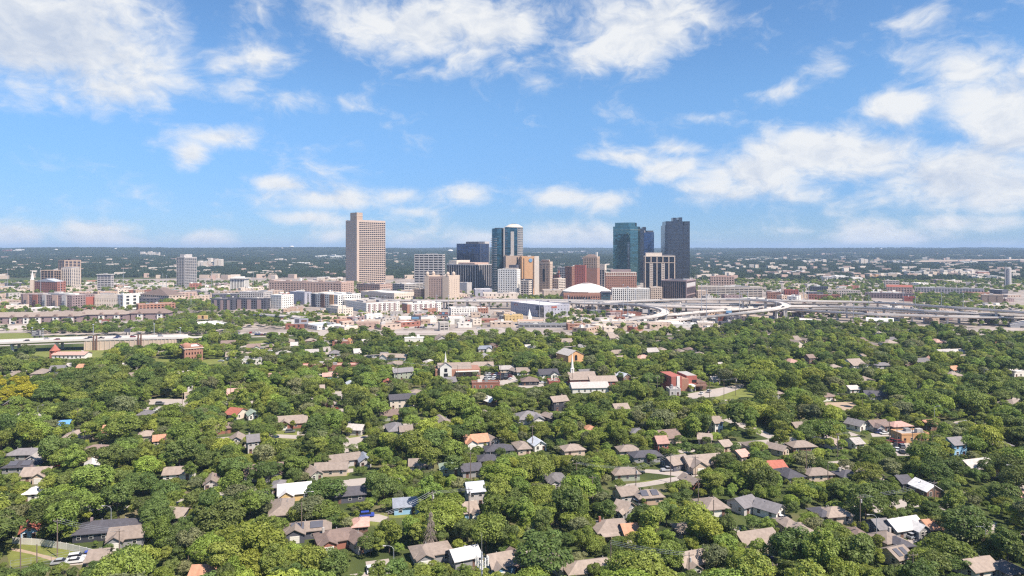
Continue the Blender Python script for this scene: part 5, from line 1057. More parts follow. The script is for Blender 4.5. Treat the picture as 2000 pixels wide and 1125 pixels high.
TABLE = """
G grey white 89 714 120 729 15|white house with dark grey roof in the upper left
h tan beige 0 716 26 735 10|tan roofed house at the far left edge
h tan beige 46 708 82 731 20|pair of beige roofs left of the dark grey roof
g orange beige 147 711 160 719 10|small orange roof peeping from trees upper left
g pale sage 128 710 139 716 10|small pale roof by the orange one
F grey brown 0 781 19 797 25|brown gabled house below the yellow tree
g blue dark 108 821 125 834 15|small hut with bright blue roof
g orange beige 193 830 213 845 20|small bright orange roof on the left
h tan beige 258 841 297 853 15|tan hip roof beside a red tile roof
G orange beige 289 851 317 870 25|house with red tile roof
h grey white 263 800 292 811 10|grey hip roof behind the blue tent
B pale beige 348 753 372 778 20|white flat roofed modern building with tall brick wall
G red cream 435 797 474 818 -20|cream house with bright red roof
F green white 470 796 503 819 30|white house with pale green roof
T grey lightgrey 472 856 503 884 25|grey two storey house half hidden by trees
B grey white 470 699 514 711 10|white box building with dark grey roof upper left
b tan brick 644 658 678 669 10|long flat red brick building at the tree edge
B orange orange 676 658 689 670 10|small orange cube building at the tree edge
h grey lightgrey 638 681 660 691 10|grey hip roof among dense trees
x pale white 685 681 704 690 20|pale gabled roof among dense trees
b pink brick 585 706 697 716 5|long low pinkish brick building under street trees
X tan white 740 692 796 703 -15|long tan roofed house with white gable
g grey grey 740 688 757 695 10|small grey roof left of the tan white gable
B white white 788 658 828 667 10|pair of flat white sheds in the trees
X bluegrey lightgrey 931 676 960 686 15|blue grey house next to a brown gabled one
F brown brown 955 667 974 680 25|brown gabled house next to the blue grey one
T grey sage 761 728 806 741 28|long grey roofed house right of a red awning
f red red 747 741 761 748 10|small red awning roof
G pink skyblue 626 732 657 741 15|pale blue house with pinkish roof
f metal lightgrey 675 743 688 752 20|small metal roof under the pinkish one
x tan beige 917 707 963 716 5|long tan roof behind the brick church
G pale beige 974 714 1004 727 8|tan house with a lawn right of the church
B brown brick 920 744 976 758 5|low brick flat roof below the church parking lot
F white brown 939 765 978 792 35|steep white roofed house with brown gable
T dark cream 755 776 810 797 18|cream two storey house with dark roof
F brown brown 625 781 646 797 35|brown gabled house in the middle trees
h grey grey 742 821 792 843 20|large plain grey hip roof
G tan white 775 838 805 851 15|tan roofed annex beside the large plain grey roof
G pale lightgrey 675 831 711 848 -12|low pale house beside a driveway
X orange white 900 849 954 873 18|pinkish house with bright orange tile roof
H dark grey 944 867 1003 890 10|broad dark grey roof with a small tree before it
F tan grey 944 852 972 870 30|tan gable just right of the orange tile roof
h dark grey 930 886 969 901 10|dark hip roof below the broad dark one
F tan dark 1000 713 1012 731 30|dark gable with tan roof near the church lot
G tan white 1008 718 1034 732 5|tan roofed white house near the church lot
X dark white 1049 721 1091 737 12|white house with black roof left of the white spire
H brown dark 1017 735 1052 751 5|black brown house beside the pale lot
b tan red 1070 737 1094 747 5|low red walled block left of the spire church
H tan beige 1070 691 1096 700 10|tan hip roof left of the orange church
f pale white 1131 669 1141 678 15|small white pointed tower house in deep trees
h tan beige 1287 676 1304 684 10|tan hip roof in the deep trees
h tan cream 1322 675 1340 687 10|tan roof beside the first deep tree roof
x tan cream 1187 650 1209 661 10|tan roof near the tree edge above the orange church
h tan white 1307 655 1319 663 10|small whitish roof near the far tree edge
F metal brown 1205 728 1234 742 30|brown house with shiny blue white roof
B pale lightgrey 1306 761 1330 771 5|low grey roof below the modern school
G pale white 1389 735 1407 748 10|small white house right of the modern school
f dark grey 1327 713 1354 732 20|dark gabled houses above the modern school
T tan dark 1071 783 1111 801 25|black house with tan roof
Y grey lightgrey 1001 802 1062 827 15|large steep grey roofed house
F tan dark 1062 802 1087 824 35|dark gabled house with tan roof edge
h orange orange 1143 830 1163 840 10|small orange roof in the middle trees
h grey grey 1232 836 1260 847 5|grey hip roof in the middle trees
x tan tan 1196 790 1230 800 15|tan double gabled roof above the grey hip
T tan white 1390 817 1410 845 20|narrow white house right of centre
G tan beige 1365 853 1397 867 -15|plain tan roof sloping to the left
g tan beige 1410 861 1426 873 20|small tan roof right of the sloping one
h tan beige 1459 860 1494 875 10|tan roofs behind a palm of trees right of centre
h tan beige 1000 858 1037 878 15|wide tan roof left of the pale tent roof
F metal white 1033 865 1067 879 20|pale blue white tent roof
H tan beige 1095 867 1143 889 15|broad tan hip roof right of the pale tent
T pink red 1286 861 1301 887 8|narrow pink and red house
H tan beige 1207 873 1252 890 8|wide tan hip roof left of the dark roof
H dark grey 1232 885 1296 902 12|dark grey roof left of the twin tan gables
G tan slate 1296 891 1354 917 28|slate blue walled house with big tan roof
X tan beige 1336 889 1420 919 14|long tan house with two dormer gables
g tan beige 1549 656 1566 665 10|tan roof below the right ramps
f tan beige 1566 656 1583 665 20|tan gable right of the tan roof below the ramps
h tan white 1729 662 1757 671 10|tan white roofs right of the white spire in trees
h grey grey 1794 668 1809 676 10|small grey roof far right in trees
h pink beige 1824 660 1849 669 10|pinkish roofs far right in trees
T brown brown 1576 697 1594 711 15|dark brown narrow house in right trees
X tan white 1657 699 1695 719 15|white house with tan roof in right trees
h tan beige 1621 711 1644 718 10|low tan roof left of the white tan roofed house
H grey lightgrey 1712 708 1744 719 5|grey hip roof in right trees
f brown brown 1762 704 1782 713 25|small brown gable right of the grey hip
G orange white 1854 715 1882 728 20|white house with orange roof end far right
h tan beige 1980 700 1993 708 10|small tan roof at the right edge
B white white 1976 718 2010 735 10|white flat roofs at the right edge
G pale white 1657 757 1681 767 10|small pale roofed house above the dirt lot
X dark grey 1694 767 1737 780 -12|long black roof with one gable
T grey white 1785 746 1801 760 25|narrow white gabled house in right trees
h tan brown 1515 757 1531 770 10|brown roof at the left of the dirt lot trees
F grey white 1661 819 1702 840 30|white gable wall under a dark grey roof
X brown grey 1700 825 1742 841 12|grey brown house with cars in front
H pink brown 1740 826 1786 841 10|pinkish hip roof behind the shop
G orange brown 1804 829 1834 839 20|brown gable with orange roof
B pale orange 1757 837 1817 862 6|shop with pale roof and orange canopy front
G tan lightgrey 1614 853 1650 877 28|grey walled house with tan roof and white garage
G pale white 1668 862 1685 876 15|small white house beside the sloping lawn
F tan beige 1504 867 1546 889 40|tan roofed house with gable front right of centre
H tan brown 1545 860 1597 882 8|large tan pyramid hip roof
T grey skyblue 1855 866 1893 890 15|light blue house with grey roof
h grey grey 1944 863 1981 872 8|grey hip roof near the right edge
g tan beige 1550 828 1574 836 10|tan roof edge above the pyramid roof
h grey grey 5 875 72 890 8|very long grey roof at the left edge
F pale white 38 886 73 909 15|white gable front with dark porch
H dark grey 0 910 62 923 8|dark roof with solar panels at the left edge|s
X tan beige 35 920 88 940 10|tan house with small triangular dormer
f white white 158 901 176 915 30|small bright white gable in left trees
h white white 40 954 67 966 10|white garden pavilion roof
G tan white 312 917 371 937 12|long tan roof above a white wall
F tan lightgrey 387 931 420 956 20|small white house with tan hip front
g tan dark 317 994 360 1012 -8|tan roof with dark gable end in left trees
F red skyblue 24 1031 58 1053 30|blue shed with red roof
H dark dark 132 1016 252 1055 12|big charcoal hip roof with roof box
X tan grey 200 1037 273 1066 15|tan roofed grey house beside the white fence
g tan beige 160 1083 198 1098 15|small tan roof beside the parked cars
g orange white 365 1115 412 1130 5|orange roof at the bottom edge
G tan lightgrey 632 888 700 911 25|long tan roofed house behind a red pickup
F bluegrey lightgrey 694 894 720 911 20|small blue grey gable right of the red pickup
F tan sage 590 905 622 938 35|tall steep tan gable left of the red pickup
G tan beige 610 911 675 928 8|low tan roof in front of the red pickup
g tan beige 795 900 845 911 8|tan roof behind dense trees in the centre
h green sage 855 903 900 917 10|pale green roof in the centre
G dark grey 895 914 940 930 15|dark grey gable right of the pale green roof
X white yellow 532 945 602 977 18|cream yellow house with white roof
h grey lightgrey 524 940 558 953 10|grey roof behind the cream yellow house
h tan tan 504 969 566 1008 15|big tan hip roof on the left
G dark slate 644 957 711 980 15|dark slate roofed house
G bluegrey skyblue 762 974 818 1002 12|pale blue house with grey blue roof
T metal lightgrey 905 958 946 987 15|grey shed like house beside a power pole
X tan skyblue 897 993 931 1013 20|small blue white house with tan roof
Y tan slate 546 1024 640 1052 14|tan roofed house with black solar panels|s
Y brown brick 602 1035 688 1073 25|brick gabled house with brown roof and garage
F brown lightgrey 669 1046 723 1078 38|grey gable house with white garage door
H pink brown 686 1026 712 1041 12|small pink brown roof behind the brick gabled house
Y tan grey 794 1062 882 1100 20|grey tan house with long low roof
G white grey 869 1073 938 1108 26|grey house with bright white roof
X tan blue 944 1087 1006 1122 22|bright blue house with tan roof
Y grey lightgrey 1060 922 1110 951 15|small house with pointed grey hip roof
H tan sage 1195 917 1251 937 10|tan roof with green wall by the street corner
G tan lightgrey 1201 955 1251 979 20|tan roofed house with pale blue side wall
H tan tan 1240 956 1298 984 12|brown house with tan roof and solar panels|s
X tan grey 1209 981 1235 1011 -35|tan roof falling to the left with small gable
F tan brick 1347 933 1364 956 25|narrow brick house by the street corner
h tan white 1369 970 1426 996 12|tan hip roof behind a lamp pole
G grey lightgrey 1430 971 1490 1002 30|grey house with ribbed grey roof
F grey white 1478 982 1545 1012 42|bright white gable house with two windows
H tan beige 1157 1014 1238 1052 12|wide tan roof with orange porch|p
g orange white 1217 1030 1247 1045 10|orange porch roof beside the wide tan roof
h tan beige 1329 1031 1350 1042 10|lone small tan roof in the lower trees
G pink beige 1435 885 1467 901 25|pinkish roof by a white power box
H tan beige 1100 1099 1218 1134 14|very large tan hip roof at the bottom edge
F tan white 1078 1092 1112 1124 35|steep tan gable at the bottom edge
X tan sage 1320 1090 1390 1119 20|tan roof with pale gable near the bottom
F brown dark 1000 1092 1024 1118 30|dark gable at the bottom centre
H tan beige 1575 916 1630 938 8|broad pinkish tan hip roof
h dark grey 1525 911 1576 934 15|dark grey roof left of the broad pinkish one
g red beige 1500 901 1538 915 10|low red tan roof above the dark grey one
h dark dark 1641 921 1684 933 10|black hip roof right of the broad pinkish one
F white brown 1801 941 1841 970 12|brown house under a white pyramid roof
g dark dark 1762 937 1779 945 10|small dark roof left of the white pyramid roof
h dark slate 1596 996 1629 1009 15|dark blue roof with pale skylight
H tan beige 1610 989 1670 1021 10|tan hip roof with tree in front
X white grey 1737 1014 1816 1048 18|grey bungalow with a bright white roof
g grey slate 1714 1016 1742 1035 10|dark grey outbuilding left of the grey bungalow
H tan beige 1717 1042 1775 1073 18|tan hip roof below the grey bungalow
H dark white 1747 1059 1788 1081 14|white cottage with dark brown roof
G tan beige 1736 1082 1791 1106 22|tan roof below the white cottage|s
g orange beige 1816 1025 1840 1036 10|orange tan roof right of the grey bungalow
h tan beige 1910 1028 1939 1043 15|tan roof behind a lamp on the right
h tan beige 1561 1025 1585 1041 10|rounded tan roof in lower right trees
h tan beige 1534 1020 1557 1030 10|tan roof beside the white gable driveway
h brown beige 1671 1036 1697 1051 10|reddish brown roof under a tree
G tan white 1890 1105 1962 1130 15|tan roof with white end at the bottom right
H grey grey 1957 1111 2015 1135 15|grey roof at the bottom right corner
g pink white 1993 961 2020 976 15|pinkish roof at the right edge
f tan beige 1700 921 1724 935 25|tan gable left of a dark round tree
"""
for ln_ in TABLE.strip().split('\n'):
    f = ln_.split('|'); q = f[0].split()
    house(q[0], q[1], q[2], *[float(v) for v in q[3:7]], float(q[7]), f[1], f[2] if len(f) > 2 else '')

# streets and the half hidden houses along them
MAIN = list(HOUSES); rs_ = random.Random(31); SA = R(17); SU = Vector((math.cos(SA), math.sin(SA), 0)); SV = Vector((-SU.y, SU.x, 0)); STREET_AT = []
def clear_spot(x, y, hw, hd, ang, gap):
    for (cx, cy, a, b, t) in FOOT:
        dx, dy = x-cx, y-cy
        if dx*dx+dy*dy > (a+b+hw+hd+gap)**2: continue
        rr_ = max(hw, hd) if abs(t-ang) > .5 else None
        u = abs(dx*math.cos(t)+dy*math.sin(t)); v = abs(-dx*math.sin(t)+dy*math.cos(t))
        if u < a+(rr_ or hw)+gap and v < b+(rr_ or hd)+gap: return False
    return True
def street_line(o, d, L, wid, lab, z):
    m = MB(); n = int(L/12); s = Vector((-d.y, d.x, 0)); run = []
    for k in range(n):
        c = o + d*(k+.5)*12
        ok = 180 < c.y < 760 and abs(c.x) < .77*c.y+10 and clear_spot(c.x, c.y, 6, wid/2, math.atan2(d.y, d.x), 1.0)
        if ok:
            a, b = o+d*k*12, o+d*(k+1)*12; m.add([(a-s*wid/2)[:2]+(z,) for _ in ()] or [(*(a-s*wid/2)[:2], z), (*(b-s*wid/2)[:2], z), (*(b+s*wid/2)[:2], z), (*(a+s*wid/2)[:2], z)], [(0, 1, 2, 3)]); run.append(c)
    if run:
        ob = m.build('street', MATS['paving']); tag(ob, lab, kind='structure')
        for c in run: STREET_AT.append((c, d)); NEWFOOT.append((c.x, c.y, 6.2, wid/2+.4, math.atan2(d.y, d.x)))
NEWFOOT = []
for k in range(-4, 11): street_line(SV*(k*78+30) - SU*600, SU, 1300, 7.0, 'pale concrete residential street', .020)
for k in range(-3, 4): street_line(SU*(k*190+20) + SV*100, SV, 720, 6.5, 'pale concrete cross street', .024)
FOOT.extend(NEWFOOT); nx_ = 0
for c, d in rs_.sample(STREET_AT, len(STREET_AT)):
    if nx_ >= 135: break
    if abs(d.x) < .7 or rs_.random() < .25: continue
    sgn = rs_.choice((-1, 1)); w_ = rs_.uniform(10, 16); p = c + SV*sgn*rs_.uniform(13, 16) + SU*rs_.uniform(-3, 3)
    if p.y < 190 or abs(p.x) > .75*p.y or not clear_spot(p.x, p.y, w_/2+1, 6, SA, 2.5): continue
    if any(inside(z_, p.x, p.y) for z_ in ZONES): continue
    px, py = pxy(p.x, p.y, 0)
    if py < np.interp(px, [0, 350, 420, 2000], [712, 700, 668, 668]): continue
    ty = rs_.choice('HHGGXXYF'); Y = p.y-4.5; rk = rs_.choice(['tan', 'tan', 'tan', 'brown', 'tan', 'grey', 'pale', 'tan', 'brown', 'pale', 'pink']); wk = rs_.choice(['white', 'cream', 'beige', 'lightgrey', 'tan', 'brick', 'grey', 'sage'])
    hw = w_/Y*F/2; t_ = rs_.uniform(4, 5.5); y1 = HY+(H-.7)*F/Y; y0 = HY+(H-2.75-.5*t_)*F/(Y+t_)
    nm = {'tan': 'tan', 'brown': 'brown', 'grey': 'grey', 'pale': 'pale', 'dark': 'charcoal', 'bluegrey': 'blue grey', 'pink': 'pinkish'}[rk]
    lab = where_label('%s %s roofed house' % (nm, {'H': 'hip', 'G': 'gable', 'X': 'cross gabled', 'Y': 'hip', 'F': 'front gable'}[ty]), px, Y, pool=MAIN)
    house(ty, rk, wk, px-hw, y0, px+hw, y1, 17 + rs_.choice((0, 0, 0, 90-1e-3 if 0 else 0)), lab); HOUSES.pop(); LAND.pop(); kp = KEEP.pop(); nx_ += 1
    if rs_.random() < .45: KEEP.append((kp[0]+hw*.3, kp[1], kp[2]-hw*.3, kp[1]+(kp[3]-kp[1])*.5, kp[4]))
print('street houses', nx_)
# ---------------------------------------------------------------- churches, school, ornate brick building
def special(name, label, cat, x0, x1, Y, th, short, dpt, h):
    w = (x1-x0)/F*Y; t = R(th); w = max(6, (w - dpt*abs(math.sin(t)))/math.cos(t)); c = (gx((x0+x1)/2, Y), Y+dpt/2, 0)
    r = empty(name, c, t, label, cat); USED.add(label); LAND.append(((x0+x1)/2, Y, short)); HOUSES.append(((x0+x1)/2, Y, short)); FOOT.append((c[0], c[1], w/2, dpt/2, t)); return r, w
# red brick church with white front
Y_ = YG(735, .5)
r, w = special('church', 'red brick church with a white tower front and thin white steeple', 'church', 843, 938, Y_, 10, 'brick church with white front', 17, 6); KEEP.append((840, 703, 941, 734, Y_))
gwall(m_ := MB(), 0, 0, w, 16, 5.2, 0); m_.build('wall', WM('rust'), r); gable(m_ := MB(), -2, 1, w*.72, 15, 5.2, 3.2); m_.build('roof', RM('tan'), r)
m_ = MB(); gwall(m_, -w/2+7, -8.3, 8, 3, 7.4, 3.0, 'y'); m_.build('white_front', WM('white'), r); m_ = MB(); gable(m_, -w/2+7, -8.2, 8, 3.4, 7.4, 3.0, .3, 'y'); m_.build('front_roof', RM('tan'), r)
MB().box(-w/2+5.6, -w/2+8.4, -9.95, -9.7, .2, 3).box(-w/2+6, -w/2+8, -9.95, -9.7, 4, 6.4).build('entrance_window', GL['win'], r)
MB().box(-w/2+6.3, -w/2+7.7, -7.5, -6.1, 9, 11.5).lathe([(.9, 11.5), (.7, 12), (.05, 17.5)], 8, (-w/2+7, -6.8)).build('steeple', WM('white'), r)
MB().box(-w/2+14, w/2-1, -10, -7.8, 3.6, 4.1).build('canopy', WM('white'), r)
for k in range(5): inst('window', WIN, r, (-w/2+15+k*5, -8.02, 1.0), 0, (1.2, 1, 1.2))
r_ = [r]
# spire church
Y_ = YG(752, .5)
r, w = special('church', 'long tan roofed red church with a needle white spire', 'church', 1108, 1166, Y_, 8, 'church with needle spire', 16, 5); KEEP.append((1104, 717, 1167, 751, Y_))
gwall(m_ := MB(), 0, 0, w, 15, 4.0, 3.6); m_.build('wall', WM('red'), r); gable(m_ := MB(), 0, 0, w, 15, 4.0, 3.6); m_.build('roof', RM('tan'), r)
MB().box(-w/2+1.6, -w/2+3.8, -1.1, 1.1, 6, 9.6).lathe([(1.5, 9.6), (1.0, 10.4), (.05, 20.5)], 8, (-w/2+2.7, 0)).build('spire', WM('white'), r)
for k in range(4): inst('window', WIN, r, (-w/2+6+k*6, -7.52, 1), 0, (1.1, 1, 1.3))
for (x0, x1, y1, lab, wl, rf) in ((1150, 1206, 753, 'low tan roofed hall joined behind the needle spire church', 'red', 'tan'), (1114, 1190, 766, 'long pale roofed hall in front of the needle spire church', 'white', 'pale')):
    Y_ = YG(y1, .5); r, w = special('church_hall', lab, 'hall', x0, x1, Y_, 6, lab, 12, 4); KEEP.append((x0, y1-15, x1, y1-1, Y_))
    gwall(m_ := MB(), 0, 0, w, 12, 3.2, 2.4); m_.build('wall', WM(wl), r); gable(m_ := MB(), 0, 0, w, 12, 3.2, 2.4); m_.build('roof', RM(rf), r)
    for k in range(5): inst('window', WIN, r, (-w/2+4+k*(w-8)/4, -6.02, .9))
# orange church
Y_ = YG(708, .5)
r, w = special('church', 'bright orange gabled church with an arched window', 'church', 1095, 1135, Y_, 28, 'bright orange church', 16, 6); KEEP.append((1094, 687, 1133, 707, Y_))
gwall(m_ := MB(), 0, 0, 14, 17, 6.2, 3.4, 'y'); m_.build('wall', WM('orange'), r); gable(m_ := MB(), 0, 0, 14, 17, 6.2, 3.4, .5, 'y'); m_.build('roof', RM('pale'), r)
MB().add([(-1.2,-8.6,2),(1.2,-8.6,2)]+[(1.2*math.cos(t),-8.6,5+1.4*math.sin(t)) for t in [k*math.pi/6 for k in range(7)]], [tuple(range(9))]).build('arched_window', GL['win'], r)
# modern school
Y_ = YG(763, .4)
r, w = special('school', 'modern red orange block school with a white stripe', 'school', 1299, 1386, Y_, 10, 'modern red orange school', 20, 8); KEEP.append((1296, 731, 1388, 762, Y_))
MB().box(-w/2, -w*.22, -10, 8, 0, 9.4).build('tall_block', WM('red'), r); MB().box(-w*.22, -w*.02, -9, 8, 0, 7.6).build('mid_block', WM('rust'), r); MB().box(-w*.02, w*.26, -6, 9, 0, 8.8).build('classroom_block', WM('red'), r); MB().box(w*.26, w/2, -7, 7, 0, 4.6).build('low_block', WM('brown'), r)
MB().box(-w*.36, -w*.28, -10.4, -9.95, 0, 9.6).build('white_stripe', WM('white'), r); MB().box(w*.0, w*.13, -11, -6.02, 0, 3.8).build('white_entrance', WM('white'), r); MB().box(w*.05, w*.12, -11.1, -10.95, .1, 2.8).build('glass_door', GL['win'], r)
MB().box(w*.13, w*.44, -12, -7.02, 3.2, 3.7).build('brown_canopy', WM('brown'), r); MB().box(-w*.02+.3, w*.26-.3, -5.7, 8.7, 8.81, 9.0).build('roof', RM('pale'), r)
MB().box(w*.13, w*.25, -6.2, -5.95, 4.6, 6.2).build('window_band', GL['win'], r)
# ornate brick building with dome
Y_ = YG(706, .5)
r, w = special('ornate_building', 'ornate orange red brick building with white cornice and little dome', 'building', 333, 388, Y_, 35, 'ornate brick building', 22, 9); KEEP.append((331, 668, 389, 700, Y_))
shell(r, w*1.1, 20, 0, 11, 6, 5, 3, .55, .5, 'rust', 'win', 'white', par=.8); MB().box(-w*.55-.9, w*.55+.9, -10.9, 10.9, 10.2, 10.7).build('cornice', WM('cream'), r)
MB().lathe([(3.4, 11.2), (3.4, 12.2), (3.0, 13.2), (1.8, 14.0), (.2, 14.4)], 16, (-4, -3)).build('dome', WM('rust'), r)
# long white building with red cupola
Y_ = YG(700, .5)
r, w = special('meeting_hall', 'long low white hall with red pointed cupola by the viaduct', 'hall', 100, 163, Y_, 2, 'long white hall with red cupola', 12, 4); KEEP.append((86, 674, 165, 698, Y_))
gwall(m_ := MB(), 0, 0, w, 11, 3.2, 1.8); m_.build('wall', WM('white'), r); gable(m_ := MB(), 0, 0, w, 11, 3.2, 1.8); m_.build('roof', RM('pink'), r)
MB().box(-w/2-4, -w/2+1, -2, 4, 0, 6).build('cupola_base', WM('red'), r); MB().lathe([(4, 6), (3, 7), (.1, 11)], 8, (-w/2-1.5, 1)).build('cupola_roof', RM('red'), r)
for k in range(7): inst('window', WIN, r, (-w/2+3+k*(w-6)/6, -5.52, .7), 0, (1.2, 1, 1.1))

# ---------------------------------------------------------------- fence, poles, lamps, wires, mast
fl = [G(25, 1062), G(80, 1066), G(130, 1074), G(181, 1086)]; b0 = fl[0].copy()
m = MB()
for i in range(3):
    a, b = fl[i]-b0, fl[i+1]-b0; L = (b-a).length; n = int(L/2.4); d = (b-a)/n; an = math.atan2(d.y, d.x)
    for k in range(n): c = a + d*(k+.5); m.obox((c.x, c.y), d.length/2-.06, .05, .05, 1.95, an)
r = empty('fence', b0); tag(r, 'long white panel fence along the mown play field', 'fence'); m.build('panel', WM('white'), r)
for i in range(3):
    a, b = fl[i]-b0, fl[i+1]-b0; n = int((b-a).length/2.4)
    for k in range(n): c = a+(b-a)*k/n; MB().box(c.x-.07, c.x+.07, c.y-.07, c.y+.07, 0, 2.1).build('post', WM('white'), r)
cl = [G(20, 1112), G(100, 1100), G(170, 1085)]; b0 = cl[0].copy(); r = empty('chain_fence', b0); tag(r, 'thin dark chain link fence on near side of the play field', 'fence')
for i in range(2):
    a, b = cl[i]-b0, cl[i+1]-b0; n = int((b-a).length/4)
    for k in range(n+1):
        c = a+(b-a)*k/n; MB().tube((c.x, c.y, 0), (c.x, c.y, 2.4), .05, .05, 5).build('post', MATS['steel'], r)
    for z in (.1, .8, 1.6, 2.35): MB().tube((a.x, a.y, z), (b.x, b.y, z), .03, .03, 4).build('rail', MATS['steel'], r)
def utility(px, yt, hgt=11.0, arm=True, tf=False, rz=None):
    Y = YG(yt, hgt); rz = random.uniform(-.5, .5) if rz is None else rz
    r = empty('utility_pole', (gx(px, Y), Y, 0), rz); tag(r, where_label('wooden utility pole' + (' with transformer' if tf else '') + (' with crossarm' if arm else ''), px, Y, pool=HOUSES), 'utility pole', 'utility poles among the houses')
    MB().tube((0, 0, 0), (0, 0, hgt), .17, .12, 7).build('pole', MATS['wood_pole'], r)
    if arm:
        MB().box(-1.2, 1.2, -.17, -.06, hgt-.7, hgt-.55).build('crossarm', MATS['wood_pole'], r)
        for x in (-1.1, 0, 1.1): MB().tube((x, -.11, hgt-.56), (x, -.11, hgt-.32), .06, .05, 5).build('insulator', WM('lightgrey'), r)
    if tf: MB().tube((.36, 0, hgt-2.4), (.36, 0, hgt-1.3), .27, .27, 8).build('transformer', WM('lightgrey'), r)
    KEEP.append((px-2, yt, px+2, yt+18, Y)); return Vector((gx(px, Y), Y, hgt-.35))
UP = {}
for k, v in enumerate([(844,959,1,1),(916,952,1,1),(758,999,1,0),(589,981,0,0),(919,882,1,0),(1126,902,1,0),(1242,912,1,1),(1310,886,0,0),(1358,890,1,0),(1364,933,1,0),(1193,1056,0,0),(1346,1079,1,1),(1394,976,0,0),(1157,929,1,0),
        (1680,967,1,1),(1825,939,1,0),(1783,1079,1,0),(1509,1098,1,0),(1617,905,0,0),(1636,846,1,1),(1737,821,1,0),(1752,829,0,0),(1782,837,0,0),(1799,841,1,0),(1822,845,0,0),(1684,778,0,0),(1284,735,1,0),(1267,737,0,0),(1369,743,1,0),(1386,744,0,0),
        (1414,741,1,0),(1437,737,1,1),(789,707,1,0),(777,712,0,0),(894,713,0,0),(978,712,1,0),(152,797,1,0),(356,766,0,0),(112,1013,1,0),(233,1033,1,0),(40,1043,0,0),(72,1063,0,0),(401,936,0,0),(1892,641,0,0),(1716,636,0,0),(1462,588,0,0),(1575,876,0,0),(1118,720,0,0),(1500,680,0,0),(640,700,1,0),(1040,830,1,0),(450,745,1,0)]):
    UP[k] = utility(v[0], v[1], 11.0, bool(v[2]), bool(v[3]))
def lamp(px, yt, hgt=9.0, s=1):
    Y = YG(yt, hgt); r = empty('street_lamp', (gx(px, Y), Y, 0), 0); tag(r, where_label('curved grey street lamp', px, Y, pool=HOUSES), 'street lamp', 'street lamps among the houses')
    MB().tube((0, 0, 0), (0, 0, hgt-.8), .12, .08, 6).build('pole', MATS['steel'], r)
    m = MB(); p = [(0, 0, hgt-.85), (s*.5, 0, hgt-.25), (s*1.3, 0, hgt), (s*2.2, 0, hgt)]
    for i in range(3): m.tube(p[i], p[i+1], .06, .05, 5)
    m.build('arm', MATS['steel'], r); MB().box(min(s*2.1, s*2.9), max(s*2.1, s*2.9), -.16, .16, hgt-.1, hgt+.08).build('lamp_head', WM('lightgrey'), r); KEEP.append((px-2, yt, px+8, yt+12, Y))
for px, yt, s in ((595, 960, 1), (769, 1066, -1), (217, 988, -1), (1712, 1005, -1), (1981, 908, -1), (1925, 1028, -1), (1922, 721, 1), (822, 712, 1), (1825, 793, 1), (74, 791, 1), (1319, 752, 1)): lamp(px, yt, 9.0, s)
def wires(a, b, lab, n=3):
    A, B = UP[a], UP[b]; m = MB(); d = (B-A); d.z = 0; d.normalize(); s = Vector((-d.y, d.x, 0)); c0 = (A+B)/2; c0.z = 0
    for q in range(n):
        o = s*(q-(n-1)/2)*1.0; prev = None
        for k in range(15):
            t = k/14; p = A.lerp(B, t) + o - Vector((0, 0, 4*t*(1-t)*(A-B).length*.022)) - c0
            if prev is not None: m.tube(prev, p, .028, .028, 3, cap=False)
            prev = p
    o = m.build('power_wire', MATS['steel'], None, c0); tag(o, lab, 'power line', 'power lines between the poles')
wires(0, 1, 'sagging power lines between poles beside the pale blue house'); wires(0, 2, 'power lines running down to the pole by the blue car'); wires(6, 7, 'power lines over the curved concrete street'); wires(7, 8, 'power lines beside the twin tan gables'); wires(5, 6, 'long power lines over trees left of the street corner')
wires(14, 15, 'power lines sagging in front of the white pyramid roof'); wires(19, 20, 'power lines by the house with cars in front'); wires(30, 31, 'power lines above the school lot'); wires(32, 35, 'power lines behind the brick church'); wires(38, 39, 'power lines over the charcoal hip roof'); wires(11, 10, 'low power lines near the bottom centre')
# cell antenna mast at the lower edge
Y_ = YG(1106, 10); r = empty('antenna_mast', (gx(941, Y_), Y_, 0), .3); tag(r, 'steel antenna mast with panel array in front of the white roof', 'antenna')
MB().tube((0, 0, 0), (0, 0, 13.5), .32, .22, 8).build('pole', MATS['steel'], r); MB().tube((0, 0, 13.4), (0, 0, 18.2), .05, .03, 5).build('whip', WM('lightgrey'), r)
tri = [(2.1*math.cos(t), 2.1*math.sin(t)) for t in (.2, 2.3, 4.4)]
for z in (10.2, 11.6):
    for i in range(3): MB().tube((*tri[i], z), (*tri[(i+1) % 3], z), .06, .06, 5).build('platform_rail', MATS['steel'], r)
for i in range(3):
    MB().tube((0, 0, 10.2), (*tri[i], 10.2), .07, .07, 5).build('strut', MATS['steel'], r)
    for k in range(3):
        x = tri[i][0]+(tri[(i+1) % 3][0]-tri[i][0])*(.15+.35*k); y = tri[i][1]+(tri[(i+1) % 3][1]-tri[i][1])*(.15+.35*k); MB().box(x-.16, x+.16, y-.1, y+.1, 9.9, 12.2).build('antenna_panel', WM('white'), r)
KEEP.append((924, 1056, 958, 1125, Y_))

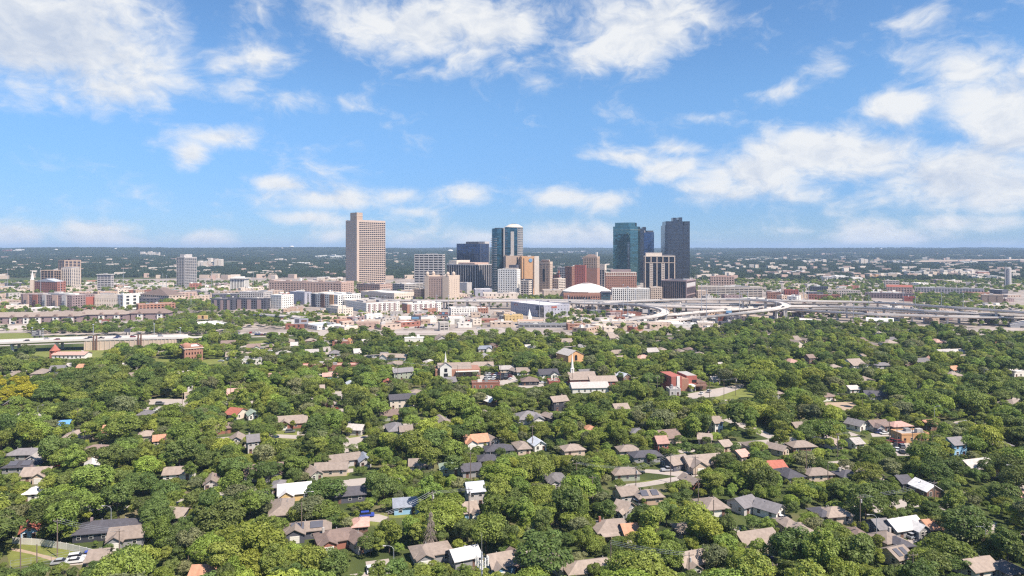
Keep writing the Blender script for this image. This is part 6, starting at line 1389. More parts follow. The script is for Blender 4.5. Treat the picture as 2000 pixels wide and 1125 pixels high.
# ---------------------------------------------------------------- cars
PAINT = {n: mat('paint_'+n, c, .35, .1, var=.03, spec=.5) for n, c in dict(white=(.75,.75,.74), silver=(.42,.43,.45), black=(.03,.03,.035), red=(.50,.035,.03), blue=(.05,.09,.42), grey=(.16,.165,.175), maroon=(.19,.035,.035), navy=(.04,.06,.16)).items()}
mat('tyre', (.025,.025,.025), .9)
def car_mesh(kind):
    L, Wd = {'sedan': (4.5, 1.8), 'suv': (4.7, 1.9), 'pickup': (5.4, 1.95)}[kind]
    prof = {'sedan': [(-2.25,.35),(-2.25,.78),(-1.9,.92),(-1.3,.95),(1.05,.93),(2.1,.78),(2.25,.6),(2.25,.35)], 'suv': [(-2.35,.4),(-2.35,1.0),(-2.2,1.05),(1.1,1.05),(2.2,.95),(2.35,.75),(2.35,.4)], 'pickup': [(-2.7,.5),(-2.7,1.02),(-.75,1.05),(1.2,1.08),(2.5,1.0),(2.7,.8),(2.7,.5)]}[kind]
    cab = {'sedan': (-1.75, 1.2, -1.0, .45, .92, 1.42), 'suv': (-2.2, 1.25, -1.9, .55, 1.04, 1.72), 'pickup': (-.8, 1.35, -.6, .7, 1.06, 1.78)}[kind]
    b = MB(); n = len(prof)
    for s in (0,):
        vs = [(x, -Wd/2, z) for x, z in prof] + [(x, Wd/2, z) for x, z in prof]; b.add(vs, [tuple(range(n-1, -1, -1)), tuple(range(n, 2*n))] + [(i, (i+1) % n, n+(i+1) % n, n+i) for i in range(n)])
    x0, x1, t0, t1, za, zb_ = cab; w1, w0 = Wd*.40, Wd*.47
    g = MB().add([(x0,-w0,za),(x1,-w0,za),(x1,w0,za),(x0,w0,za),(t0,-w1,zb_),(t1,-w1,zb_),(t1,w1,zb_),(t0,w1,zb_)], [(0,1,5,4),(1,2,6,5),(2,3,7,6),(3,0,4,7)])
    rf = MB().box(t0-.05, t1+.05, -w1-.03, w1+.03, zb_-.02, zb_+.05)
    if kind == 'pickup': rf.box(-2.55, -.9, -.8, .8, 1.04, 1.06)
    wh = MB().tube((0, -.11, .33), (0, .11, .33), .34, .34, 10)
    return b.mesh('body', PAINT['white']), g.mesh('window', GL['win']), rf.mesh('roof', PAINT['white']), wh.mesh('wheel', MATS['tyre']), L, Wd
CARS = {k: car_mesh(k) for k in ('sedan', 'suv', 'pickup')}
def car(x, y, z, rz, kind, paint, label=None, group='cars parked by the houses', small=False):
    bd, g, rf, wh, L, Wd = CARS[kind]; px, py = pxy(x, y, z)
    w_ = {'sedan': 'sedan', 'suv': 'sport utility car', 'pickup': 'pickup truck'}[kind]
    lab = label or where_label('%s %s' % (paint, w_), px, y, pool=HOUSES if y < 560 and z < 2 else LAND)
    USED.add(lab); r = empty('pickup_truck' if kind == 'pickup' else 'car', (x, y, z), rz, lab, 'pickup truck' if kind == 'pickup' else 'car', group)
    def put(n, me):
        o = inst(n, me, r)
        if me.materials[0] in PAINT.values(): o.material_slots[0].link = 'OBJECT'; o.material_slots[0].material = PAINT[paint]
    put('body', bd); put('window', g); put('roof', rf)
    if not small:
        for sx in (-1, 1):
            for sy in (-1, 1): inst('wheel', wh, r, (sx*L*.31, sy*(Wd/2-.12), 0))
    return r
def carp(px, py, rz, kind, paint, label=None, keep=True, **kw):
    p = G(px, py, .05); car(p.x, p.y, .05, R(rz), kind, paint, label, **kw)
    if keep: q = 2.6/p.y*F; KEEP.append((px-q, py-1.8/p.y*F, px+q, py, p.y-1))
carp(652, 917, 35, 'pickup', 'red', 'red pickup truck in the drive of the long tan roofed house'); carp(669, 916, 8, 'suv', 'silver', 'silver car parked beside the red pickup truck')
carp(717, 1009, 12, 'suv', 'blue', 'blue car parked on the street bend'); carp(150, 1092, 20, 'suv', 'white', 'white car next to the blue one by the play field'); carp(174, 1086, 25, 'sedan', 'blue', 'blue sedan at the end of the white fence'); carp(146, 1099, 18, 'sedan', 'white', 'nearer white car below the other white one by the play field')
carp(111, 911, 10, 'sedan', 'red', 'red car half hidden in trees near the white gable front'); carp(1247, 987, -60, 'suv', 'silver', 'silver van with its front toward us by the tan solar house'); carp(1304, 920, 8, 'pickup', 'silver', 'silver pickup before the slate blue walled house'); carp(1784, 1050, 25, 'suv', 'silver', 'silver car beside the white roofed bungalow'); carp(1796, 1043, 30, 'sedan', 'maroon', 'maroon car behind the silver one at the bungalow')
carp(1526, 1014, 15, 'sedan', 'white', 'white sedan in front of the bright white gable house'); carp(1496, 1093, 20, 'sedan', 'blue', 'blue car under trees at the lower right'); carp(118, 1101, 15, 'sedan', 'silver', 'silver sedan on the play field drive')
carp(66, 820, 8, 'sedan', 'black', 'black car under the trees on the left'); carp(940, 868, 30, 'sedan', 'navy', 'navy car beside the orange tile roof house'); carp(955, 868, 15, 'pickup', 'grey', 'grey pickup right of the navy car')
rc = random.Random(5)
for row, (y_, x0, x1, n) in enumerate(((732.5, 950, 996, 8), (736.5, 944, 1004, 9), (741, 948, 1006, 8))):
    for k in range(n):
        if rc.random() < .9: carp(x0+(x1-x0)*k/(n-1), y_+rc.uniform(-.4, .4), 70+rc.uniform(-8, 8), rc.choice(['sedan', 'suv', 'suv', 'pickup']), rc.choice(['white', 'black', 'grey', 'silver', 'maroon', 'black', 'navy']), keep=False, group='cars in the church parking lot')
KEEP.append((930, 728, 1012, 747, YG(747)))
for px, py, a, k, c in ((1718,846,10,'suv','navy'),(1728,848,15,'sedan','white'),(1745,850,80,'pickup','black'),(1742,864,10,'pickup','maroon'),(1756,866,10,'suv','maroon'),(1750,871,70,'sedan','black'),(1761,874,80,'suv','grey'),(1762,885,75,'sedan','black'),(1752,880,75,'sedan','white'),(1764,857,20,'sedan','silver')): carp(px, py, a, k, c, group='cars on the corner lot')
for px, py, a, k, c in ((1024,748,5,'suv','white'),(1032,749,5,'suv','black'),(1040,751,20,'pickup','grey'),(1053,748,10,'suv','black'),(1060,749,5,'sedan','white'),(1091,735,10,'suv','grey'),(1370,770,60,'sedan','white'),(1385,766,60,'suv','silver'),(720,700,5,'pickup','black'),(730,699,5,'sedan','white'),(660,695,5,'sedan','silver'),(511,682,5,'sedan','grey'),(527,686,5,'sedan','white'),(432,706,5,'sedan','silver'),(300,803,5,'sedan','white'),(312,790,10,'suv','grey')): carp(px, py, a, k, c)
# moving traffic on the ramps and the left viaduct
rc = random.Random(11)
def traffic(ri, n, names):
    r, line, w = RAMPS[ri]
    for k in range(n):
        i = rc.randrange(3, len(line)-4)
        if not -20 < 1000+line[i].x/line[i].y*F < 2020: continue
        d = line[i+1]-line[i]; s = rc.choice((-1, 1)); dn = d.copy(); dn.z = 0; dn.normalize(); o = Vector((dn.y, -dn.x, 0))*s*w*rc.uniform(.12, .3); p = line[i]+o
        car(p.x, p.y, p.z+.02, math.atan2(d.y, d.x)+(math.pi if s > 0 else 0), rc.choice(['sedan', 'suv', 'suv', 'pickup']), rc.choice(['white', 'black', 'grey', 'silver', 'maroon', 'white', 'navy']), group='cars driving on the highway')
for ri, n in ((0, 16), (2, 7), (3, 7), (4, 8), (5, 7), (6, 8), (8, 5), (9, 4), (13, 11), (11, 8), (12, 7)): traffic(ri, n, None)

# dead conifer
Yd = YG(1060, 3); r = empty('dead_tree', (gx(841, Yd), Yd, 0), 0, 'dead bare conifer with drooping grey brown twigs', 'tree'); USED.add('dead bare conifer')
MB().tube((0, 0, -.2), (0, 0, 12.4), .24, .04, 7).build('trunk', MATS['wood_pole'], r)
rd = np.random.default_rng(3); m = MB()
for k in range(150):
    z = 1.2 + 10.8*rd.random(); L = (2.9*(1-(z-1.2)/11.6)+.35)*rd.uniform(.7, 1.1); t = rd.uniform(0, 6.28); p0 = Vector((0, 0, z)); p1 = Vector((math.cos(t)*L*.6, math.sin(t)*L*.6, z-.1*L)); p2 = Vector((math.cos(t)*L, math.sin(t)*L, z-.55*L))
    m.tube(p0, p1, .05, .035, 4, cap=False); m.tube(p1, p2, .035, .012, 4, cap=False)
    for q in range(8):
        f = rd.uniform(.3, 1); a = p0.lerp(p1, f*1.5) if f < .66 else p1.lerp(p2, (f-.66)*3); m.tube(a, a+Vector((rd.normal()*.22, rd.normal()*.22, -rd.uniform(.3, .8))), .03, .012, 3, cap=False)
m.build('twigs', LEAF['dead'], r); KEEP.append((824, 1006, 861, 1056, Yd))

# cars left along the residential streets
rc = random.Random(8); n_ = 0
for c, d in rc.sample(STREET_AT, len(STREET_AT)):
    if n_ >= 44: break
    s = Vector((-d.y, d.x, 0))*rc.choice((-2.6, 2.6)); car(c.x+s.x, c.y+s.y, .03, math.atan2(d.y, d.x), rc.choice(['sedan', 'suv', 'pickup', 'suv']), rc.choice(['white', 'black', 'grey', 'silver', 'maroon', 'white', 'navy', 'red']), group='cars left along the residential streets'); n_ += 1
# ---------------------------------------------------------------- low town between the towers
rf = random.Random(21); LOW = []
def clear_of(x, y, hw, hd, gap=4):
    for (cx, cy, a, b, t) in FOOT:
        dx, dy = x-cx, y-cy; u = abs(dx*math.cos(t)+dy*math.sin(t)); v = abs(-dx*math.sin(t)+dy*math.cos(t))
        if u < a+hw+gap and v < b+max(hd, 4)+gap: return False
    return True
def lowrise(x, y, w, d, h, th, wallk, roofk, adj):
    px = 1000+x/y*F; lab = where_label(adj, px, y)
    r = empty('low_building', (x, y, ground_z(x, y)), th, lab, 'building', 'low buildings around the town'); nf = max(1, round(h/3.8))
    shell(r, w, d, 0, h, max(2, round(w/6)), max(2, round(d/6)), nf, .55, .55, wallk, 'win', roofk, par=.7)
    if rf.random() < .7: roof_units(r, w, d, h, rf.randrange(1, 4), int(x*3+y))
NAMES = {'pinkstone': 'pale pink', 'slate': 'dark grey', 'white': 'white', 'cream': 'cream', 'beige': 'beige', 'pink': 'pinkish', 'rust': 'orange brown', 'brick': 'dark red', 'lightgrey': 'light grey', 'mauve': 'mauve', 'concrete': 'pale grey', 'tan': 'tan'}
def fill(n, pxa, pxb, pya, pyb, wr=(14, 46), hr=(4.5, 9.5), bright=.6):
    k = tries = 0
    while k < n and tries < n*30:
        tries += 1
        py = rf.uniform(pya, pyb); px = rf.uniform(pxa, pxb); Y = YG(py); x = gx(px, Y); w = rf.uniform(*wr); d = w*rf.uniform(.35, .7); h = rf.uniform(*hr); th = R(rf.choice((8, 25, 35, 55, 4)))
        if not clear_of(x, Y, w/2, d/2, 3): continue
        wk = rf.choice(['white', 'cream', 'cream', 'lightgrey', 'beige', 'pinkstone']) if rf.random() < bright else rf.choice(['pink', 'beige', 'rust', 'brick', 'mauve', 'concrete', 'tan', 'pinkstone', 'slate'])
        FOOT.append((x, Y, w/2, d/2, th)); LOW.append((x, Y, w, d, h, th, wk, rf.choice(['white', 'pale', 'pale', 'tan', 'tan', 'pale', 'grey']), '%s %s flat roofed building' % ('long low' if w > 34 else ('small' if w < 20 else 'mid sized'), NAMES[wk]))); k += 1
fill(34, -40, 340, 553, 576); fill(32, 200, 520, 556, 584); fill(16, 380, 700, 558, 590); fill(12, 660, 960, 562, 590, (14, 34), (4, 8)); fill(10, 560, 880, 622, 634, (10, 30), (3.5, 6)); fill(8, 0, 110, 588, 610, (12, 40), (4, 8))
fill(12, 1100, 1320, 602, 622, (10, 30), (4, 7)); fill(30, 1360, 1620, 556, 590, (12, 36), (4, 9)); fill(38, 1600, 2010, 552, 580, (12, 40), (4, 9), .5); fill(10, 1750, 2010, 600, 626, (12, 36), (3.5, 6)); fill(10, 1250, 1500, 610, 630, (12, 34), (3.5, 6))
fill(30, -40, 330, 556, 602, (12, 34), (4, 10), .45); fill(36, 150, 620, 556, 590, (12, 40), (4, 12), .45); fill(22, 560, 960, 558, 582, (12, 36), (5, 12), .45); fill(16, 1050, 1400, 556, 580, (12, 34), (5, 12), .4); fill(14, 560, 1000, 612, 640, (8, 26), (3.2, 5.5), .5); fill(20, 1400, 2010, 588, 632, (10, 34), (3.2, 6), .5); fill(16, 1120, 1420, 626, 650, (10, 30), (3.2, 5.5), .7)
fill(34, 560, 1010, 606, 644, (9, 26), (3.4, 6.5), .4); fill(16, 1110, 1420, 618, 648, (9, 26), (3.4, 6), .4); fill(18, 1420, 2010, 604, 636, (9, 28), (3.4, 6), .35)
LOW.sort(key=lambda q: -(q[2]*q[4])/q[1]**2)
for q in LOW[:285]: lowrise(*q)
m = MB(); KS = ['white', 'cream', 'beige', 'pink', 'rust', 'brick', 'lightgrey', 'mauve', 'concrete', 'tan', 'pinkstone', 'slate']
for (x, y, w, d, h, th, wk, rk, adj) in LOW[285:]:
    m.obox((x, y), w/2, d/2, 0, h, th, KS.index(wk)); m.obox((x, y), w/2-.3, d/2-.3, h+.01, h+.15, th, len(KS)); c, s = math.cos(th), math.sin(th)
    for q in range(max(2, int(w/5))):
        u = -w/2+(q+.5)*w/max(2, int(w/5)); m.obox((x+c*u+s*(d/2), y+s*u-c*(d/2)), .9, .06, 1.0, 2.6, th, len(KS)+1)
if m.v: o = m.build('town_blocks', [WM(k) for k in KS] + [RM('pale'), GL['win']]); tag(o, 'countless small low blocks scattered far back in the town', 'buildings', kind='stuff')
# cars standing on the pale lots of the town
rc = random.Random(15); n_ = t_ = 0
while n_ < 80 and t_ < 900:
    t_ += 1; a0, a1, b0, b1 = rc.choice(((662, 866, 627, 641), (662, 866, 627, 641), (870, 1010, 624, 642), (430, 640, 650, 655), (1130, 1420, 626, 640), (700, 860, 612, 622), (1560, 1900, 590, 626)))
    Y = YG(rc.uniform(b0, b1)); x = gx(rc.uniform(a0, a1), Y)
    for q in range(rc.randrange(1, 6)):
        if not clear_of(x+q*3.0, Y, 2.6, 2.6, 1): continue
        car(x+q*3.0, Y, .06, R(80+rc.uniform(-5, 5)), rc.choice(['sedan', 'suv', 'pickup']), rc.choice(['white', 'black', 'grey', 'silver', 'maroon', 'white', 'red', 'navy']), group='cars standing on the town lots'); n_ += 1
# ---------------------------------------------------------------- things on the far hills
def YT(px, py):
    Y = 1900.0
    while Y < 24000:
        if pxy(gx(px, Y), Y, ground_z(gx(px, Y), Y))[1] <= py: return Y
        Y *= 1.004
    return 20000.0
def far_block(px0, px1, y0, y1, wallk, lab, n=1, roofk='white'):
    Y = YT((px0+px1)/2, y1); w = (px1-px0)/F*Y; h = max(4, (y1-y0)/F*Y); x = gx((px0+px1)/2, Y)
    r = empty('far_building', (x, Y, ground_z(x, Y)-1), 0, lab, 'building'); USED.add(lab); rr = random.Random(int(px0)); x0 = -w/2
    for k in range(n):
        ww = w/n*rr.uniform(.75, 1.0); hh = h*(1 if k == n//2 else rr.uniform(.55, 1.0)); MB().box(x0, x0+ww, -8+rr.uniform(-6, 6), 14, 0, hh).build('wing', WM(wallk), r); MB().box(x0+.5, x0+ww-.5, -7, 12, hh+.05, hh+1.2).build('roof', RM(roofk), r); x0 += w/n
    FARF.append((x, Y, w/2+25, 45)); return r
FARF = []
for a in ((388,434,505,522,'cream','pale stepped complex climbing a hill right of the slim grey tower',7),(275,312,491,500,'cream','cluster of pale far buildings on the left ridge',5),(26,46,486.5,493,'white','white far block on the left horizon',3),(5,22,487,494,'brick','dull red far block at the left horizon',2),(144,161,489,492,'white','thin white far roof on the left ridge',2),(1567,1613,506,514,'cream','row of pale far tower blocks on the right',6),(1663,1695,505,514,'cream','pale far building with a domed hump on the right',4),(1696,1714,511,517,'concrete','grey far sheds beside the domed hump',2),(1742,1772,509,516,'lightgrey','pale far hangars near the right horizon',4),
          (1604,1640,494,499,'pink','pinkish far buildings on the right horizon',4),(1640,1690,500,504,'concrete','pale grey far roofs under the right horizon',6),(1874,1910,511,516,'white','long white far hangar at the airfield',2),(1606,1683,538,549,'white','bright white far sheds in right trees',7),(1695,1726,535,544,'orange','orange far arcade with white columns',5),(1727,1760,533,541,'pink','pink far building right of the orange arcade',3),(1770,1830,528,540,'cream','scatter of cream far houses on the right slope',8),(1840,1900,527,540,'cream','second scatter of cream far houses on the right slope',8),(1885,1930,530,540,'brick','dark red far block right of the cream scatter',2),(1905,1962,539,548,'cream','long cream far sheds beside the silo',4),
          (530,560,505,512,'cream','pale far buildings midway up the left hill',4),(568,607,512,516,'white','long white far roof on the left hill',3),(615,680,497,503,'white','string of white far roofs left of the tall tan tower',8),(612,668,541,548,'cream','pale far houses at the hill foot left of the tan tower',7),(720,735,518,523,'cream','pair of pale far houses',2),(748,800,493,498,'cream','pale far roofs on the ridge right of the tan tower',5),(1512,1545,528,534,'cream','cream far apartments above the garage',4),(1536,1572,529,538,'pink','pink far apartments in the right trees',4),(1440,1500,505,509,'cream','pale far field buildings right of the charcoal tower',5),(1360,1410,494,499,'pink','pinkish far district right of the charcoal tower',6),(1040,1090,492,497,'cream','pale far district behind the condo tower',6),(1090,1190,490,494,'lightgrey','long pale far district on the horizon',9),(300,345,521,525,'white','long white far shed left of the slim tower',2)):
    far_block(*a)
def water_tower(px, yt, yb, lab, R_=9):
    Y = YT(px, yb); Y = min(Y, 11000); x = gx(px, Y); z0 = ground_z(x, Y); h = max(12, zt(yt, Y)-z0); k = max(4.0, min(R_, h*.45)); r = empty('water_tower', (x, Y, z0-1), 0, lab, 'water tower')
    MB().tube((0, 0, 0), (0, 0, h-k*.8), k*.42, k*.36, 10).build('column', WM('grey'), r); MB().lathe([(k*.4, h-k*1.1), (k*1.05, h-k*.6), (k*1.25, h-k*.25), (k*.9, h+.4), (k*.3, h+k*.2)], 18).build('tank', WM('white'), r)
water_tower(570, 480.5, 491, 'white mushroom water tower on the left ridge', 16); water_tower(880, 488, 498, 'broad white water tank left of the navy tower', 22); water_tower(110, 486.5, 492, 'white far water tower on the left horizon', 14); water_tower(551, 484, 490, 'small thin far water tower left of the mushroom one', 8); water_tower(1721, 485, 493, 'dark tiny far water tower on the right horizon', 8); water_tower(226, 485, 491, 'tiny far tower on the left ridge', 8)
o = None
Ya, Yb = YT(1850, 513.2), YT(1850, 509.6)
vs = [(gx(p, y), y, 0) for p, y in ((1790, Ya), (2060, Ya), (2060, Yb), (1800, Yb))]; vs = [(x, y, ground_z(x, y)+2.5) for x, y, z in vs]
o = MB().add(vs, [(0, 1, 2, 3)]).build('field', MATS['dirt']); tag(o, 'long tan airfield strip under the right horizon', kind='structure')
# uncountable pale roofs scattered over the hills
m = MB(); rs = random.Random(9)
for k in range(1500):
    t = rs.random()**.8; py = 489.5 + 58*t; u = rs.random(); px = -40+2080*u
    if rs.random() > (.30 if px < 1350 else .55) * (1.0 if py > 500 else .6): continue
    Y = YT(px, py); x = gx(px, Y); z = ground_z(x, Y)-1
    w = rs.uniform(4, 13)*(1+Y/9000); h = rs.uniform(4, 7) + (2 if px > 1350 else 0); m.obox((x, Y), w, rs.uniform(4, 8), z, z+h+7, rs.uniform(-.5, .5), rs.choice((0, 0, 1, 2, 3)))
    FARF.append((x, Y, w+3, 16))
o = m.build('distant_roofs', [WM('cream'), WM('pinkstone'), WM('pink'), WM('beige')]); tag(o, 'countless pale specks of roofs among the far wooded hills', 'houses', kind='stuff')
# ---------------------------------------------------------------- planting
BNDX = [(-200,690),(0,696),(60,692),(86,700),(165,700),(210,690),(300,684),(352,684),(380,664),(420,658),(470,660),(560,660),(640,652),(760,657),(900,662),(950,655),(1000,652),(1100,652),(1200,650),(1330,650),(1400,640),(1480,630),(1560,635),(1650,640),(1780,640),(1850,645),(1900,655),(1960,660),(2200,655)]
BND = [(p, y + (9 if 950 < p < 1390 else (1 if p >= 1390 else 3))) for p, y in BNDX]
def bnd(px): return float(np.interp(px, [b[0] for b in BND], [b[1] for b in BND]))
# picture rows kept open for houses: how near the thing behind is that must stay visible
RS = 4; KG = np.zeros((290, 520), np.float32)
for (a, b, c, d, Y) in KEEP:
    i0, i1, j0, j1 = int(max(0, b)/RS), int(math.ceil(d/RS)), int(max(0, a+40)/RS), int(math.ceil((c+40)/RS)); KG[i0:i1, j0:j1] = np.maximum(KG[i0:i1, j0:j1], Y)
for z_ in ZONES:
    if len(z_) < 3: continue
    pp = [pxy(x, y, 0) for x, y in z_ if y > 100]
    if not pp or min(p[1] for p in pp) < 648: continue
    Yc_ = min(y for x, y in z_)
    for i in range(int(min(p[1] for p in pp)/RS), int(max(p[1] for p in pp)/RS)+1):
        for j in range(int((min(p[0] for p in pp)+40)/RS), int((max(p[0] for p in pp)+40)/RS)+1):
            if 0 <= i < 290 and 0 <= j < 520 and inside(pp, j*RS-38, i*RS+2): KG[i, j] = max(KG[i, j], YG(i*RS+2.5))
FA = np.array(FOOT)
def free_spot(x, y, gap=1.6):
    dx, dy = x-FA[:, 0], y-FA[:, 1]; c, s = np.cos(FA[:, 4]), np.sin(FA[:, 4])
    if ((np.abs(dx*c+dy*s) < FA[:, 2]+gap) & (np.abs(-dx*s+dy*c) < FA[:, 3]+gap)).any(): return False
    for z_ in ZONES:
        if inside(z_, x, y): return False
    return True
def blocks(x, y, r, top, lo, tol=.09):
    k = F/y; cx = 1000+x*k; y0 = HY+(H-top)*k; y1 = HY+(H-lo)*k; hw = r*k*.92
    i0, i1, j0, j1 = int(y0/RS), int(y1/RS)+1, int((cx-hw+40)/RS), int((cx+hw+40)/RS)+1
    if j1 <= 0 or j0 >= 520 or i0 >= 290: return False
    s = KG[max(0, i0):min(290, i1), max(0, j0):min(520, j1)]
    if s.size == 0: return False
    # inside the crown's ellipse only
    ii = (np.arange(max(0, i0), min(290, i1))+.5)*RS; jj = (np.arange(max(0, j0), min(520, j1))+.5)*RS-40
    el = ((ii[:, None]-(y0+y1)/2)/max(1, (y1-y0)/2))**2 + ((jj[None, :]-cx)/max(1, hw))**2 < 1
    n = max(1, el.sum()); return ((s > y+1.5) & el).sum() > tol*n
cand = []
rt = random.Random(77); ry = 96.0
def patchy(x, y): return math.sin(x*.021+1)*math.cos(y*.018+2)+.6*math.sin(x*.05-y*.043)
while ry < 820:
    sp_ = 6.6 if ry < 300 else 6.9; xx = -.79*ry-110
    while xx < .79*ry+110:
        x, y = xx+rt.uniform(-.45, .45)*sp_, ry+rt.uniform(-.45, .45)*sp_; px, py = pxy(x, y, 0); xx += sp_
        if py < bnd(px)+3: continue
        if not free_spot(x, y, 1.2 if y > 400 else 1.7): continue
        if rt.random() < .07: continue
        v = patchy(x, y); w_ = WEIGHT.copy()
        for q, kd in enumerate(WOODS):
            mk = KINDS[kd][1]; w_[q] *= math.exp(.75*v*{'bright': 1.2, 'mid': .2, 'dark': -1.1, 'grey': .2}[mk])
        t = WOODS[int(rng.choice(len(WOODS), p=w_/w_.sum()))]; s0 = rt.choice((.5, .62, .72, .8, .85, .95, 1.1, 1.25))*(1.0 if y < 500 else .9); kz = rt.uniform(.85, 1.12); ok = None
        if px < 62 and 742 < py-12 < 800 and y < 470 and y > 380: t = 12; 
        T_ = TREES[t]
        for f in (1, .8, .62, .46, .33, .22):
            s = s0*f
            if s < .16: break
            if not blocks(x, y, T_['r']*s, T_['top']*s*kz, T_['lo']*s*kz): ok = s; break
        if ok: cand.append((x, y, t, ok, kz, rt.uniform(0, 6.28)))
    ry += sp_*.92
# shrubs and saplings between the houses
ry = 170.0
while ry < 560:
    xx = -.78*ry
    while xx < .78*ry:
        x, y = xx+rt.uniform(-2.4, 2.4), ry+rt.uniform(-2.4, 2.4); px, py = pxy(x, y, 0); xx += 5.2
        if py < bnd(px)+3 or rt.random() < .3 or not free_spot(x, y, .7): continue
        t = WOODS[int(rng.choice(len(WOODS), p=WEIGHT))]; T_ = TREES[t]
        for s in (.5, .36, .25):
            s *= rt.uniform(.8, 1.15)
            if not blocks(x, y, T_['r']*s, T_['top']*s, T_['lo']*s, .08): cand.append((x, y, t, s, rt.uniform(.8, 1.05), rt.uniform(0, 6.28))); break
    ry += 5.0
print('near trees', len(cand))
# extra undergrowth shrubs in the gaps next to houses come from the same list (small scales)
def shows(c):
    px, py = pxy(c[0], c[1], TREES[c[2]]['top']*c[3]*.8); return -15 < px < 2015 and py < 1118
near = sorted([c for c in cand if shows(c)], key=lambda c: -(TREES[c[2]]['r']*c[3]/c[1]))
near = [c for c in near if c[3] > .3][:300]
nset = set(id(c) for c in near)
LOOK = {'mid': 'green', 'dark': 'dark green', 'bright': 'light green', 'grey': 'grey green', 'yellow': 'yellow green'}
for (x, y, t, s, kz, rot) in sorted(near, key=lambda c: c[1]):
    T_ = TREES[t]; px = 1000+x/y*F; size = 'small' if s < .7 else ('large' if s > 1.15 else 'mid sized')
    lab = where_label('%s %s %s tree' % (size, LOOK[T_['mk']], T_['word']), px, y, pool=HOUSES)
    r = empty('tree', (x, y, 0), rot, lab, 'tree', 'trees in the near gardens'); r.scale = (s*rt.uniform(.85, 1.18), s*rt.uniform(.85, 1.18), s*kz)
    inst('crown', T_['crown'], r); inst('trunk', T_['trunk'], r)
rest = [c for c in cand if id(c) not in nset]
# loose trees and strips of wood around the town
def strip(pxa, pxb, pya, pyb, sp_, smin=.7, smax=1.2, drop=.15):
    smin, smax = smin*.78, smax*.8; sp_ = sp_*.86
    Y0, Y1 = YG(pyb), YG(pya); y = Y0
    while y < Y1:
        x = gx(pxa, y)
        while x < gx(pxb, y):
            X, Yy = x+rt.uniform(-.4, .4)*sp_, y+rt.uniform(-.4, .4)*sp_; x += sp_
            if rt.random() > drop and free_spot(X, Yy, 2.5): s = rt.uniform(smin, smax); rest.append((X, Yy, WOODS[int(rng.choice(len(WOODS), p=WEIGHT))], s, rt.uniform(.85, 1.1), rt.uniform(0, 6.28)))
        y += sp_
strip(-60, 60, 641, 648, 8, .3, .6, .55); strip(60, 470, 642, 655, 7.5, .7, 1.2, .08); strip(330, 640, 618, 642, 10, .7, 1.1, .12); strip(0, 330, 628, 634, 11, .5, .85, .45); strip(-40, 60, 596, 622, 15, .7, 1.1, .35); strip(60, 270, 603, 612, 12, .6, 1.0, .35); strip(325, 420, 592, 612, 11, .8, 1.2, .2); strip(420, 600, 609, 618, 11, .4, .7, .2)
strip(640, 700, 620, 634, 11, .7, 1.0, .2); strip(700, 860, 612, 618, 12, .5, .8, .4); strip(1075, 1190, 616, 638, 10, .7, 1.1, .15); strip(1190, 1330, 600, 612, 14, .5, .9, .5); strip(1018, 1100, 583, 592, 11, .8, 1.1, .1); strip(860, 960, 622, 640, 14, .4, .7, .65); strip(640, 880, 620, 650, 17, .45, .85, .45); strip(-40, 340, 574, 604, 17, .6, 1.0, .45); strip(560, 1000, 575, 604, 18, .5, .9, .5); strip(1130, 1230, 640, 650, 12, .6, 1.0, .4); strip(1255, 1345, 640, 650, 12, .6, 1.0, .3)
strip(1380, 1460, 574, 586, 13, .7, 1.0, .45); strip(1600, 1700, 572, 600, 13, .7, 1.1, .4); strip(1790, 1910, 578, 612, 12, .8, 1.2, .2); strip(1900, 2010, 598, 640, 13, .7, 1.1, .35); strip(1680, 1790, 622, 634, 12, .6, .9, .5); strip(1480, 1680, 610, 628, 13, .6, 1.0, .45); strip(-40, 700, 552, 575, 19, .8, 1.2, .4); strip(1360, 2010, 548, 574, 18, .8, 1.2, .3); strip(150, 600, 574, 592, 22, .7, 1.1, .55); strip(700, 1000, 556, 575, 24, .7, 1.1, .5)
print('woodland trees', len(rest))
instancer('woodland', [(c[0], c[1], 0) for c in rest], [WOODS.index(c[2]) if c[2] in WOODS else len(WOODS) for c in rest], [c[5] for c in rest], [(c[3]*rt.uniform(.82, 1.2), c[3]*rt.uniform(.82, 1.2), c[3]*c[4]) for c in rest], [TREES[i]['crown'] for i in WOODS] + [TREES[12]['crown']], 'dense green canopy of countless trees between houses and town', 'trees')
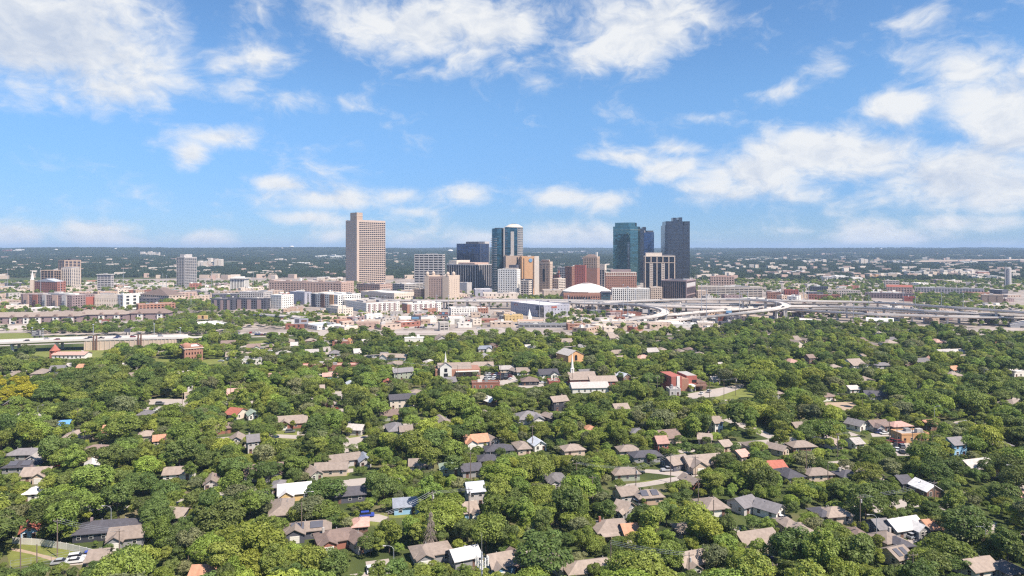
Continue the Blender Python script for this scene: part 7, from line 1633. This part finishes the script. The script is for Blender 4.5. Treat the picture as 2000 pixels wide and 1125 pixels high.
# far hills: patches of wood, each patch several crowns
PAT = []
for i in range(8):
    r_ = np.random.default_rng(300+i); Vs = []
    for k in range(16):
        c = r_.uniform(-19, 19, 2); s = r_.uniform(.75, 1.3); V = crown_arrays(r_, 5.2*s, 4.0*s, 6.0*s, 7, 150, 1.0*s); V[:, 0] += c[0]; V[:, 1] += c[1]; Vs.append(V)
    PAT.append(mesh_quads('far_wood_%d' % i, np.concatenate(Vs), LEAF['far']))
FF = np.array(FARF) if FARF else np.zeros((1, 4))
pts, idx, rot, scl = [], [], [], []
y = 1720.0
while y < 23000:
    sp_ = 32*max(1.0, y/3800)
    x = -.82*y-80
    while x < .82*y+80:
        X, Yy = x+rt.uniform(-.5, .5)*sp_, y+rt.uniform(-.5, .5)*sp_; x += sp_
        z = ground_z(X, Yy); px, py = pxy(X, Yy, z)
        lim = 543 if px < 700 else (545 if px < 1350 else np.interp(px, [1350, 1500, 2000], [553, 552, 549]))
        if py > lim: continue
        v = math.sin(X*.0021+.7)*math.cos(Yy*.0013+1.1)+.7*math.sin(X*.006+Yy*.004)
        th_ = -.95 if px < 1340 else (-.15 if 497 < py < 520 else -.55)
        if v < th_ and rt.random() < .85: continue
        if rt.random() < .05: continue
        if px > 1785 and 506.5 < py < 516: continue
        hit = (np.abs(X-FF[:, 0]) < FF[:, 2]+6) & (Yy < FF[:, 1]+FF[:, 3]*.3) & (Yy > FF[:, 1]-FF[:, 3]-sp_*.5)
        if hit.any(): continue
        s = max(1.0, y/3800); pts.append((X, Yy, z-1)); idx.append(rt.randrange(8)); rot.append(rt.uniform(0, 6.28)); scl.append((s, s, rt.uniform(.8, 1.25)*min(s, 2.2)))
    y += sp_*.9
print('far patches', len(pts))
instancer('distant_woods', pts, idx, rot, scl, PAT, 'far wooded hills fading blue toward the horizon', 'woods')
HAZE = 8e-5
# ---------------------------------------------------------------- haze: one closed box of even thin air
hz = bpy.data.materials.new('haze'); hz.use_nodes = True; t = hz.node_tree; t.nodes.clear()
pv = t.nodes.new("ShaderNodeVolumePrincipled"); pv.inputs["Color"].default_value = (.55, .74, 1.0, 1); pv.inputs["Density"].default_value = HAZE
pv.inputs["Anisotropy"].default_value = 0.0
o_ = t.nodes.new("ShaderNodeOutputMaterial"); t.links.new(pv.outputs[0], o_.inputs["Volume"])
hz.cycles.homogeneous_volume = True
b = MB().box(-26000, 26000, -26000, 26000, -1.0, 215.0)
o = b.build('haze', hz); tag(o, 'thin blue haze over the far hills', kind='stuff')
